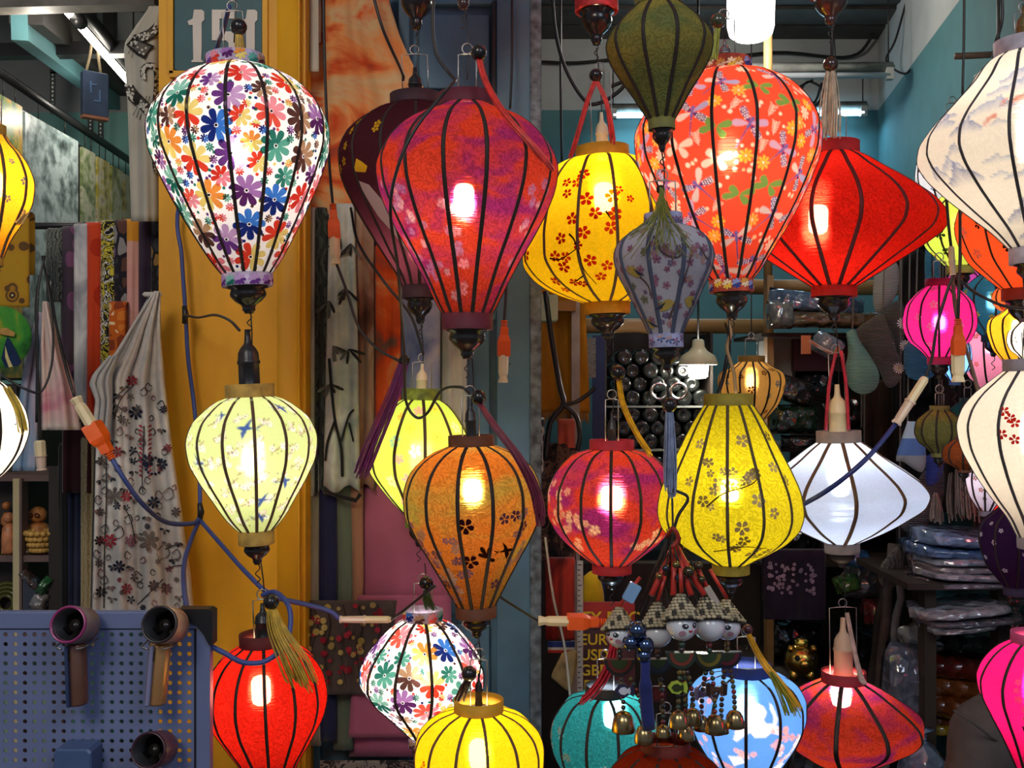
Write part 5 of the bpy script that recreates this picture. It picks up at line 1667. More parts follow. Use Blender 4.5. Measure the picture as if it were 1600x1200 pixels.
# ochre curtain, posts, boards left in the opening
rod('curtain_rail', 'dark rod carrying the ochre curtain', 'rail', (700, 455, 3.32), (925, 455, 3.32), .008, STEEL)
OC = drape('ochre_curtain', 'ochre curtain with a fringed hem hanging in the shop opening', 'curtain', [(455, 834), (650, 837)], [(455, 914), (650, 922)], 452, 645, 3.3, cloth('ochre', 'wash', ['9a6410', 'b87a14', 'c98a1c'], 5), folds=.9, amp=.02, over=False, nu=20)
fr = MB()
for i in range(46):
    x = 836 + i * 1.85
    fr.tube([P(x, 643, 3.285), P(x + random.uniform(-1, 1), 660 + random.uniform(-5, 4), 3.285)], .0018, 4)
tag(fr.build('curtain_fringe', cloth('ochre', '', ''), OC), kind='stuff')
tag(px_box('white_post', 893, 906, 468, 600 + CAMZ * F / 3.25, 3.25, .03, pm('white_wood', H('a89a8a'), rough=.7, var=.2)), 'narrow whitewashed post in front of the ochre curtain', 'post')
tag(px_box('ochre_frame_board', 834, 900, 470, 486, 3.22, .05, WOODO), 'ochre wooden head rail above the curtain', 'board')
t = px_box('electric_box_mount', 833, 872, 460, 502, 3.1, .06, pm('box_cream', H('b8b88a'), rough=.5), bev=.006)
tag(t, 'cream junction box hanging beside the door edge', 'box')
tag(px_box('blue_board', 926, 945, 524, 600 + CAMZ * F / 3.6, 3.6, .02, pm('blue_board', H('22386a'), rough=.5)), 'upright dark blue board behind the ochre curtain', 'board')
tag(px_box('newspaper_sheet', 915, 931, 528, 590, 3.55, .004, cloth('newsprint', 'veins', ['8a8880', 'a8a69c', '6a6862'], 60, stretch=(.1, .1, 2))), 'folded newspaper tucked beside the blue board', 'newspaper')
# shelf unit with bottles
BX0, BX1 = 946, 1112
sh = thing('bottle_shelf', P(1030, 760, 4.3), 'dark shelf unit stacked with glass bottles under the pendant lamp', 'shelf')
px_box('back_panel', BX0, BX1, 520, 760, 4.40, .03, WOODD, sh)
for y in (634, 702, 760):
    px_box('shelf_board', BX0, BX1, y, y + 3, 4.0, .40, pm('shelf_grey', H('7a7c78'), rough=.4), sh)
for x in (BX0, BX1):
    px_box('side_panel', x - 2, x + 2, 520, 760, 4.0, .42, WOODD, sh)
s4 = 4.02 / F
bp = MB()
bp.lathe([(0, .004), (4 * s4, .004), (9 * s4, .010), (12.2 * s4, .004), (13.0 * s4, -.004), (13 * s4, -.20), (10 * s4, -.25), (4 * s4, -.27), (4 * s4, -.30), (0, -.30)], 16, (0, 0, 0), None, Matrix.Rotation(PI / 2, 3, 'X'))
b0 = bp.build('glass_bottle', GLASSD, local=True)
k = 0
GB = 'glass bottles lying on the back shelf'
for row, (yy, nn, xs) in enumerate(((621, 6, 962), (600, 5, 974), (579, 6, 962), (558, 5, 975), (690, 6, 962), (669, 5, 975), (648, 6, 962), (747, 6, 962), (725, 5, 974))):
    for j in range(nn):
        o = b0 if k == 0 else b0.copy()
        if k:
            COL.objects.link(o)
        x = xs + j * 26.6
        o.location = P(x, yy, 4.02) + Vector((0, random.uniform(-.02, .03), 0))
        o.rotation_euler = (0, random.uniform(0, 6), 0)
        ordn = ('first', 'second', 'third', 'fourth', 'fifth', 'sixth')[j]
        tag(o, 'dark bottle end, %s from left, %s' % (ordn, ('bottom row of the top shelf', 'second row of the top shelf', 'third row of the top shelf', 'top row of the top shelf', 'bottom row of the middle shelf', 'second row of the middle shelf', 'top row of the middle shelf', 'bottom row of the lowest shelf', 'top row of the lowest shelf')[row]), 'bottle', GB)
        k += 1
for x, lb in ((1060, 'bright chrome ring leaning on the bottle shelf, the right one'), (1030, 'chrome ring leaning on the bottle shelf, the left one')):
    m = MB()
    c = P(x, 611, 3.93)
    m.tube([c + Vector((12 * s4 * math.cos(a), 0, 12 * s4 * math.sin(a))) for a in np.linspace(0, 2 * PI, 21)], .007, 8, cap=False)
    tag(m.build('hanging_chrome_ring', pm('chrome', (.8, .8, .8), rough=.15, metal=1)), lb, 'ring')
# big dark cabinet behind the lower clutter
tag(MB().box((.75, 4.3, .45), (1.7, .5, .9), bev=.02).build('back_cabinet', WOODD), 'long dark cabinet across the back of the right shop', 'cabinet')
t_rack = t = thing('goods_rack', (1.05, 3.75, 0), 'dark open rack filled with packed goods behind the right lanterns', 'rack')
for x in (1204, 1430):
    px_box('rack_post', x - 5, x + 5, 430, 1700, 3.62, .05, WOODD if x > 1300 else BAMB, t)
for y in (520, 700, 880, 1060):
    px_box('rack_shelf', 1190, 1450, y, y + 6, 3.55, .45, WOODD, t)
# cellophane packs on the rack
def pack(label, x, y, w, h, D, col, rot=0, group='cellophane packs', name='cellophane_pack', dep=.12, mat=None, seed=0):
    """pillow-shaped pack of goods in shiny film with crimped ends"""
    rr = random.Random(seed + int(x) + int(y))
    s = D / F
    m = MB()
    nu, nv = 12, 8
    Rm = Matrix.Rotation(rot, 3, 'Y')
    c = P(x, y, D)
    vs = []
    for sd in (-1, 1):
        for i in range(nv + 1):
            for j in range(nu + 1):
                u, v = j / nu * 2 - 1, i / nv * 2 - 1
                th = max(0, (1 - abs(u) ** 5) * (1 - abs(v) ** 4)) ** .5
                edge = 1 if abs(u) < 1 and abs(v) < 1 else 0
                d = sd * (dep / 2 * th + edge * .004 * rr.uniform(-1, 1))
                vs.append(c + Rm @ Vector((u * w * s / 2 * (1 + .03 * rr.uniform(-1, 1) * edge), d, v * h * s / 2 + (.004 * rr.uniform(-1, 1) if abs(u) == 1 else 0))))
    W_ = nu + 1
    o2 = (nv + 1) * W_
    fs = []
    for i in range(nv):
        for j in range(nu):
            a = i * W_ + j
            fs.append([a, a + 1, a + W_ + 1, a + W_])
            fs.append([o2 + a, o2 + a + W_, o2 + a + W_ + 1, o2 + a + 1])
    m.add(vs, fs)
    return tag(m.build(name, mat or plastic_wrap('wrap_' + col, H(col))), label, 'pack', group)


SHP = 'packs on the rack'
pack('slate blue cellophane pack high on the rack, below the wide red lantern', 1275, 475, 150, 34, 3.5, '5a7290', .12, SHP)
pack('amber brown cellophane pack under the slate blue one', 1300, 500, 180, 26, 3.48, '6a5638', .02, SHP)
pack('small crinkled silver pack at the rack end', 1218, 492, 40, 44, 3.46, '7a7a78', 0, SHP)
pack('silver foil ornament bundle under the wide red lantern', 1292, 540, 46, 34, 3.2, '8a90a0', .5, SHP, name='hanging_foil_bundle')
pack('dark green glossy pack on the rack behind the white diamond lantern', 1240, 655, 74, 46, 3.5, '2c4a30', 0, SHP)
pack('black glossy pack on the rack', 1265, 690, 90, 20, 3.48, '2a2a2c', 0, SHP)
pack('grey glossy pack in the rack middle', 1240, 610, 60, 40, 3.5, '3a3a3c', .3, SHP)
pack('clear crinkled pack under the white diamond lantern', 1350, 900, 60, 70, 3.3, '6a7078', .1, SHP)
pack('green leaf pack left of the grey sticks', 1322, 912, 36, 24, 3.25, '4a7a3c', -.3, SHP)
pack('blue-topped pack under the white diamond lantern', 1336, 872, 34, 30, 3.22, '2f5f9a', .2, SHP)
pack('red figured pack beside the grey sticks', 1362, 955, 24, 40, 3.25, '8a2c34', 0, SHP)
tag(px_box('dark_red_box', 1240, 1330, 525, 580, 3.72, .14, pm('oxblood', (.045, .008, .010), rough=.4)), 'oxblood box on the rack behind the plug', 'box')
tag(px_box('orange_tag_sign', 1252, 1267, 524, 553, 3.15, .003, pm('tag_orange', H('c8703c'), rough=.6)), 'orange cardboard tag hanging under the wide red lantern', 'tag')
cord('orange ribbon tied between the tag and the socket', [(1266, 533, 3.1), (1285, 545, 3.0), (1302, 552, 2.6), (1310, 545, 2.4)], .005, pm('ribbon_orange', H('b8643c'), rough=.6))
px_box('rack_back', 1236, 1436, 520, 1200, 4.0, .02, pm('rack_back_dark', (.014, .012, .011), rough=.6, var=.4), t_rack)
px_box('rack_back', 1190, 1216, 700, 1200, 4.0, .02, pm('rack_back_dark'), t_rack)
tag(px_box('cardboard_carton', 1206, 1238, 525, 600, 3.75, .2, pm('carton_grey', H('8a8a86'), rough=.8)), 'pale grey carton standing at the rack end behind the gold lantern', 'carton')
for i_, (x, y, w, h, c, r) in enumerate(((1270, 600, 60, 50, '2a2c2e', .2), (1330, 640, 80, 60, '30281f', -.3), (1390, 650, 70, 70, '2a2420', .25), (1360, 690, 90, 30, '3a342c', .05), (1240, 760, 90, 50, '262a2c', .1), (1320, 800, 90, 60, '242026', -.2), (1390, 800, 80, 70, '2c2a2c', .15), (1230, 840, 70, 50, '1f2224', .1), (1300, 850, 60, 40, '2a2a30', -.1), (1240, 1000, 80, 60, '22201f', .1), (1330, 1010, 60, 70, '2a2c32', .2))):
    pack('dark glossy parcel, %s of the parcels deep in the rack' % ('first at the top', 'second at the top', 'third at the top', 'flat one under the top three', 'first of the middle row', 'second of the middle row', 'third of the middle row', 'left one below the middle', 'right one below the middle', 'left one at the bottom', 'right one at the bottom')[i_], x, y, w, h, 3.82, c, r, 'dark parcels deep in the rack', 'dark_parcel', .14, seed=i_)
for i_, (a, b, yt, yb, D, c, lb) in enumerate(((1404, 1462, 376, 620, 3.36, ['0f0e0e', '1c1a1a'], 'long black hanging dress behind the magenta lantern'), (1350, 1410, 600, 800, 3.5, ['241c16', '382c22'], 'dark brown hanging cloth behind the pale connector'), (1400, 1470, 590, 860, 3.42, ['15171a', '24262a'], 'charcoal hanging cloth behind the grey macrame bag'), (1468, 1545, 560, 800, 3.2, ['1a1718', '2b2728'], 'black-brown hanging cloth behind the rust lantern'), (1440, 1530, 376, 560, 3.44, ['1c2426', '2e3a3c'], 'slate hanging cloth behind the petrol blue lantern'), (1520, 1600, 600, 900, 2.96, ['141214', '242024'], 'dark hanging cloth behind the right ivory lantern'))):
    drape('dark_cloth', lb, 'cloth', a, b, yt, yb, D, cloth('dark_hang_%d' % i_, 'plain', c, 9), folds=2.2, amp=.016, group='dark cloths hung at the right wall', nu=18, seed=i_)
# crochet goods
# rail from which the crochet goods hang
gr_ = thing('goods_rail', P(1450, 372, 3.1), 'dark rail under the ceiling from which the crochet goods hang', 'rail')
MB().tube([P(1290, 372, 3.1), P(1578, 372, 3.1)], .010, 8).build('bar', STEEL, gr_)
for x_ in (1300, 1560):
    q_ = P(x_, 372, 3.1)
    MB().tube([q_, Vector((q_.x, q_.y, 3.36))], .005, 6).build('hanger_wire', DWIRE, gr_)
KN = lambda k_, a, b, s_: cloth('knit_' + k_, 'knit', [a, b], s_)
TWN = pm('twine_grey', H('6a6660'), rough=.8)
GC = 'crochet bags and slippers'
def sock_shape(label, pts, D, mat, dep=.05, name='hanging_crochet_slipper', cat='slipper'):
    """soft knitted shape puffed up from its outline"""
    n = len(pts)
    q = [(p.x, p.y) for p in spline([(a, b, 0) for a, b in pts] + [(pts[0][0], pts[0][1], 0)], 4)][:-1]
    cx, cy = sum(p[0] for p in q) / len(q), sum(p[1] for p in q) / len(q)
    vs, fs = [], []
    R = (1.0, .93, .75, .5, .25)
    m = len(q)
    for sd in (-1, 1):
        for k_, r in enumerate(R):
            th = dep / 2 * math.sqrt(max(0, 1 - r * r)) * sd
            vs += [P(cx + (x - cx) * r, cy + (y - cy) * r, D + th) for x, y in q]
        vs.append(P(cx, cy, D + dep / 2 * sd))
    L_ = len(R) * m + 1
    for sd in (0, 1):
        o = sd * L_
        for k_ in range(len(R) - 1):
            for i in range(m):
                f = [o + k_ * m + i, o + k_ * m + (i + 1) % m, o + (k_ + 1) * m + (i + 1) % m, o + (k_ + 1) * m + i]
                fs.append(f if sd else f[::-1])
        for i in range(m):
            f = [o + (len(R) - 1) * m + i, o + (len(R) - 1) * m + (i + 1) % m, o + L_ - 1]
            fs.append(f if sd else f[::-1])
    o = tag(MB().add(vs, fs).build(name, mat), label, cat, GC)
    ty = min(q, key=lambda p: p[1])
    if ty[0] > 1290:
        MB().tube([P(ty[0], ty[1] + 6, D), P(ty[0] + 4, min(ty[1] - 4, 372), 3.1)], .0025, 5).build('hanging_string', TWN, o)
    return o


sock_shape('mint green crochet slipper hanging right of the plug', [(1322, 520), (1335, 515), (1345, 535), (1362, 560), (1374, 585), (1368, 608), (1348, 616), (1328, 606), (1320, 580), (1325, 552)], 2.95, KN('mint', '5f947e', '9cc8b0', 70))
sock_shape('grey-brown crochet slipper behind the mint one', [(1345, 508), (1375, 490), (1385, 500), (1398, 540), (1410, 575), (1402, 600), (1385, 604), (1372, 575), (1352, 545), (1336, 520)], 3.05, KN('brown', '3c3832', '8a847a', 70))
sock_shape('white knitted sleeve hanging behind the wide red lantern', [(1366, 420), (1400, 410), (1404, 440), (1396, 470), (1372, 490), (1364, 470)], 3.2, KN('white', '8a8882', 'c0beb8', 60), name='hanging_knit_sleeve', cat='sleeve')
sock_shape('grey crochet pouch with straps left of the magenta lantern', [(1375, 492), (1400, 470), (1412, 480), (1412, 540), (1404, 560), (1392, 520)], 3.12, KN('grey', '3a3836', '6a6862', 60), name='hanging_crochet_pouch', cat='pouch')
sock_shape('sky blue crochet bag under the magenta lantern', [(1413, 540), (1430, 530), (1455, 540), (1462, 570), (1458, 588), (1440, 594), (1418, 588), (1412, 565)], 2.75, KN('sky', '1f5a86', '4a9ac8', 80), name='hanging_crochet_bag', cat='bag')
for i, (x0, x1) in enumerate(((1446, 1452), (1458, 1465))):
    cord('sky blue crochet strap, %s of the pair' % ('left', 'right')[i], [(x0 + 8, 360, 2.9), (x0 + 4, 410, 2.9), (x1 - 2, 450, 2.9), (x0 - 8, 520, 2.85)], .010, KN('sky', '1f5a86', '4a9ac8', 80), 'sky blue crochet straps', 'hanging_bag_strap', 'strap')
for i, (x, y) in enumerate(((1410, 505), (1414, 540), (1404, 575))):
    m = MB()
    c = P(x, y, 2.78)
    g = lambda u, v, off, c=c: c + Vector((u, -off, -v))
    blossom(m, g, .016, pm('daisy_white', H('d8d8d4'), rough=.8), 12, 0, pm('daisy_yellow', H('d8b02c'), rough=.7), .13)
    tag(m.build('hanging_daisy_charm', None), 'white daisy charm, %s of the column left of the magenta lantern' % ('top', 'middle', 'lowest')[i], 'charm', 'white daisy charms', kind='thing')
sock_shape('dark hanging cloth bag behind the crochet pouch', [(1410, 400), (1440, 390), (1452, 420), (1446, 520), (1425, 580), (1408, 560), (1404, 470)], 3.3, cloth('black_cloth', 'plain', ['0e0c0c', '181616']), .08, 'hanging_dark_bag', 'bag')
sock_shape('white purse with a blue band beside the olive gold lantern', [(1418, 658), (1438, 664), (1447, 712), (1440, 738), (1412, 722), (1400, 715)], 2.75, cloth('purse_band', 'stripe', ['8a9098', '8a9098', '4a6ea8', '4a6ea8', '9ab4c8', '9ab4c8']), .04, 'hanging_purse', 'purse')
sock_shape('grey macrame bag under the white purse', [(1440, 740), (1470, 720), (1475, 770), (1460, 810), (1420, 832), (1405, 812), (1420, 780)], 2.95, KN('macrame', '34343a', '6a6a70', 55), .07, 'hanging_macrame_bag', 'bag')
sock_shape('royal blue knitted pouch among the grey macrame', [(1447, 712), (1470, 706), (1474, 735), (1462, 756), (1447, 754)], 2.85, KN('royal', '1c2c7a', '3a54b8', 60), .03, 'hanging_knit_pouch', 'pouch')
TG = thread('grey', '8a8684')
def htassel(label, pts, n, r0, r1, mat, sr=.0012, bead=None, group='loose hanging tassels'):
    w = P(*pts[-1])
    t = thing('hanging_tassel', w, label, 'tassel', group)
    tassel(t, pts, n, r0, r1, mat, sr, bead, 'tassel_threads')
    return t


htassel('grey macrame tassel under the royal blue pouch', [(1462, 770, 2.8), (1463, 790, 2.8), (1464, 818, 2.8)], 30, .004, .018, TG, .002)
htassel('wide curtain of grey-brown threads under the rust lantern', [(1505, 738, 2.7), (1508, 770, 2.7), (1512, 812, 2.7)], 60, .035, .05, thread('taupe', '7a6e66'), .0022)
# heap of flat film packs
t = thing('goods_table', P(1540, 1530, 2.9), 'dark table under the film packs at the right', 'table')
px_box('table_top', 1418, 1592, 912, 922, 2.75, .5, WOODD, t)
for x_ in (1445, 1560):
    for d_ in (2.8, 3.15):
        px_box('leg', x_, x_ + 18, 922, 600 + CAMZ * F / d_, d_, .05, WOODD, t)
heap = [(1500, 838, 150, 26, '7a96c0', .06), (1480, 856, 130, 20, '5a78a8', .03), (1506, 868, 160, 16, '8a94a8', -.02), (1500, 880, 150, 16, '9a8a90', .01), (1512, 892, 170, 16, 'a0a0b0', .03), (1506, 903, 180, 14, '8a7a88', -.01)]
for i, (x, y, w, h, c, r) in enumerate(heap):
    pack('flat film-wrapped pack, %s from the top of the heap at the right' % ('first', 'second', 'third', 'fourth', 'fifth', 'sixth')[i], x, y, w, h, 2.86 + .012 * (i % 2), c, r, 'flat film packs in a heap', 'flat_film_pack', .26, seed=i)
heap2 = [(1495, 948, 150, 18, 'b0b0bc', -.10), (1510, 962, 160, 14, '6a6470', -.06), (1490, 972, 110, 12, '8a8890', -.12)]
for i, (x, y, w, h, c, r) in enumerate(heap2):
    pack('pale film pack, %s in the lower heap under the table edge' % ('topmost', 'middle', 'bottom')[i], x, y, w, h, 2.84, c, r, 'lower heap of film packs', 'flat_film_pack', .22, seed=i + 9)
# rolls of cloth in film
def roll(label, x, y, ln, r, D, col, rot, group='film-wrapped cloth rolls'):
    s = D / F
    c = P(x, y, D)
    Rm = Matrix.Rotation(rot, 3, 'Y') @ Matrix.Rotation(PI / 2, 3, 'Y')
    prof = [(0, -ln * s / 2), (r * s * .7, -ln * s / 2), (r * s * .95, -ln * s / 2 + .006)]
    for i in range(9):
        prof.append((r * s * (1 + .04 * math.sin(i * 2.1)), -ln * s / 2 + .012 + i / 8 * (ln * s - .024)))
    prof += [(r * s * .95, ln * s / 2 - .006), (r * s * .7, ln * s / 2), (0, ln * s / 2)]
    o = MB().lathe(prof, 18, c, None, Rm).build('cloth_roll', plastic_wrap('roll_' + col, H(col), .2))
    return tag(o, label, 'roll', group)


for i, (lb, x, y, ln, r, col, rot) in enumerate((
        ('silver-white roll end sticking out on top of the roll pile', 1436, 990, 60, 19, 'a8b4be', -.35),
        ('black roll near the top of the pile', 1500, 1008, 110, 17, '2c3436', .08),
        ('brick red roll in the pile', 1490, 1042, 110, 18, '7a2418', .10),
        ('rust brown roll in the middle of the pile', 1498, 1075, 110, 18, '8a4a1c', .14),
        ('dark orange roll lower in the pile', 1490, 1106, 110, 18, '7a3a14', .16),
        ('chestnut roll near the bottom of the pile', 1486, 1130, 100, 12, '6a3018', .12),
        ('mustard yellow roll at the bottom of the pile', 1480, 1142, 90, 8, 'a88a1c', .05),
        ('dark red upright roll end at the right edge of the pile', 1588, 990, 56, 22, '6a1c18', 1.5))):
    roll(lb, x, y, ln, r, 2.98 + .02 * (i % 2), col, rot)
pack('mass of crumpled clear cellophane left of the roll pile', 1415, 1070, 74, 130, 2.9, '5a6070', .1, 'clear cellophane bags', 'cellophane_heap', .12)
t = thing('plastic_bag', P(1440, 1215, 2.7), 'knotted clear plastic bag at the bottom beside the knee', 'bag', 'clear cellophane bags')
s4 = 2.7 / F
c = P(1442, 1200, 2.7)
MB().lathe([(0, -36 * s4), (30 * s4, -30 * s4), (40 * s4, -8 * s4), (34 * s4, 14 * s4), (16 * s4, 36 * s4), (5 * s4, 44 * s4), (4 * s4, 48 * s4), (12 * s4, 58 * s4), (16 * s4, 62 * s4)], 20, c).build('bag_body', plastic_wrap('wrap_ice', H('7a94b8')), t)
MB().lathe([(5.5 * s4, 42 * s4), (6.5 * s4, 45 * s4), (5.5 * s4, 48 * s4)], 12, c).build('knot', plastic_wrap('wrap_ice', None), t)
# sticks
for i, (a, b, r, cc) in enumerate((((1398, 850, 3.1), (1374, 1075, 3.1), .016, '5a5450'), ((1413, 850, 3.05), (1398, 1020, 3.05), .012, '8a8c90'), ((1385, 880, 3.15), (1362, 1050, 3.15), .014, '3a342e'))):
    A, B = P(*a), P(*b)
    m = MB().tube([A.lerp(B, k_ / 6) + Vector((random.uniform(-.006, .006), 0, 0)) for k_ in range(7)] + [B + (B - A).normalized() * .9 * 1], r, 9)
    tag(m.build('wooden_stick', pm('stick_' + cc, H(cc), rough=.8, var=.3)), ('thick weathered stick leaning in the dark corner', 'pale grey pole leaning beside the weathered stick', 'dark thin stick at the back of the leaning group')[i], 'stick', 'leaning sticks')
sock_shape('grey pleated paper bundle at the top of the leaning sticks', [(1378, 880), (1405, 850), (1412, 870), (1408, 905), (1388, 920), (1372, 905)], 3.0, cloth('pleated_grey', 'veins', ['3a3838', '6a6868', '504e4e'], 24), .06, 'hanging_paper_bundle', 'bundle')
# purple cloth with blossom at the back
def deco_pblossom(S, pb):
    rr = random.Random(4)
    for i in range(70):
        x, y = 1200 + rr.random() * 75, 925 - rr.random() * 45 + rr.uniform(-6, 6)
        blossom(pb, loc(S, x, y), rr.uniform(2, 3.4), dy('9a8090'), 5, rr.random(), None, .4, .006)


drape('plum_cloth', 'dark plum cloth with small pale blossom hanging in the dark', 'cloth', 1194, 1290, 866, 968, 3.25, cloth('plum', 'plain', ['1c1220', '2a1c30'], 8), folds=1.3, amp=.012, deco=deco_pblossom, dname='blossom_print')
# golden pig
pg = thing('golden_pig', P(1252, 1062, 3.0), 'shiny golden pig figurine with a small crown in the dark', 'figurine')
GOLD = pm('gold', (.62, .40, .08), rough=.22, metal=1, var=.2)
s4 = 3.0 / F
c = P(1252, 1030, 3.0)
MB().ball(c, 26 * s4, 20, None, (1.02, .95, .92)).build('body', GOLD, pg)
MB().ball(c + Vector((0, -22 * s4, -2 * s4)), 9 * s4, 12, None, (1.1, .7, .85)).build('snout', GOLD, pg)
for sd in (-1, 1):
    MB().lathe([(7 * s4, 0), (5 * s4, 4 * s4), (0, 8 * s4)], 8, c + Vector((sd * 17 * s4, -6 * s4, 17 * s4)), None, Matrix.Rotation(sd * .5, 3, 'Y')).build('ear', GOLD, pg)
    MB().ball(c + Vector((sd * 12 * s4, -21 * s4, 7 * s4)), 4.6 * s4, 10).build('eye', BLACKW, pg)
    MB().ball(c + Vector((sd * 3.5 * s4, -29 * s4, -2 * s4)), 1.6 * s4, 8).build('nostril', BLACKW, pg)
    MB().lathe([(7 * s4, -32 * s4), (7.5 * s4, -24 * s4), (6 * s4, -14 * s4)], 10, c + Vector((sd * 13 * s4, -4 * s4, 0))).build('foot', GOLD, pg)
MB().lathe([(10 * s4, 0), (10.5 * s4, 2 * s4), (11 * s4, 7 * s4), (10 * s4, 7 * s4), (9 * s4, 1 * s4)], 12, c + Vector((0, 0, 23 * s4)), closed=True).build('crown', pm('gold_bright', (.75, .62, .12), rough=.25, metal=1), pg)
tag(px_box('figurine_shelf', 1180, 1300, 1087, 1095, 2.85, .3, WOODD), 'dark board under the golden pig', 'shelf')
tag(px_box('clear_crate', 1236, 1290, 1172, 1230, 2.75, .2, plastic_wrap('wrap_crate', H('3a4048')), bev=.008), 'clear plastic crate at the bottom under the crimson diamond lantern', 'crate')
# knee of a seated person
def knee():
    pr = thing('person', P(1560, 1560, 2.3), 'seated person in dark grey jeans, only one bent knee in view', 'person')
    m = MB()
    D = 2.35
    hip = P(1618, 1168, 2.5); kn = P(1520, 1128, D); an = P(1556, 1500, 2.3)
    pts = [hip, P(1602, 1158, 2.45), P(1574, 1150, 2.41), P(1550, 1144, 2.38), P(1540, 1158, D), P(1536, 1195, D - .01), P(1526, 1260, D - .02), P(1540, 1360, D - .02), an, P(1560, 1640, 2.3)]
    m.tube(spline(pts, 4), [.105] * 4 + [.10] * 4 + [.094] * 4 + [.084] * 4 + [.080] * 4 + [.078] * 4 + [.075] * 4 + [.07] * 4 + [.06] * 4 + [.06], 16)
    m.build('trouser_leg', pm('dark_denim', H('47423e'), rough=.9, var=.3, scale=10, bump=.5, bscale=18), pr)
    sm = MB().tube(spline([P(1490, 1110, 2.27), P(1520, 1130, 2.25), P(1560, 1160, 2.28)], 5), .003, 5).build('trouser_seam', pm('dark_denim'), pr)
    f = MB().tube([P(1560, 1640, 2.3), P(1548, 1660, 2.2), P(1535, 1672, 2.08)], [.05, .05, .035], 12).build('shoe', BLKP, pr)


knee()
# money exchange board, measuring tape
t = thing('exchange_sign', P(955, 1095, 2.75), 'red and brown board with yellow currency letters behind the red tassel', 'sign')
px_box('board', 904, 992, 944, 1092, 2.76, .012, pm('sign_brown', H('4a1c1e'), rough=.5, var=.08), t)
px_box('post', 940, 952, 1092, 600 + CAMZ * F / 2.77, 2.77, .03, WOODD, t)
px_box('red_band', 904, 992, 941, 981, 2.752, .008, pm('sign_red', H('a82418'), rough=.5, var=.08), t)


def letters(txt, x, y, hpx, D, mat, parent, sx=1.0):
    cu = bpy.data.curves.new('lettering', 'FONT')
    cu.body = txt
    cu.size = hpx * D / F / .72
    cu.extrude = .001
    cu.offset = .0006
    o = bpy.data.objects.new('lettering', cu)
    COL.objects.link(o)
    dg = bpy.context.evaluated_depsgraph_get()
    me = bpy.data.meshes.new_from_object(o.evaluated_get(dg))
    bpy.data.objects.remove(o, do_unlink=True)
    o = bpy.data.objects.new('lettering', me)
    me.materials.clear(); me.materials.append(mat)
    o.rotation_euler = (PI / 2, 0, 0)
    o.scale = (sx, 1, 1)
    o.location = P(x, y, D)
    COL.objects.link(o)
    o.parent = parent
    o.matrix_parent_inverse = parent.matrix_basis.inverted()
    return o


YL = pm('sign_yellow', H('e0b81c'), rough=.5, var=.04)
letters('EY EXC', 909, 975, 20, 2.748, YL, t)
for i, w in enumerate(('EUR', 'USD', 'GBP', 'JPY')):
    letters(w, 906, 1007 + i * 24, 17, 2.756, YL, t)
tp = thing('measuring_tape_hanging', P(906, 1095, 2.7), 'white measuring tape strip hanging beside the currency board', 'tape')
px_box('strip', 902, 911, 876, 1096, 2.70, .002, pm('tape_white', H('a8a098'), rough=.6, var=.1), tp)
for i in range(26):
    px_box('tick', 903, 903 + (6 if i % 4 == 0 else 3.5), 882 + i * 8, 883.4 + i * 8, 2.6985, .001, BLKP, tp)
# odds and ends left of the board
drape('red_cloth', 'red cloth hanging behind the white connector at the door edge', 'cloth', 852, 898, 880, 1000, 2.95, cloth('red_plain', 'wash', ['5a1410', 'a83020', '8a2418'], 6), folds=1.2, amp=.012)
drape('dark_cloth', 'dark speckled cloth hanging behind the currency board', 'cloth', 838, 900, 700, 880, 3.1, cloth('dark_mix', 'blot', ['1a1414', '3a2a24', '6a4a3a', '1a1818'], 12), folds=1.4, amp=.012)
drape('coral_cloth', 'coral folded cloth under the ochre curtain', 'cloth', 872, 898, 662, 700, 3.1, cloth('coral', 'plain', ['b0503c', 'c8604a']), folds=.8, amp=.006)
drape('zebra_cloth', 'black and white striped cloth at the door edge', 'cloth', 836, 850, 660, 745, 3.0, cloth('zebra', 'veins', ['14120f', 'c8c2b4'], 22), folds=.8, amp=.006)
sock_shape('yellow cloth hat behind the rose lantern', [(912, 900), (925, 892), (938, 905), (944, 935), (940, 948), (912, 946)], 2.9, cloth('yellow_hat', 'plain', ['c8a010', 'd8b01c']), .05, 'hanging_cloth_hat', 'hat')
sock_shape('cream driftwood slice hanging by the currency board', [(878, 1020), (900, 1016), (903, 1030), (896, 1062), (890, 1080), (868, 1064), (862, 1054)], 2.72, pm('driftwood', H('a08a5c'), rough=.7, var=.4, scale=20), .02, 'hanging_wood_slice', 'ornament')
tag(px_box('flag_cloth_hanging', 856, 898, 1003, 1020, 2.85, .01, cloth('flagband', 'stripe', ['b03028', 'c8c0b8', '2a3a7a', '2a3a7a'])), 'small folded blue and red cloth beside the wood slice', 'cloth')
tag(px_box('timber_block', 945, 972, 1010, 600 + CAMZ * F / 2.85, 2.85, .05, pm('pale_timber', H('b89a74'), rough=.7)), 'pale timber block behind the doll bells', 'block')

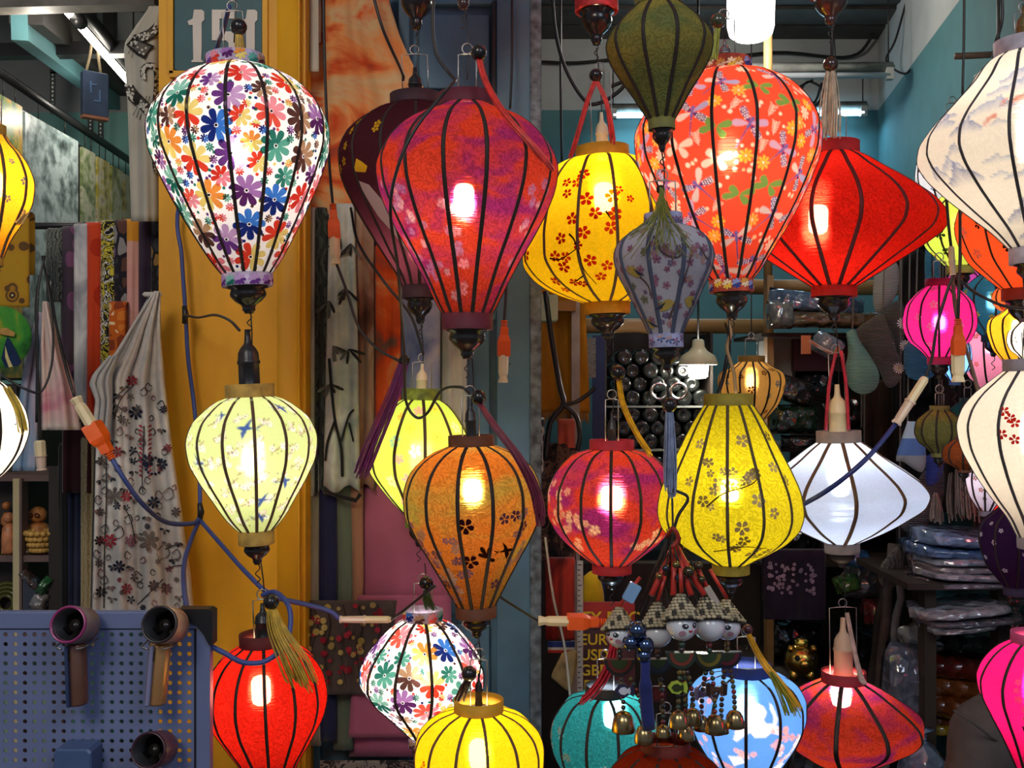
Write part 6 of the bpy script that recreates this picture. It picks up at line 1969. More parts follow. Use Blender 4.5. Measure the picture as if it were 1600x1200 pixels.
# ================================================================ left hand shop
# lit tube running into the shop, hung below a teal beam
t = thing('fluorescent_lamp_ceiling', P(146, 64, 3.4), 'warm white lit fluorescent tube slanting into the left shop', 'lamp')
A, B = P(92, 2, 3.15), P(200, 126, 3.75)
d = (B - A).normalized()
hv = Vector((.02, 0, .035))
MB().tube([A - d * .3 + hv, B + d * .1 + hv], .028, 4).build('housing', STEEL, t)
MB().tube([A - d * .3, B], .013, 12).build('tube', glow('tube_warm', (1, .93, .80), 6.0, 1), t)
c = P(123, 32, 3.25)
MB().tube([c - d * .02, c + d * .02], .022, 10).build('lamp_holder', BLKP, t)
for q in (A, B):
    MB().tube([q + hv, q + hv + Vector((0, 0, .6))], .003, 5).build('hanger_wire', DWIRE, t)
for k_ in (-.1, 1.0):
    lamp('tube_light', 'POINT', A.lerp(B, k_) + Vector((-.03, 0, -.14)), 3.4, (1, .93, .80), .03)


def beam(name, label, a, b, w, h, mat):
    A, B = P(*a), P(*b)
    d = (B - A)
    L_ = d.length
    R = d.to_track_quat('Y', 'Z').to_matrix()
    o = MB().box(A.lerp(B, .5), (w, L_, h), R).build(name, mat)
    return tag(o, kind='structure') if name.startswith(('trim', 'ceiling')) else tag(o, label, 'beam')


beam('ceiling_beam', '', (30, 32, 3.2), (178, 150, 4.55), .05, .12, TEAL)
beam('ceiling_beam', '', (40, 12, 3.2), (190, 132, 4.55), .10, .10, DARKB)
beam('ceiling_beam', '', (-60, 6, 3.0), (246, -2, 3.0), .06, .05, pm('old_beam', H('55504a'), rough=.7, var=.3))
beam('ceiling_beam', '', (-60, 82, 3.55), (246, 76, 3.55), .05, .045, STEEL)
px = [beam('ceiling_beam', '', (x, -30, 3.9), (x, 74, 3.9), .04, .04, STEEL) for x in (140, 172)]
# small hanging sign board
t = thing('hanging_sign_board', P(148, 190, 3.5), 'small dark blue sign board hung from the ceiling bar in the left shop', 'sign')
c = P(148, 148, 3.5)
Rm = Matrix.Rotation(math.radians(40), 3, 'Z')
MB().box(c, (.085, .03, .15), Rm, bev=.004).build('board', pm('sign_slate', H('33415a'), rough=.5, var=.2), t)
MB().box(c + Rm @ Vector((0, 0, -.08)), (.085, .032, .010), Rm).build('edge_strip', pm('sign_edge', H('8a5a44'), rough=.6), t)
for k, (dx, dz, w, h) in enumerate(((-.018, .02, .005, .04), (-.008, .03, .02, .005), (.012, -.005, .005, .04), (.002, -.025, .02, .005))):
    MB().box(c + Rm @ Vector((dx, -.0165, dz)), (w, .003, h), Rm).build('painted_mark', pm('mark_blue', H('4a6488'), rough=.6), t)
for dx in (-.04, .03):
    MB().tube(spline([c + Rm @ Vector((dx * .7, 0, .075)), c + Rm @ Vector((dx * .4, 0, .13)), c + Rm @ Vector((dx * .2, 0, .20))], 4), .005, 6).build('hanging_rope', pm('rope', H('8a7a60'), rough=.9), t)
# slotted steel hangers
for i, (x, ya, yb, D) in enumerate(((82, 112, 178, 3.9), (141, 60, 215, 4.2), (157, 66, 218, 4.25))):
    t = thing('hanging_slotted_bracket', P(x, yb, D), ('slotted steel bracket left of the hanging sign board', 'slotted steel bracket under the hanging sign board', 'slotted steel bracket right of the sign board foot')[i], 'bracket', 'slotted steel brackets')
    px_box('bar', x - 4, x + 4, ya, yb, D, .006, pm('slot_steel', H('3c3f3e'), rough=.5, metal=.4), t)
    k = 0
    y = ya + 3
    while y < yb - 3:
        px_box('slot', x - 1.2, x + 1.2, y, y + 3.4, D - .001, .002, pm('slot_light', H('a8b4b0'), rough=.6), t)
        y += 6.5
    if i == 0:
        px_box('arm', x - 4, x + 20, ya - 4, ya + 3, D, .006, pm('slot_steel'), t)
# picture rail and paintings along the left wall
XW = -1.70
def wall_pt(D, y_at):
    return Vector((XW, D, CAMZ - (y_at - 600) * D / F))


def zr(D):
    return CAMZ + (600 - 100) * 3.2 / F * 1.0 - (D - 3.2) * .035


tag(MB().tube([Vector((XW + .06, 3.0, zr(3.0))), Vector((XW + .06, 4.5, zr(4.5)))], .018, 4).build('picture_rail', STEEL), 'dark slanting picture rail on the left shop wall', 'rail')
PT = [(3.02, 3.24, ['3a5a1c', '8aa02c', 'd8b02c', 'c89a2c'], 7, 'green and yellow garden painting, nearest on the left rail'),
      (3.26, 3.42, ['2a3a1c', '6a8a2c', 'd8a81c', '4a5a2c'], 7, 'second yellow and green painting on the left rail'),
      (3.44, 3.86, ['2a3434', '7a8c8c', 'b8c8c8', '9ab0b0'], 8, 'large blue-grey village painting on the left rail'),
      (3.90, 4.02, ['3a4a24', '7a8a5a', 'b8b8a0', '5a6a3c'], 9, 'first narrow green landscape panel on the left rail'),
      (4.04, 4.16, ['4a4a1c', 'a89a3c', 'b8b49a', '7a3a2c'], 9, 'second narrow landscape panel with red roofs on the left rail'),
      (4.18, 4.30, ['3a4a24', '8a8a3c', 'b0b09a', '4a5a3c'], 9, 'third narrow landscape panel on the left rail'),
      (4.32, 4.43, ['3a3a24', '9a8a4c', 'a0a090', '4a5a3c'], 9, 'last narrow landscape panel, farthest on the left rail')]
for i, (a, b, cs, sc, lb) in enumerate(PT):
    t = thing('hanging_painting', (XW + .05, (a + b) / 2, 1.55), lb, 'painting', 'paintings on the left rail')
    zt = zr((a + b) / 2) - .07
    MB().box((XW + .055, (a + b) / 2, (zt + 1.62) / 2), (.02, b - a, zt - 1.62)).build('canvas', cloth('painting_%d' % i, 'wash', cs, sc * 2.2, .3, dist=.15), t)
    MB().box((XW + .048, (a + b) / 2, (zt + 1.62) / 2), (.012, b - a + .016, zt - 1.604)).build('edge_frame', BLKP, t)
    for k in (.25, .75):
        MB().tube([Vector((XW + .06, a + (b - a) * k, zt)), Vector((XW + .06, a + (b - a) * k, zt + .07))], .002, 5).build('hanging_wire', DWIRE, t)
tag(MB().box((XW + .10, 3.7, 1.2), (.2, 1.2, .8)).build('wall_cabinet', WOODD), 'dark cabinet under the paintings on the left wall', 'cabinet')
# shelf with figurines at the lower left
IVW = pm('ivory_frame', H('bfae84'), rough=.6, var=.1)
BRW = pm('brown_frame', H('6a544e'), rough=.5, var=.2)
t = thing('display_shelf', P(30, 1250, 3.1), 'small ivory and brown display shelf at the lower left behind the board', 'shelf')
for y in (742, 868, 990):
    px_box('shelf_board', -90, 76, y, y + 10, 3.0, .32, BRW, t)
px_box('upright', 20, 30, 748, 1260, 2.99, .03, IVW, t)
px_box('upright', 30, 34, 748, 1260, 2.99, .04, BRW, t)
px_box('back_board', -90, 76, 748, 1260, 3.32, .02, pm('mint_board', H('8aa890'), rough=.7), t)
tag(px_box('dark_post', 76, 101, 730, 1560, 3.0, .05, WOODD), 'dark upright post beside the display shelf', 'post')
ow = thing('owl_figurine', P(60, 868, 3.08), 'carved orange owl figurine on the display shelf', 'figurine')
s4 = 3.08 / F
TERR = pm('terracotta', H('b8743c'), rough=.5, var=.3, scale=60, bump=.6, bscale=200)
c = P(59, 868, 3.08)
c.z = P(0, 868, 3.0).z + .001
MB().lathe([(0, 0), (14 * s4, 0), (19 * s4, 10 * s4), (19 * s4, 26 * s4), (15 * s4, 40 * s4), (10 * s4, 44 * s4)], 18, c).build('body', TERR, ow)
hd = MB().ball(c + Vector((0, 0, 56 * s4)), 14 * s4, 16, None, (1, .9, .95)).build('head', TERR, ow)
for sd in (-1, 1):
    MB().lathe([(2.2 * s4, 0), (4 * s4, .002), (2.2 * s4, .004)], 12, c + Vector((sd * 5 * s4, -12.5 * s4, 57 * s4)), None, Matrix.Rotation(PI / 2, 3, 'X'), True).build('eye', pm('owl_eye', H('5a2c14'), rough=.4), hd)
bk = thing('woven_basket', P(66, 868, 2.99), 'small yellow plaited basket in front of the owl', 'basket')
s4 = 2.99 / F
WEAV = pm('straw', H('c89a4c'), rough=.6, var=.25, scale=80)
c = P(64, 866, 3.03)
c.z = P(0, 868, 3.0).z + .004
for r_ in range(4):
    rad = (13 + r_ * 3.0) * s4
    m = MB()
    for j in range(16):
        a = 2 * PI * (j + .5 * (r_ % 2)) / 16
        m.ball(c + Vector((rad * math.cos(a), rad * math.sin(a), (5 + r_ * 9) * s4)), 5.2 * s4, 8, None, (1.1, 1.1, .9))
    tag(m.build('plaited_ring', WEAV, bk), kind='stuff')
for i, (x, y, r, col, lb) in enumerate(((14, 812, 12, 'c07a50', 'brown round-faced figurine left on the display shelf'), (10, 796, 9, 'b8703c', 'small tan figurine behind the round-faced one'), (-6, 830, 15, '1c1a1a', 'black figurine at the left frame edge'), (38, 850, 11, 'c8c4b4', 'white shell figurine beside the shelf upright'), (44, 856, 9, '5a4a34', 'dark brown figurine in front of the owl'), (14, 856, 9, '6a8a9a', 'blue-grey beaded figurine at shelf front'), (8, 862, 8, 'c8b02c', 'yellow beaded trinket at shelf front'))):
    D = 3.03 + .03 * (i % 2)
    s4 = D / F
    c = P(x, 868, D)
    c.z = P(0, 868, 3.0).z + .001
    f = thing('small_figurine', c, lb, 'figurine', 'figurines on the display shelf')
    mt = pm('fig_' + col, H(col), rough=.35, var=.25, scale=40)
    MB().lathe([(0, 0), (r * s4 * .8, 0), (r * s4, .35 * r * s4), (r * s4 * .85, (868 - y - r * .6) * s4 * .8), (r * .4 * s4, (868 - y) * s4 * .85)], 14, c).build('body', mt, f)
    MB().ball(c + Vector((0, 0, (868 - y) * s4)), r * s4 * .72, 12).build('head', mt, f)
for i, (x, y, w, h, col, lb) in enumerate(((12, 935, 46, 60, '3a3a1c', 'large dark glossy coiled plate on the lower shelf'), (46, 930, 22, 52, '2a2c30', 'dark grey phone-like slab on the lower shelf'), (62, 940, 24, 30, '8a8480', 'pale crumpled film pack on the lower shelf'), (70, 915, 14, 30, '2c6a3c', 'green glass trinket on the lower shelf'), (50, 906, 44, 12, '4a3a34', 'brown woven strip on the lower shelf'))):
    if i == 1:
        o = px_box('dark_slab', x - w / 2, x + w / 2, y - h / 2, y + h / 2, 2.98, .02, pm('slab', H('3a3f4a'), rough=.25), bev=.006)
        tag(o, lb, 'slab')
    elif i == 0:
        m = MB(); c = P(x, y + 6, 3.08); s4 = 3.08 / F
        for q in range(4):
            m.tube([c + Vector(((30 - q * 6) * s4 * math.cos(a), -.004 * q, (30 - q * 6) * s4 * math.sin(a))) for a in np.linspace(0, 2 * PI, 25)], 3.2 * s4, 6, cap=False)
        tag(m.build('coiled_plate', pm('coil_glossy', H('5a5a2c'), rough=.15, var=.6, scale=8), None), lb, 'plate')
    else:
        pack(lb, x, y, w, h, 3.0, col, .2 * i, 'goods on the lower display shelf', 'small_goods', .05)
# ================================================================ perforated board with hand fans
DB = 1.85
sB = DB / F
br = thing('perforated_board', P(150, 1290, DB), 'blue-grey perforated metal board holding hand fans at the lower left', 'board')
PAN = pm('panel_paint', H('667094'), rough=.45, var=.07, scale=5)
m = MB()
x0, y0, st = -14, 984, 15.1
nx, ny = 21, 21
for i in range(ny):
    for j in range(nx):
        cx, cy = x0 + (j + .5) * st, y0 + (i + .5) * st
        sq = []
        for q in range(8):
            a = PI / 4 * q + PI / 8
            k_ = st / 2 / max(abs(math.cos(a)), abs(math.sin(a)))
        rim = [(cx + 3.7 * math.cos(PI / 4 * q), cy + 3.7 * math.sin(PI / 4 * q)) for q in range(8)]
        out = [(cx + st / 2 * max(-1, min(1, math.cos(PI / 4 * q) * 1.4143)), cy + st / 2 * max(-1, min(1, math.sin(PI / 4 * q) * 1.4143))) for q in range(8)]
        vs = [P(a, b, DB) for a, b in rim + out]
        m.add(vs, [(q, (q + 1) % 8, 8 + (q + 1) % 8, 8 + q) for q in range(8)], None, False)
o = m.build('perforated_sheet', PAN, br)
md = o.modifiers.new('thickness', 'SOLIDIFY'); md.thickness = .0025
md.offset = -1
xe = x0 + nx * st
px_box('edge_fold', -60, 328, 957, 983, DB - .004, .02, PAN, br, .003)
px_box('edge_fold', xe + 3, 328, 983, 1310, DB - .004, .02, PAN, br, .003)
px_box('hem', -60, xe + 3, 980.5, 984, DB + .001, .004, pm('gap_shade', (.01, .01, .012)), br)  # near-black strips put in for the shade of the sheet's edge gap
px_box('hem', xe, xe + 3, 984, 1310, DB + .001, .004, pm('gap_shade'), br)
q = [P(*p, DB - .012) for p in ((278, 952), (326, 952), (332, 956), (332, 1008), (326, 1008), (318, 992), (305, 976), (288, 966))]
MB().poly(q, .03).build('corner_bracket', BLKP, br)
GF = 'hand fans hooked on the perforated board'
def hand_fan(label, x, y, r, ring, body, dark, handle=None):
    t = thing('hand_fan', P(x, y + r, DB - .05), label, 'fan', GF)
    c = P(x, y, DB - .075)
    A_ = Matrix.Rotation(math.radians(-4), 3, 'Z') @ Matrix.Rotation(math.radians(74), 3, 'X')
    R = r * sB
    MB().lathe([(R * .87, .008), (R, .006), (R, -.045), (R * .85, -.052), (0, -.052)], 30, c, None, A_, True).build('fan_head', body, t)
    MB().lathe([(0, -.044), (R * .80, -.042), (R * .86, .009), (R * .88, .009)], 30, c, None, A_, True).build('inner_cup', BLKP, t)
    MB().lathe([(R * .86, .009), (R * .94, .013), (R * 1.0, .008), (R * .98, .002), (R * .84, .002)], 30, c, None, A_, True).build('front_ring', ring, t)
    MB().lathe([(0, -.030), (R * .3, -.026), (R * .34, -.018), (R * .30, -.014), (0, -.012)], 20, c, None, A_).build('hub', dark, t)
    bl = MB()
    for k in range(7):
        a = 2 * PI * k / 7
        u, v = Vector((math.cos(a), math.sin(a), 0)), Vector((-math.sin(a), math.cos(a), 0))
        pts = [A_ @ (u * R * rr_ + v * R * ww + Vector((0, 0, -.03 + zz))) + c for rr_, ww, zz in ((.28, -.10, 0), (.82, -.22, .006), (.84, .12, -.006), (.28, .08, -.002))]
        b_ = MB().add(pts, [(0, 1, 2, 3)], None).build('fan_blade', dark, t)
    if handle:
        (xa, ya), (xb2, yb2), w, hm, hm2 = handle
        a, b = P(xa, ya, DB - .045), P(xb2, yb2, DB - .045)
        dv = (b - a).normalized()
        R3 = dv.to_track_quat('-Z', 'Y').to_matrix()
        hd = MB().lathe([(w * sB * .92, -(b - a).length / 2), (w * sB, -(b - a).length / 2 + .004), (w * sB, (b - a).length / 2 - .004), (w * sB * .9, (b - a).length / 2)], 18, a.lerp(b, .5), None, R3).build('handle', hm, t)
        MB().box(a.lerp(b, .5) + Vector((-w * sB * .35, -w * sB * .86, 0)), (w * sB * 1.15, .006, (b - a).length * .98), R3, bev=.003).build('front_strip', hm2, hd)
        MB().box(a.lerp(b, .17) + Vector((-w * sB * .25, -w * sB * 1.08, 0)), (w * sB * .5, .004, .020), R3, bev=.002).build('switch', BLKP, hd)
        for sd in (-1, 1):
            MB().tube(spline([a + Vector((sd * .028, .03, 0)), a + Vector((sd * .026, -.02, -.002)), a + Vector((sd * .012, -.03, -.004))], 4), .0018, 6).build('board_hook', WIRE, t)


hand_fan('dark hand fan with a magenta rim hooked on the perforated board', 110, 976, 28, pm('ring_magenta', H('8a2a60'), rough=.25, var=.05, coat=.5), pm('fan_grey', H('6a5a5e'), rough=.35), BLACKW, ((118, 1004), (121, 1100), 16, pm('handle_bronze', H('7a5648'), rough=.3, metal=.5), pm('strip_navy', H('2a3a5a'), rough=.3)))
hand_fan('champagne gold hand fan hooked beside the magenta-rimmed one', 252, 976, 28, pm('ring_black', (.03, .02, .022), rough=.3), pm('fan_champagne', H('b08a78'), rough=.3, metal=.3), BLACKW, ((251, 1004), (243, 1099), 16, pm('handle_gold', H('b88a58'), rough=.3, metal=.5), pm('strip_lilac', H('7a7a9c'), rough=.35)))
hand_fan('dark maroon hand fan low on the perforated board', 235, 1172, 27, pm('ring_maroon', H('3a1c28'), rough=.3), pm('fan_maroon', H('5a3a44'), rough=.3), BLACKW)
o = px_box('fan_base', 83, 142, 1171, 1230, DB - .05, .05, pm('base_slate', H('44587e'), rough=.4), bev=.006)
tag(o, 'slate blue charging block hooked low on the perforated board', 'charger')
# ================================================================ plugs and cables
def plug(label, a, b, D, kind='orange', w=10, group='plug connectors on the light cables'):
    """in-line connector from a (ivory socket end) to b (cable end of the plug)"""
    A, B = P(a[0], a[1], D), P(b[0], b[1], D)
    d = B - A
    L_ = d.length
    R = d.to_track_quat('Z', 'Y').to_matrix()
    s = D / F
    W_ = w * s
    t = thing('plug_connector', A.lerp(B, .5), label, 'plug', group)

    def sec(name, prof, mat, n=8, par=t, flat=.75):
        mb_ = MB().lathe([(r * W_, z * L_) for r, z in prof], n, A, None, R @ Matrix.Rotation(PI / n, 3, 'Z') @ Matrix.Diagonal((1, flat, 1)) if n != 8 else R @ Matrix.Diagonal((1, flat, 1)))
        mb_.smooth = [False] * len(mb_.f)
        return mb_.build(name, mat, par)
    if kind == 'orange':
        so = sec('socket', [(.0, 0), (.80, 0), (.84, .02), (.62, .10), (.80, .15), (.84, .40), (.84, .44), (0, .44)], IVORY)
        sec('plug_body', [(0, .42), (1.16, .42), (1.22, .45), (1.20, .66), (1.0, .72), (.78, .76), (.74, .88), (.5, .88), (0, .88)], ORANGE, 4)
        for i in range(4):
            MB().lathe([(.36 * W_, (.875 + i * .032) * L_), (.46 * W_, (.885 + i * .032) * L_), (.36 * W_, (.90 + i * .032) * L_)], 10, A, None, R).build('strain_relief', ORANGE, t)
        MB().ball(A + R @ Vector((0, -.8 * W_, .3 * L_)), W_ * .12, 6).build('screw', BLKP, so)
    else:
        so = sec('socket', [(0, 0), (.95, 0), (1.0, .02), (.8, .06), (.86, .12), (.95, .46), (.95, .5), (0, .5)], pm('clear_ivory', H('d0b9a4'), rough=.3, var=.05), 10)
        sec('collar', [(0, .46), (1.12, .46), (1.12, .5), (0, .5)], pm('clear_ivory'), 10)
        sec('plug_body', [(0, .49), (.98, .49), (1.0, .7), (.98, .94), (.7, 1.0), (0, 1.0)], IVORY, 8)
        MB().ball(A + R @ Vector((0, -.75 * W_, .75 * L_)), W_ * .12, 6).build('screw', BLKP, so)
    return t


plug('orange plug with ivory socket on a blue cable in front of the embroidered shawl', (118, 622), (176, 718), 2.2, w=15)
plug('orange plug hanging upright between daisy and maroon lanterns', (525, 413), (520, 318), 2.2, w=13)
plug('orange plug hanging upright on the blue door right of the crimson lantern', (786, 598), (788, 500), 2.2, w=12.5)
plug('orange plug with ivory socket lying level at the door edge', (841, 970), (948, 972), 2.1, w=13)
plug('orange plug hanging upright among the crowded lanterns at the right', (1497, 597), (1497, 498), 1.95, w=13)
plug('pale double connector level above the daisy diamond lantern', (531, 968), (611, 968), 2.2, 'pale', 7.5)
plug('pale connector slanting above the white diamond lantern', (1400, 662), (1446, 590), 2.0, 'pale', 9.5)
plug('ivory connector hanging below the tie-dye bags', (65, 735), (62, 688), 2.45, 'pale', 11)
plug('small ivory connector on the cable beside the lime yellow lantern', (1489, 430), (1486, 385), 2.0, 'pale', 6)
GCb = 'cables of the lantern lights'
for lb, pts, r, mt in (
        ('blue cable running down the yellow pillar behind the daisy lantern', [(358, 10, 2.2), (348, 50, 2.3), (335, 90, 2.45), (280, 315, 2.56), (284, 400, 2.56), (290, 490, 2.56), (294, 560, 2.56), (304, 640, 2.56), (312, 750, 2.5), (312, 812, 2.45)], .0055, BLUECORD),
        ('blue cable from the orange plug to the knot on the pillar', [(174, 715, 2.2), (195, 750, 2.2), (225, 790, 2.25), (260, 816, 2.35), (300, 818, 2.42), (312, 810, 2.45)], .0055, BLUECORD),
        ('blue cable falling from the knot to the board corner', [(312, 812, 2.45), (300, 840, 2.4), (288, 880, 2.3), (288, 920, 2.15), (293, 955, 1.95)], .0055, BLUECORD),
        ('blue cable sweeping from the knot to the pale connector', [(312, 812, 2.45), (345, 850, 2.35), (385, 895, 2.25), (425, 930, 2.2), (480, 945, 2.2), (515, 955, 2.2), (531, 968, 2.2)], .0055, BLUECORD),
        ('blue cable looping in front of the plain red lantern', [(330, 1010, 1.86), (350, 1020, 1.86), (380, 1035, 1.86), (415, 1033, 1.87), (445, 1008, 1.88), (454, 975, 1.9), (450, 945, 1.92), (430, 925, 1.98), (410, 930, 2.0)], .005, BLUECORD),
        ('black cable joining the pillar cable to the swallow lantern socket', [(288, 492, 2.5), (310, 496, 2.4), (335, 492, 2.2), (358, 500, 2.05), (374, 516, 2.0)], .0031, BLKCORD),
        ('long black cable from above down to the orange plug by the pillar', [(505, -20, 2.3), (508, 120, 2.3), (514, 250, 2.25), (520, 320, 2.2)], .0031, BLKCORD),
        ('black cable from the upright orange plug to the maroon tassel', [(526, 413, 2.2), (540, 450, 2.2), (560, 510, 2.2), (590, 545, 2.2), (625, 565, 2.2), (632, 575, 2.2)], .0031, BLKCORD),
        ('black cable crossing over the maroon lantern side', [(582, -10, 2.05), (600, 50, 2.05), (628, 112, 2.1), (630, 125, 2.15)], .0031, BLKCORD),
        ('black cable winding down over the maroon lantern to the lime lantern', [(712, 125, 1.8), (690, 150, 1.76), (650, 200, 1.74), (622, 260, 1.74), (610, 330, 1.76), (622, 420, 1.85), (628, 500, 1.95), (632, 560, 2.05), (634, 625, 2.1), (650, 652, 2.1), (668, 645, 2.1), (690, 610, 2.05), (720, 605, 2.0), (734, 615, 2.0)], .0031, BLKCORD),
        ('black cable in front of the shawls left of the maroon lantern', [(548, 325, 2.35), (560, 380, 2.3), (600, 440, 2.25), (640, 490, 2.25), (655, 530, 2.25), (662, 555, 2.25)], .0031, BLKCORD),
        ('black cable looping at the top of the crimson lantern', [(678, -10, 1.95), (676, 40, 1.95), (682, 85, 1.95), (700, 112, 1.95), (712, 125, 1.93)], .0031, BLKCORD),
        ('twin black cables hanging to the orange plug on the door', [(792, 430, 2.2), (790, 470, 2.2), (788, 505, 2.2)], .0031, BLKCORD),
        ('thin straight black cable along the door edge', [(800, -20, 2.7), (800, 90, 2.7), (797, 170, 2.7)], .0031, BLKCORD),
        ('black cable from the door to the level orange plug', [(770, 925, 2.3), (800, 945, 2.2), (830, 964, 2.12), (841, 970, 2.1)], .0031, BLKCORD),
        ('black cable from the pale connector to the daisy diamond lantern', [(611, 968, 2.2), (630, 955, 2.15), (655, 935, 2.12), (680, 915, 2.1)], .0031, BLKCORD),
        ('cable forking in front of the ochre curtain', [(852, 455, 3.0), (862, 530, 3.0), (874, 600, 3.0), (880, 632, 3.0), (860, 660, 3.0), (852, 720, 3.0)], .008, BLKCORD),
        ('second fork of the cable by the ochre curtain', [(880, 632, 3.0), (900, 650, 3.0), (906, 680, 3.0), (902, 705, 3.0)], .007, BLKCORD),
        ('cable with a hook reaching right from the curtain fork', [(880, 632, 3.0), (900, 628, 3.0), (920, 615, 3.0), (930, 605, 3.0)], .006, BLKCORD),
        ('blue cable crossing the white diamond lantern', [(1252, 790, 2.02), (1290, 768, 1.98), (1330, 738, 1.96), (1365, 705, 1.97), (1400, 662, 2.0)], .005, pm('navy_cord', H('1f2f6a'), rough=.4)),
        ('black cable from the pale connector up past the magenta lantern', [(1446, 590, 2.0), (1456, 560, 2.0), (1464, 510, 2.0), (1480, 455, 2.0), (1490, 430, 2.0)], .0031, BLKCORD),
        ('straight black cable hanging past the lime yellow lantern', [(1478, 300, 2.0), (1482, 350, 2.0), (1486, 386, 2.0)], .0031, BLKCORD),
        ('second black cable hanging beside it to the orange plug', [(1500, 320, 1.97), (1500, 400, 1.97), (1498, 460, 1.95), (1497, 500, 1.95)], .0031, BLKCORD),
        ('black branch cable running right over the petrol blue lantern', [(1494, 432, 1.98), (1520, 455, 2.0), (1555, 473, 2.0), (1580, 480, 2.0), (1640, 486, 2.0)], .0031, BLKCORD),
        ('brown cable hanging behind the orange plug', [(1488, 432, 2.02), (1494, 490, 2.04), (1508, 540, 2.04), (1520, 580, 2.04), (1532, 625, 2.04)], .004, pm('brown_cord', H('6a564a'), rough=.4)),
        ('black cable at the top right beside the landscape lantern', [(1565, -10, 1.85), (1566, 30, 1.85), (1555, 70, 1.85), (1548, 100, 1.95), (1524, 120, 2.1)], .0031, BLKCORD),
        ('straight black cable left of the landscape lantern', [(1507, -20, 2.4), (1506, 60, 2.4), (1504, 150, 2.4)], .0031, BLKCORD),
        ('black cable over the tie-dye bag ending in the ivory connector', [(70, 400, 2.48), (60, 450, 2.46), (58, 520, 2.45), (60, 620, 2.45), (62, 690, 2.45)], .0031, BLKCORD),
        ('black loop cable at the left edge over the bags', [(66, 400, 2.5), (80, 480, 2.46), (82, 560, 2.44), (66, 610, 2.42), (40, 608, 2.4), (0, 585, 2.4), (-20, 570, 2.4)], .0031, BLKCORD),
        ('black cable from the bags to the ivory socket of the orange plug', [(78, 440, 2.5), (90, 520, 2.4), (104, 580, 2.3), (117, 622, 2.2)], .0031, BLKCORD),
        ('white string hanging at the door edge behind the level plug', [(852, 840, 2.6), (864, 930, 2.5), (882, 1010, 2.5), (892, 1100, 2.5)], .003, pm('string_white', H('b8b0a4'), rough=.8)),
        ('thin wire from the lemon lantern to the doll cluster', [(1052, 765, 1.86), (1075, 778, 1.86), (1060, 805, 1.86), (1052, 830, 1.86)], .003, BLKCORD)):
    cord(lb, pts, r, mt, GCb, k=6)
# electrical tape knots
for x, y, D, lb in ((288, 492, 2.53, 'black tape knot on the pillar cable'), (312, 800, 2.45, 'black tape sleeve where three blue cables meet')):
    tag(MB().tube([P(x, y - 14, D), P(x + 2, y, D), P(x, y + 14, D)], [.006, .0085, .006], 8).build('tape_knot', BLKP), lb, 'tape')
# ---------------------------------------------------------------- tassels tied to the lanterns
TR = thread('red', 'c8281e'); TC = thread('wine', '6a1c34'); TY = thread('gold', 'd8a01c'); TO = thread('olive', '9a9a2c')
BB = (BLACKW, 12 * 2.0 / F)
tassel(L['crimson'].root, [(748, 90, 1.86), (760, 130, 1.84), (790, 180, 1.80), (830, 225, 1.78), (866, 268, 1.78)], 40, .005, .006, TR, .0012, (BLACKW, .0145))
for e in ((892, 248), (958, 226)):
    tassel(L['yellow'].root, [(931, 124, 2.18), ((931 + e[0]) / 2 + 4, 165, 2.17), (e[0], e[1], 2.14)], 24, .004, .005, TR, .0013, (BLACKW, .014) if e[0] < 900 else None, seed=e[0])
tassel(L['copper'].root, [(748, 628, 1.9), (772, 665, 1.86), (810, 715, 1.84), (838, 770, 1.84), (846, 825, 1.84)], 44, .004, .010, TC, .0011, (BLACKW, .014))
tassel(L['lime'].root, [(632, 568, 2.2), (615, 620, 2.2), (585, 690, 2.22), (562, 750, 2.24)], 44, .012, .020, thread('plum', '6a2460'), .0011, (BLACKW, .012))
tassel(L['red_left'].root, [(424, 948, 1.9), (432, 985, 1.88), (455, 1030, 1.86), (475, 1075, 1.86)], 60, .006, .030, thread('mustard', 'b8942c'), .0010, (BLACKW, .0145))
tassel(L['rose'].root, [(966, 590, 2.0), (972, 630, 2.02), (990, 670, 2.03), (1018, 715, 2.04)], 24, .005, .006, TY, .0018, (BLACKW, .015))
tassel(L['birdgrey'].root, [(1046, 640, 1.84), (1047, 700, 1.84), (1048, 780, 1.84)], 36, .006, .012, thread('greyblue', '7a84a0'), .0016, (BLACKW, .014))
tassel(L['crane'].root, [(1168, 988, 1.95), (1190, 1030, 1.95), (1220, 1070, 1.93), (1248, 1110, 1.92)], 44, .005, .010, thread('amber', 'd09a1c'), .0012, (pm('bead_wine', (.06, .015, .02), rough=.2, coat=.5), .010))
tassel(L['crane'].root, [(1205, 1050, 1.93), (1225, 1085, 1.92), (1240, 1120, 1.92)], 26, .004, .014, TO, .0009, seed=4)
tassel(L['tealb'].root, [(962, 985, 2.05), (955, 1030, 2.06), (935, 1070, 2.06), (905, 1102, 2.06)], 30, .008, .012, thread('crimson', 'b01c34'), .0012, (BLACKW, .013))
tassel(L['reddiamond'].root, [(1298, 108, 2.22), (1298, 150, 2.22), (1296, 218, 2.22)], 44, .008, .024, thread('cream', 'b8a68c'), .0015, (pm('bead_brown', (.035, .014, .009), rough=.2, coat=.5), .0165))
tassel(L['dragonfly'].root, [(1122, 40, 1.95), (1118, 65, 1.95), (1114, 95, 1.95)], 20, .005, .007, TO, .0014, (pm('bead_olive', (.04, .045, .02), rough=.2, coat=.5), .015))
tassel(L['magdiamond'].root, [(1324, 958, 2.3), (1332, 1000, 2.28), (1345, 1055, 2.26), (1352, 1070, 2.25)], 16, .005, .006, thread('blush', 'b8988c'), .0014)
tassel(L['daisy'].root, [(373, 50, 1.97), (374, 70, 1.97), (377, 88, 1.97)], 20, .006, .009, thread('mustard'.upper(), 'b8942c'), .0012, (BLACKW, .016))
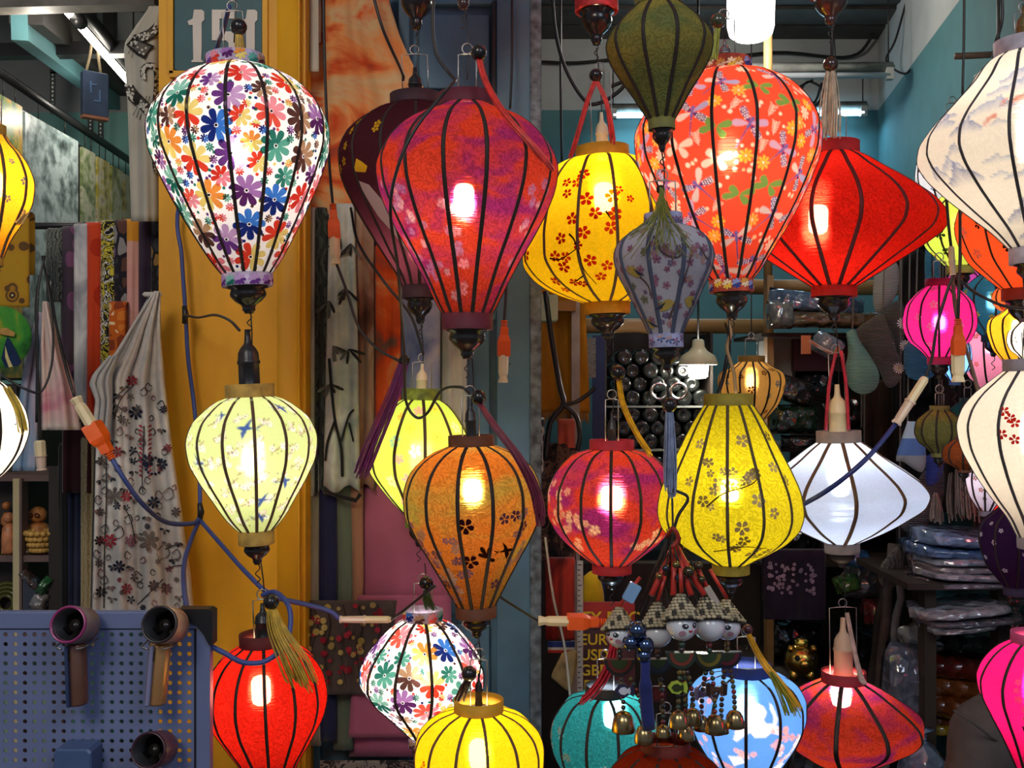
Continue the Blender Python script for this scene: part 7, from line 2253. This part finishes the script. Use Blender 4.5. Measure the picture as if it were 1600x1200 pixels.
tassel(L['daisydiamond'].root, [(666, 918, 2.15), (668, 935, 2.15), (674, 952, 2.17)], 22, .004, .012, thread('dgreen', '2a4a1c'), .0012, (BLACKW, .015))
tassel(L['yellowlow'].root, [(733, 1060, 1.83), (725, 1075, 1.83), (716, 1096, 1.84)], 26, .005, .010, thread('brown', '3a1c14'), .0012, (BLACKW, .014))
tassel(L['amberleft'].root, [(30, 350, 1.85), (34, 345, 1.85), (44, 330, 1.85)], 16, .008, .006, thread('sand', 'd8a85c'), .0012)
tassel(L['burnt'].root, [(1056, 840, 1.9), (1064, 870, 1.9), (1085, 900, 1.92)], 20, .006, .006, thread('dred', '8a1c14'), .0016)
# dried grass hung over the bird lantern
m = MB()
rr = random.Random(11)
for i in range(46):
    a = rr.uniform(-1, 1)
    ln = rr.uniform(40, 95)
    x0_ = 1034 + rr.uniform(-4, 4)
    m.tube(spline([P(x0_, 300 + rr.uniform(-8, 4), 1.74), P(x0_ + a * 14, 320 + ln * .25, 1.70), P(x0_ + a * 40, 325 + ln * .6, 1.685), P(x0_ + a * 60 + rr.uniform(-8, 8), 325 + ln * .85, 1.69)], 3), .0007, 4, cap=False)
tag(m.build('dried_grass', thread('grass', '7a7a34'), L['birdgrey'].root), kind='stuff')
MB().ball(P(1032, 296, 1.78), .008, 10).build('tassel_bead', BLACKW, L['birdgrey'].root)
# extra socket hardware
tag(L['lemon'].root, None)
MB().tube(spline([P(1122, 615, 1.98), P(1130, 590, 1.98), P(1136, 560, 1.98), P(1140, 530, 2.0), P(1134, 505, 2.02)], 5), .004, 6).build('wire_hanger', DWIRE, L['lemon'].root)
MB().tube(spline([P(1150, 615, 1.98), P(1146, 580, 1.98), P(1136, 545, 1.98), P(1142, 520, 2.0), P(1136, 500, 2.02)], 5), .0035, 6).build('wire_hanger', pm('twine', H('a8885c'), rough=.8), L['lemon'].root)
for x, y, D in ((1306, 552, 2.3), (1314, 548, 2.3)):
    MB().tube(spline([P(x, y, D), P(x + (8 if x > 1310 else -10), 600, D), P(x + (12 if x > 1310 else -16), 672, D)], 5), .004, 6).build('red_string', thread('crimson', 'b01c34'), L['whitediamond'].root)

# ================================================================ straw-hat doll chimes with brass bells
DW = 1.80
sW = DW / F
STRAW = pm('palm_straw', H('a89c80'), rough=.8, var=.3, scale=50)
STRAWD = pm('palm_straw_dark', H('3a362e'), rough=.8, var=.3, scale=50)
FACE = pm('doll_white', H('c4c6cc'), rough=.25, var=.04, coat=.3)
BRASS = pm('brass_bell', (.36, .26, .12), rough=.25, metal=1, var=.35, scale=30)
BEADS = [pm('bead_%d' % i, H(c), rough=.25, coat=.4) for i, c in enumerate(('2a2020', '4a2c1c', '6a1c20', '1c3a2c', '5a4a1c'))]
REDC = thread('cordred', 'b0281c')


def doll(label, x, y, r, D, turn, hat_h=24, face=True, lean=0.0, body=('1c2c1c', '5a2c1c')):
    """bead-headed doll under a coiled straw hat, with a half-round patterned body below"""
    s = D / F
    c = P(x, y, D)
    t = thing('doll_chime_hanging', c - Vector((0, 0, r * s)), label, 'doll', 'straw-hat doll chimes')
    hd = MB().ball(c, r * s, 22, None, (1, 1, .95)).build('head', FACE, t)
    Rz = Matrix.Rotation(turn, 3, 'Z')
    if face:
        def on(u, v, off):
            d = Vector((u / r, -math.sqrt(max(.05, 1 - (u / r) ** 2 - (v / r) ** 2)), -v / r * .95))
            return c + Rz @ (d * (r * s + off))
        m = MB()
        g = lambda x_, y_: (lambda u, v, off: on(x_ + u, y_ + v, off))
        for sd in (-1, 1):
            stamp(m, g(sd * r * .34, -r * .20), disc(r * .20, 12, ry=r * .17), BLKP, .0008)
            stamp(m, g(sd * r * .30, -r * .24), disc(r * .06, 8), FACE, .0014)
            stamp(m, g(sd * r * .5, r * .28), disc(r * .20, 10), pm('blush', H('a07884'), rough=.4), .0008)
        stamp(m, g(0, r * .10), [(-r * .16, -r * .05), (0, 0), (r * .16, -r * .05), (r * .08, r * .12), (-r * .08, r * .12)], pm('lip_red', H('a81c24'), rough=.3), .0010)
        m.build('painted_face', None, hd)
        tag(m and hd.children[0], kind='stuff')
    # coiled hat: rows of plaited straw
    tip = c + Vector((0, 0, (r * .35 + hat_h) * s))
    Rl = Matrix.Rotation(math.radians(-20), 3, 'X')
    hc = c + Vector((0, 0, r * .42 * s))
    ht = MB().lathe([(r * 1.16 * s, -.002), (r * .8 * s, hat_h * .42 * s), (r * .35 * s, hat_h * .85 * s), (0, hat_h * s), (0, hat_h * .9 * s), (r * .7 * s, hat_h * .36 * s), (r * 1.08 * s, -.004)], 20, hc, None, Rl).build('straw_hat', STRAWD, t)
    for k in range(8):
        f = k / 8
        rad = r * (1.16 * (1 - f) + .08) * s
        z = hat_h * s * (f ** 1.05)
        m = MB()
        nn = max(6, int(20 * (1 - f) + 5))
        for j in range(nn):
            a = 2 * PI * (j + .5 * (k % 2)) / nn
            p = hc + Rl @ Vector((rad * math.cos(a), rad * math.sin(a), z))
            m.ball(p, .0040, 6, STRAWD if (j + k) % 5 == 0 else STRAW, (1.25, 1.25, .8))
        tag(m.build('straw_row', None, ht), kind='stuff')
    MB().tube([hc + Vector((0, 0, hat_h * s)), P(x + (1060 - x) * .35, y - 90, D)], .0035, 6).build('hanging_cord', REDC, t)
    # beads and melon-slice body
    for k in range(2):
        MB().ball(c + Vector((0, 0, -(r + 5 + k * 8) * s)), .006, 8).build('bead', random.choice(BEADS), t)
    yb = y + r + 18
    q = [P(x + 24 * math.cos(a), yb + 26 * math.sin(a), D) for a in np.linspace(0, PI, 14)]
    bd = MB().poly(q, .012).build('melon_body', pm('lacq_' + body[0], H(body[0]), rough=.3, coat=.4), t)
    for i, (rr_, cc) in enumerate(((19, body[1]), (13, '2c3a1c'))):
        q = [P(x + rr_ * math.cos(a), yb + 1 + rr_ * 1.05 * math.sin(a), D - .0015 * (i + 1)) for a in np.linspace(0, PI, 12)]
        MB().poly(q, .002).build('painted_arc', pm('lacq_' + cc, H(cc), rough=.3, coat=.4), bd)
    return t, yb + 26


specs = [('doll chime at the left of the cluster with a smiling face turned away', 968, 992, 21, 1.86, -.75, True, ('22201c', '5a241c')),
         ('doll chime with its back of head showing, second from left', 1028, 990, 22, 1.80, 2.9, False, ('16181a', '22283a')),
         ('foremost doll chime with black eyes and red lips under a straw hat', 1065, 978, 24, 1.72, .45, True, ('1a2a1c', '6a2c1c')),
         ('doll chime turned away, right of the foremost doll', 1108, 978, 25, 1.80, 2.8, False, ('1c241a', '6a5a1c')),
         ('doll chime at the right of the cluster, half smile showing', 1136, 980, 21, 1.90, -.5, True, ('1c1a2c', '6a2030'))]
ends = []
for lb, x, y, r, D, tn, fc, bd in specs:
    t, ye = doll(lb, x, y, r, D, tn, 42 if r > 21 else 36, fc, 0, bd)
    ends.append((x, ye, D))
# bell strings
BN = [(974, 1128, 1.84, 18, 0), (1006, 1148, 1.78, 15, 0), (1036, 1145, 1.86, 13, 1), (1060, 1124, 1.74, 15, 2), (1083, 1120, 1.80, 14, 2), (1072, 1145, 1.84, 13, 2), (1096, 1130, 1.90, 13, 3), (1117, 1132, 1.76, 16, 3), (1127, 1135, 1.86, 12, 4), (1148, 1124, 1.80, 15, 4)]
names = ['leftmost bell of the cluster', 'low front bell at the left', 'small bell behind the low front one', 'front bell below the yellow fish charm', 'bell touching the right of the front bell', 'lowest bell behind the front pair', 'small bell in the shade right of the middle', 'bell over the blue crane lantern, left one', 'small bell peeping behind the crane-lantern bell', 'rightmost bell of the cluster']
for i, (x, y, D, r, k) in enumerate(BN):
    s = D / F
    c = P(x, y, D)
    t = thing('brass_bell_hanging', c, 'brass ' + names[i], 'bell', 'brass bells under the doll chimes')
    MB().lathe([(r * s, -r * .8 * s), (r * 1.03 * s, -r * .72 * s), (r * .97 * s, -r * .2 * s), (r * .88 * s, r * .3 * s), (r * .62 * s, r * .75 * s), (r * .25 * s, r * .95 * s), (0, r * s), (0, r * .9 * s), (r * .8 * s, r * .25 * s), (r * .9 * s, -r * .7 * s)], 22, c).build('bell_body', BRASS, t)
    MB().ball(c - Vector((0, 0, r * .7 * s)), r * .18 * s, 8).build('clapper', BRASS, t)
    ytop = ends[k][1]
    n = max(3, int((y - r - ytop) / 8))
    for q in range(n):
        f = (q + .5) / n
        p = P(x + (ends[k][0] - x) * (f ** 2) * .6, y - r - f * (y - r - ytop), D + (ends[k][2] - D) * f)
        MB().ball(p, 4.2 * s, 8).build('bead', BEADS[(q + i) % 5], t)
# charms on the strings
CH = [('dark blue and white fish charm at the left string', 975, 1080, 1.83, '2a2c4a', 'c8ccd8'), ('yellow-green fish charm in the middle of the bells', 1058, 1075, 1.70, '9ab03a', '2c3414'), ('dark bone-shaped charm at the right strings', 1120, 1078, 1.78, '2a1810', '4a3020'), ('pale lilac charm beside the bone-shaped one', 1102, 1085, 1.84, '8a7a94', '5a4a64'), ('dark red plaque charm at the centre', 1030, 1085, 1.83, '4a141a', '6a242a')]
for lb, x, y, D, c1, c2 in CH:
    t = thing('fish_charm_hanging' if 'fish' in lb else 'small_charm_hanging', P(x, y + 8, D), lb, 'charm', 'small charms between dolls and bells')
    fish = [(-14, 0), (-8, -8), (2, -10), (9, -5), (15, -9), (17, 0), (15, 9), (9, 5), (2, 10), (-8, 8)] if 'fish' in lb else [(-16, -8), (-10, -10), (-7, -4), (8, -4), (11, -10), (17, -8), (16, 8), (10, 10), (7, 4), (-8, 4), (-11, 10), (-17, 8)] if 'bone' in lb else [(-10, -12), (10, -12), (12, 0), (10, 12), (-10, 12), (-12, 0)]
    q = [P(x + a, y + b, D) for a, b in fish]
    o = MB().poly(q[::-1], .008).build('charm_body', pm('charm_' + c1, H(c1), rough=.35, var=.1), t)
    q = [P(x + a * .62, y + b * .62, D - .002) for a, b in fish]
    MB().poly(q[::-1], .002).build('painted_scale', pm('charm_' + c2, H(c2), rough=.35, var=.1), t)
# blue steel jingle balls and the navy ribbon
STB = pm('steel_ball', (.10, .14, .24), rough=.08, metal=1, var=.1)
for i, (x, y, r) in enumerate(((995, 985, 14), (985, 1004, 12), (1008, 1008, 13), (1000, 996, 10), (1006, 1024, 11))):
    t = thing('jingle_ball_hanging', P(x, y + r, 1.70), ('top glossy steel ball of the bunch', 'left glossy steel ball of the bunch', 'right glossy steel ball of the bunch', 'hidden middle steel ball of the bunch', 'lowest glossy steel ball above the navy ribbon')[i], 'ball', 'glossy steel balls in the doll cluster')
    c = P(x, y, 1.70 + .012 * (i == 3))
    s = 1.7 / F
    MB().ball(c, r * s, 18).build('ball', STB, t)
    MB().tube([c + Vector((r * s * 1.01 * math.cos(a), 0, r * s * 1.01 * math.sin(a))) for a in np.linspace(0, 2 * PI, 17)], .0012, 5, cap=False).build('seam', STB, t)
tag(MB().tube(spline([P(1008, 1030, 1.70), P(1009, 1080, 1.70), P(1014, 1140, 1.71)], 5), [.008] * 4 + [.011] * 7, 8, flat=.4).build('hanging_ribbon', cloth('navy_ribbon', 'plain', ['1c2456', '2a3270'])), 'navy blue ribbon hanging below the steel balls', 'ribbon')
# wire cluster head and glass tags above the dolls
rr = random.Random(21)
t = thing('chime_hanger_cluster', P(1050, 905, 1.84), 'tangle of dark wires and red cords from which the doll chimes hang', 'hanger')
m = MB()
for i in range(34):
    x0_, x1_ = 1050 + rr.uniform(-10, 14), 1040 + rr.uniform(-50, 60)
    m.tube(spline([P(x0_, 830 + rr.uniform(-10, 30), 1.84), P((x0_ + x1_) / 2 + rr.uniform(-14, 14), 885, 1.84 + rr.uniform(-.05, .05)), P(x1_, 940 + rr.uniform(-14, 20), 1.84 + rr.uniform(-.06, .06))], 3), .0011, 4, cap=False)
tag(m.build('wire_tangle', DWIRE, t), kind='stuff')
for x in (1018, 1052, 1080, 1100):
    MB().tube([P(1054, 850, 1.84), P(x, 930, 1.79)], .0055, 7).build('red_cord', REDC, t)
MB().tube(spline([P(1052, 848, 1.84), P(1048, 700, 1.86), P(1042, 590, 1.84)], 5), .002, 6).build('hanging_wire', BLKCORD, t)
MB().tube(spline([P(1042, 838, 1.82), P(1052, 826, 1.8), P(1060, 842, 1.8), P(1050, 856, 1.8)], 5), .004, 8).build('red_knot', thread('dred', '8a1c14'), t)
for i, (x, y, r) in enumerate(((1076, 893, 9), (1040, 888, 6), (1056, 882, 6), (1092, 884, 6), (1062, 903, 8), (1030, 900, 5), (1096, 905, 6))):
    tag(MB().ball(P(x, y, 1.79), r * 1.79 / F, 14).build('hanging_glass_ball', pm('ball_%d' % (i % 3), ((.10, .08, .05), (.05, .06, .08), (.22, .16, .06))[i % 3], rough=.08, metal=.8)), 'small shiny ball, %s, above the straw hats' % ('the large pale one', 'first at the left', 'at the top middle', 'at the top right', 'in the centre', 'lowest at the left', 'lowest at the right')[i], 'ball', 'small shiny balls above the dolls')
for x, y, ro, lb in ((987, 926, .5, 'pale blue translucent tag at the left of the chime cluster'), (1112, 930, -.55, 'clear glass tube tag at the right of the chime cluster')):
    c = P(x, y, 1.80)
    tag(MB().box(c, (.022, .010, .034) if x < 1000 else (.012, .010, .036), Matrix.Rotation(ro, 3, 'Y'), bev=.002).build('hanging_plastic_tag', pm('tag_blue' if x < 1000 else 'tag_clear', H('7a9cc0') if x < 1000 else H('a89a90'), rough=.15, var=.15)), lb, 'tag')
# cables that hold lanterns hung from nothing else in view
for key, x, yt in (('rose', 958, 530), ('yellow', 932, 75), ('crane', 1170, 985), ('tealb', 960, 985), ('daisydiamond', 664, 880), ('reddiamond', 1303, 50), ('whitediamond', 1306, 500), ('magdiamond', 1318, 870), ('copper', 738, 560), ('crimson', 728, 20), ('maroon', 651, 50), ('olive', 1028, -200), ('dragonfly', 1133, -200), ('daisy', 368, -200), ('lemon', 1138, 500), ('birdgrey', 1034, 235), ('lime', 658, 505), ('red_left', 408, 880), ('yellowlow', 748, 995), ('swallow', 392, 490)):
    l_ = L[key]
    D = l_.D
    tp_ = l_.root.matrix_basis @ Vector((0, 0, (l_.yb - l_.y0) * l_.s + .05))
    e = P(x, yt, D)
    MB().tube(spline([tp_, tp_.lerp(e, .5) + Vector((.004, 0, 0)), e], 4), .0014, 5).build('hanging_wire', DWIRE, l_.root)
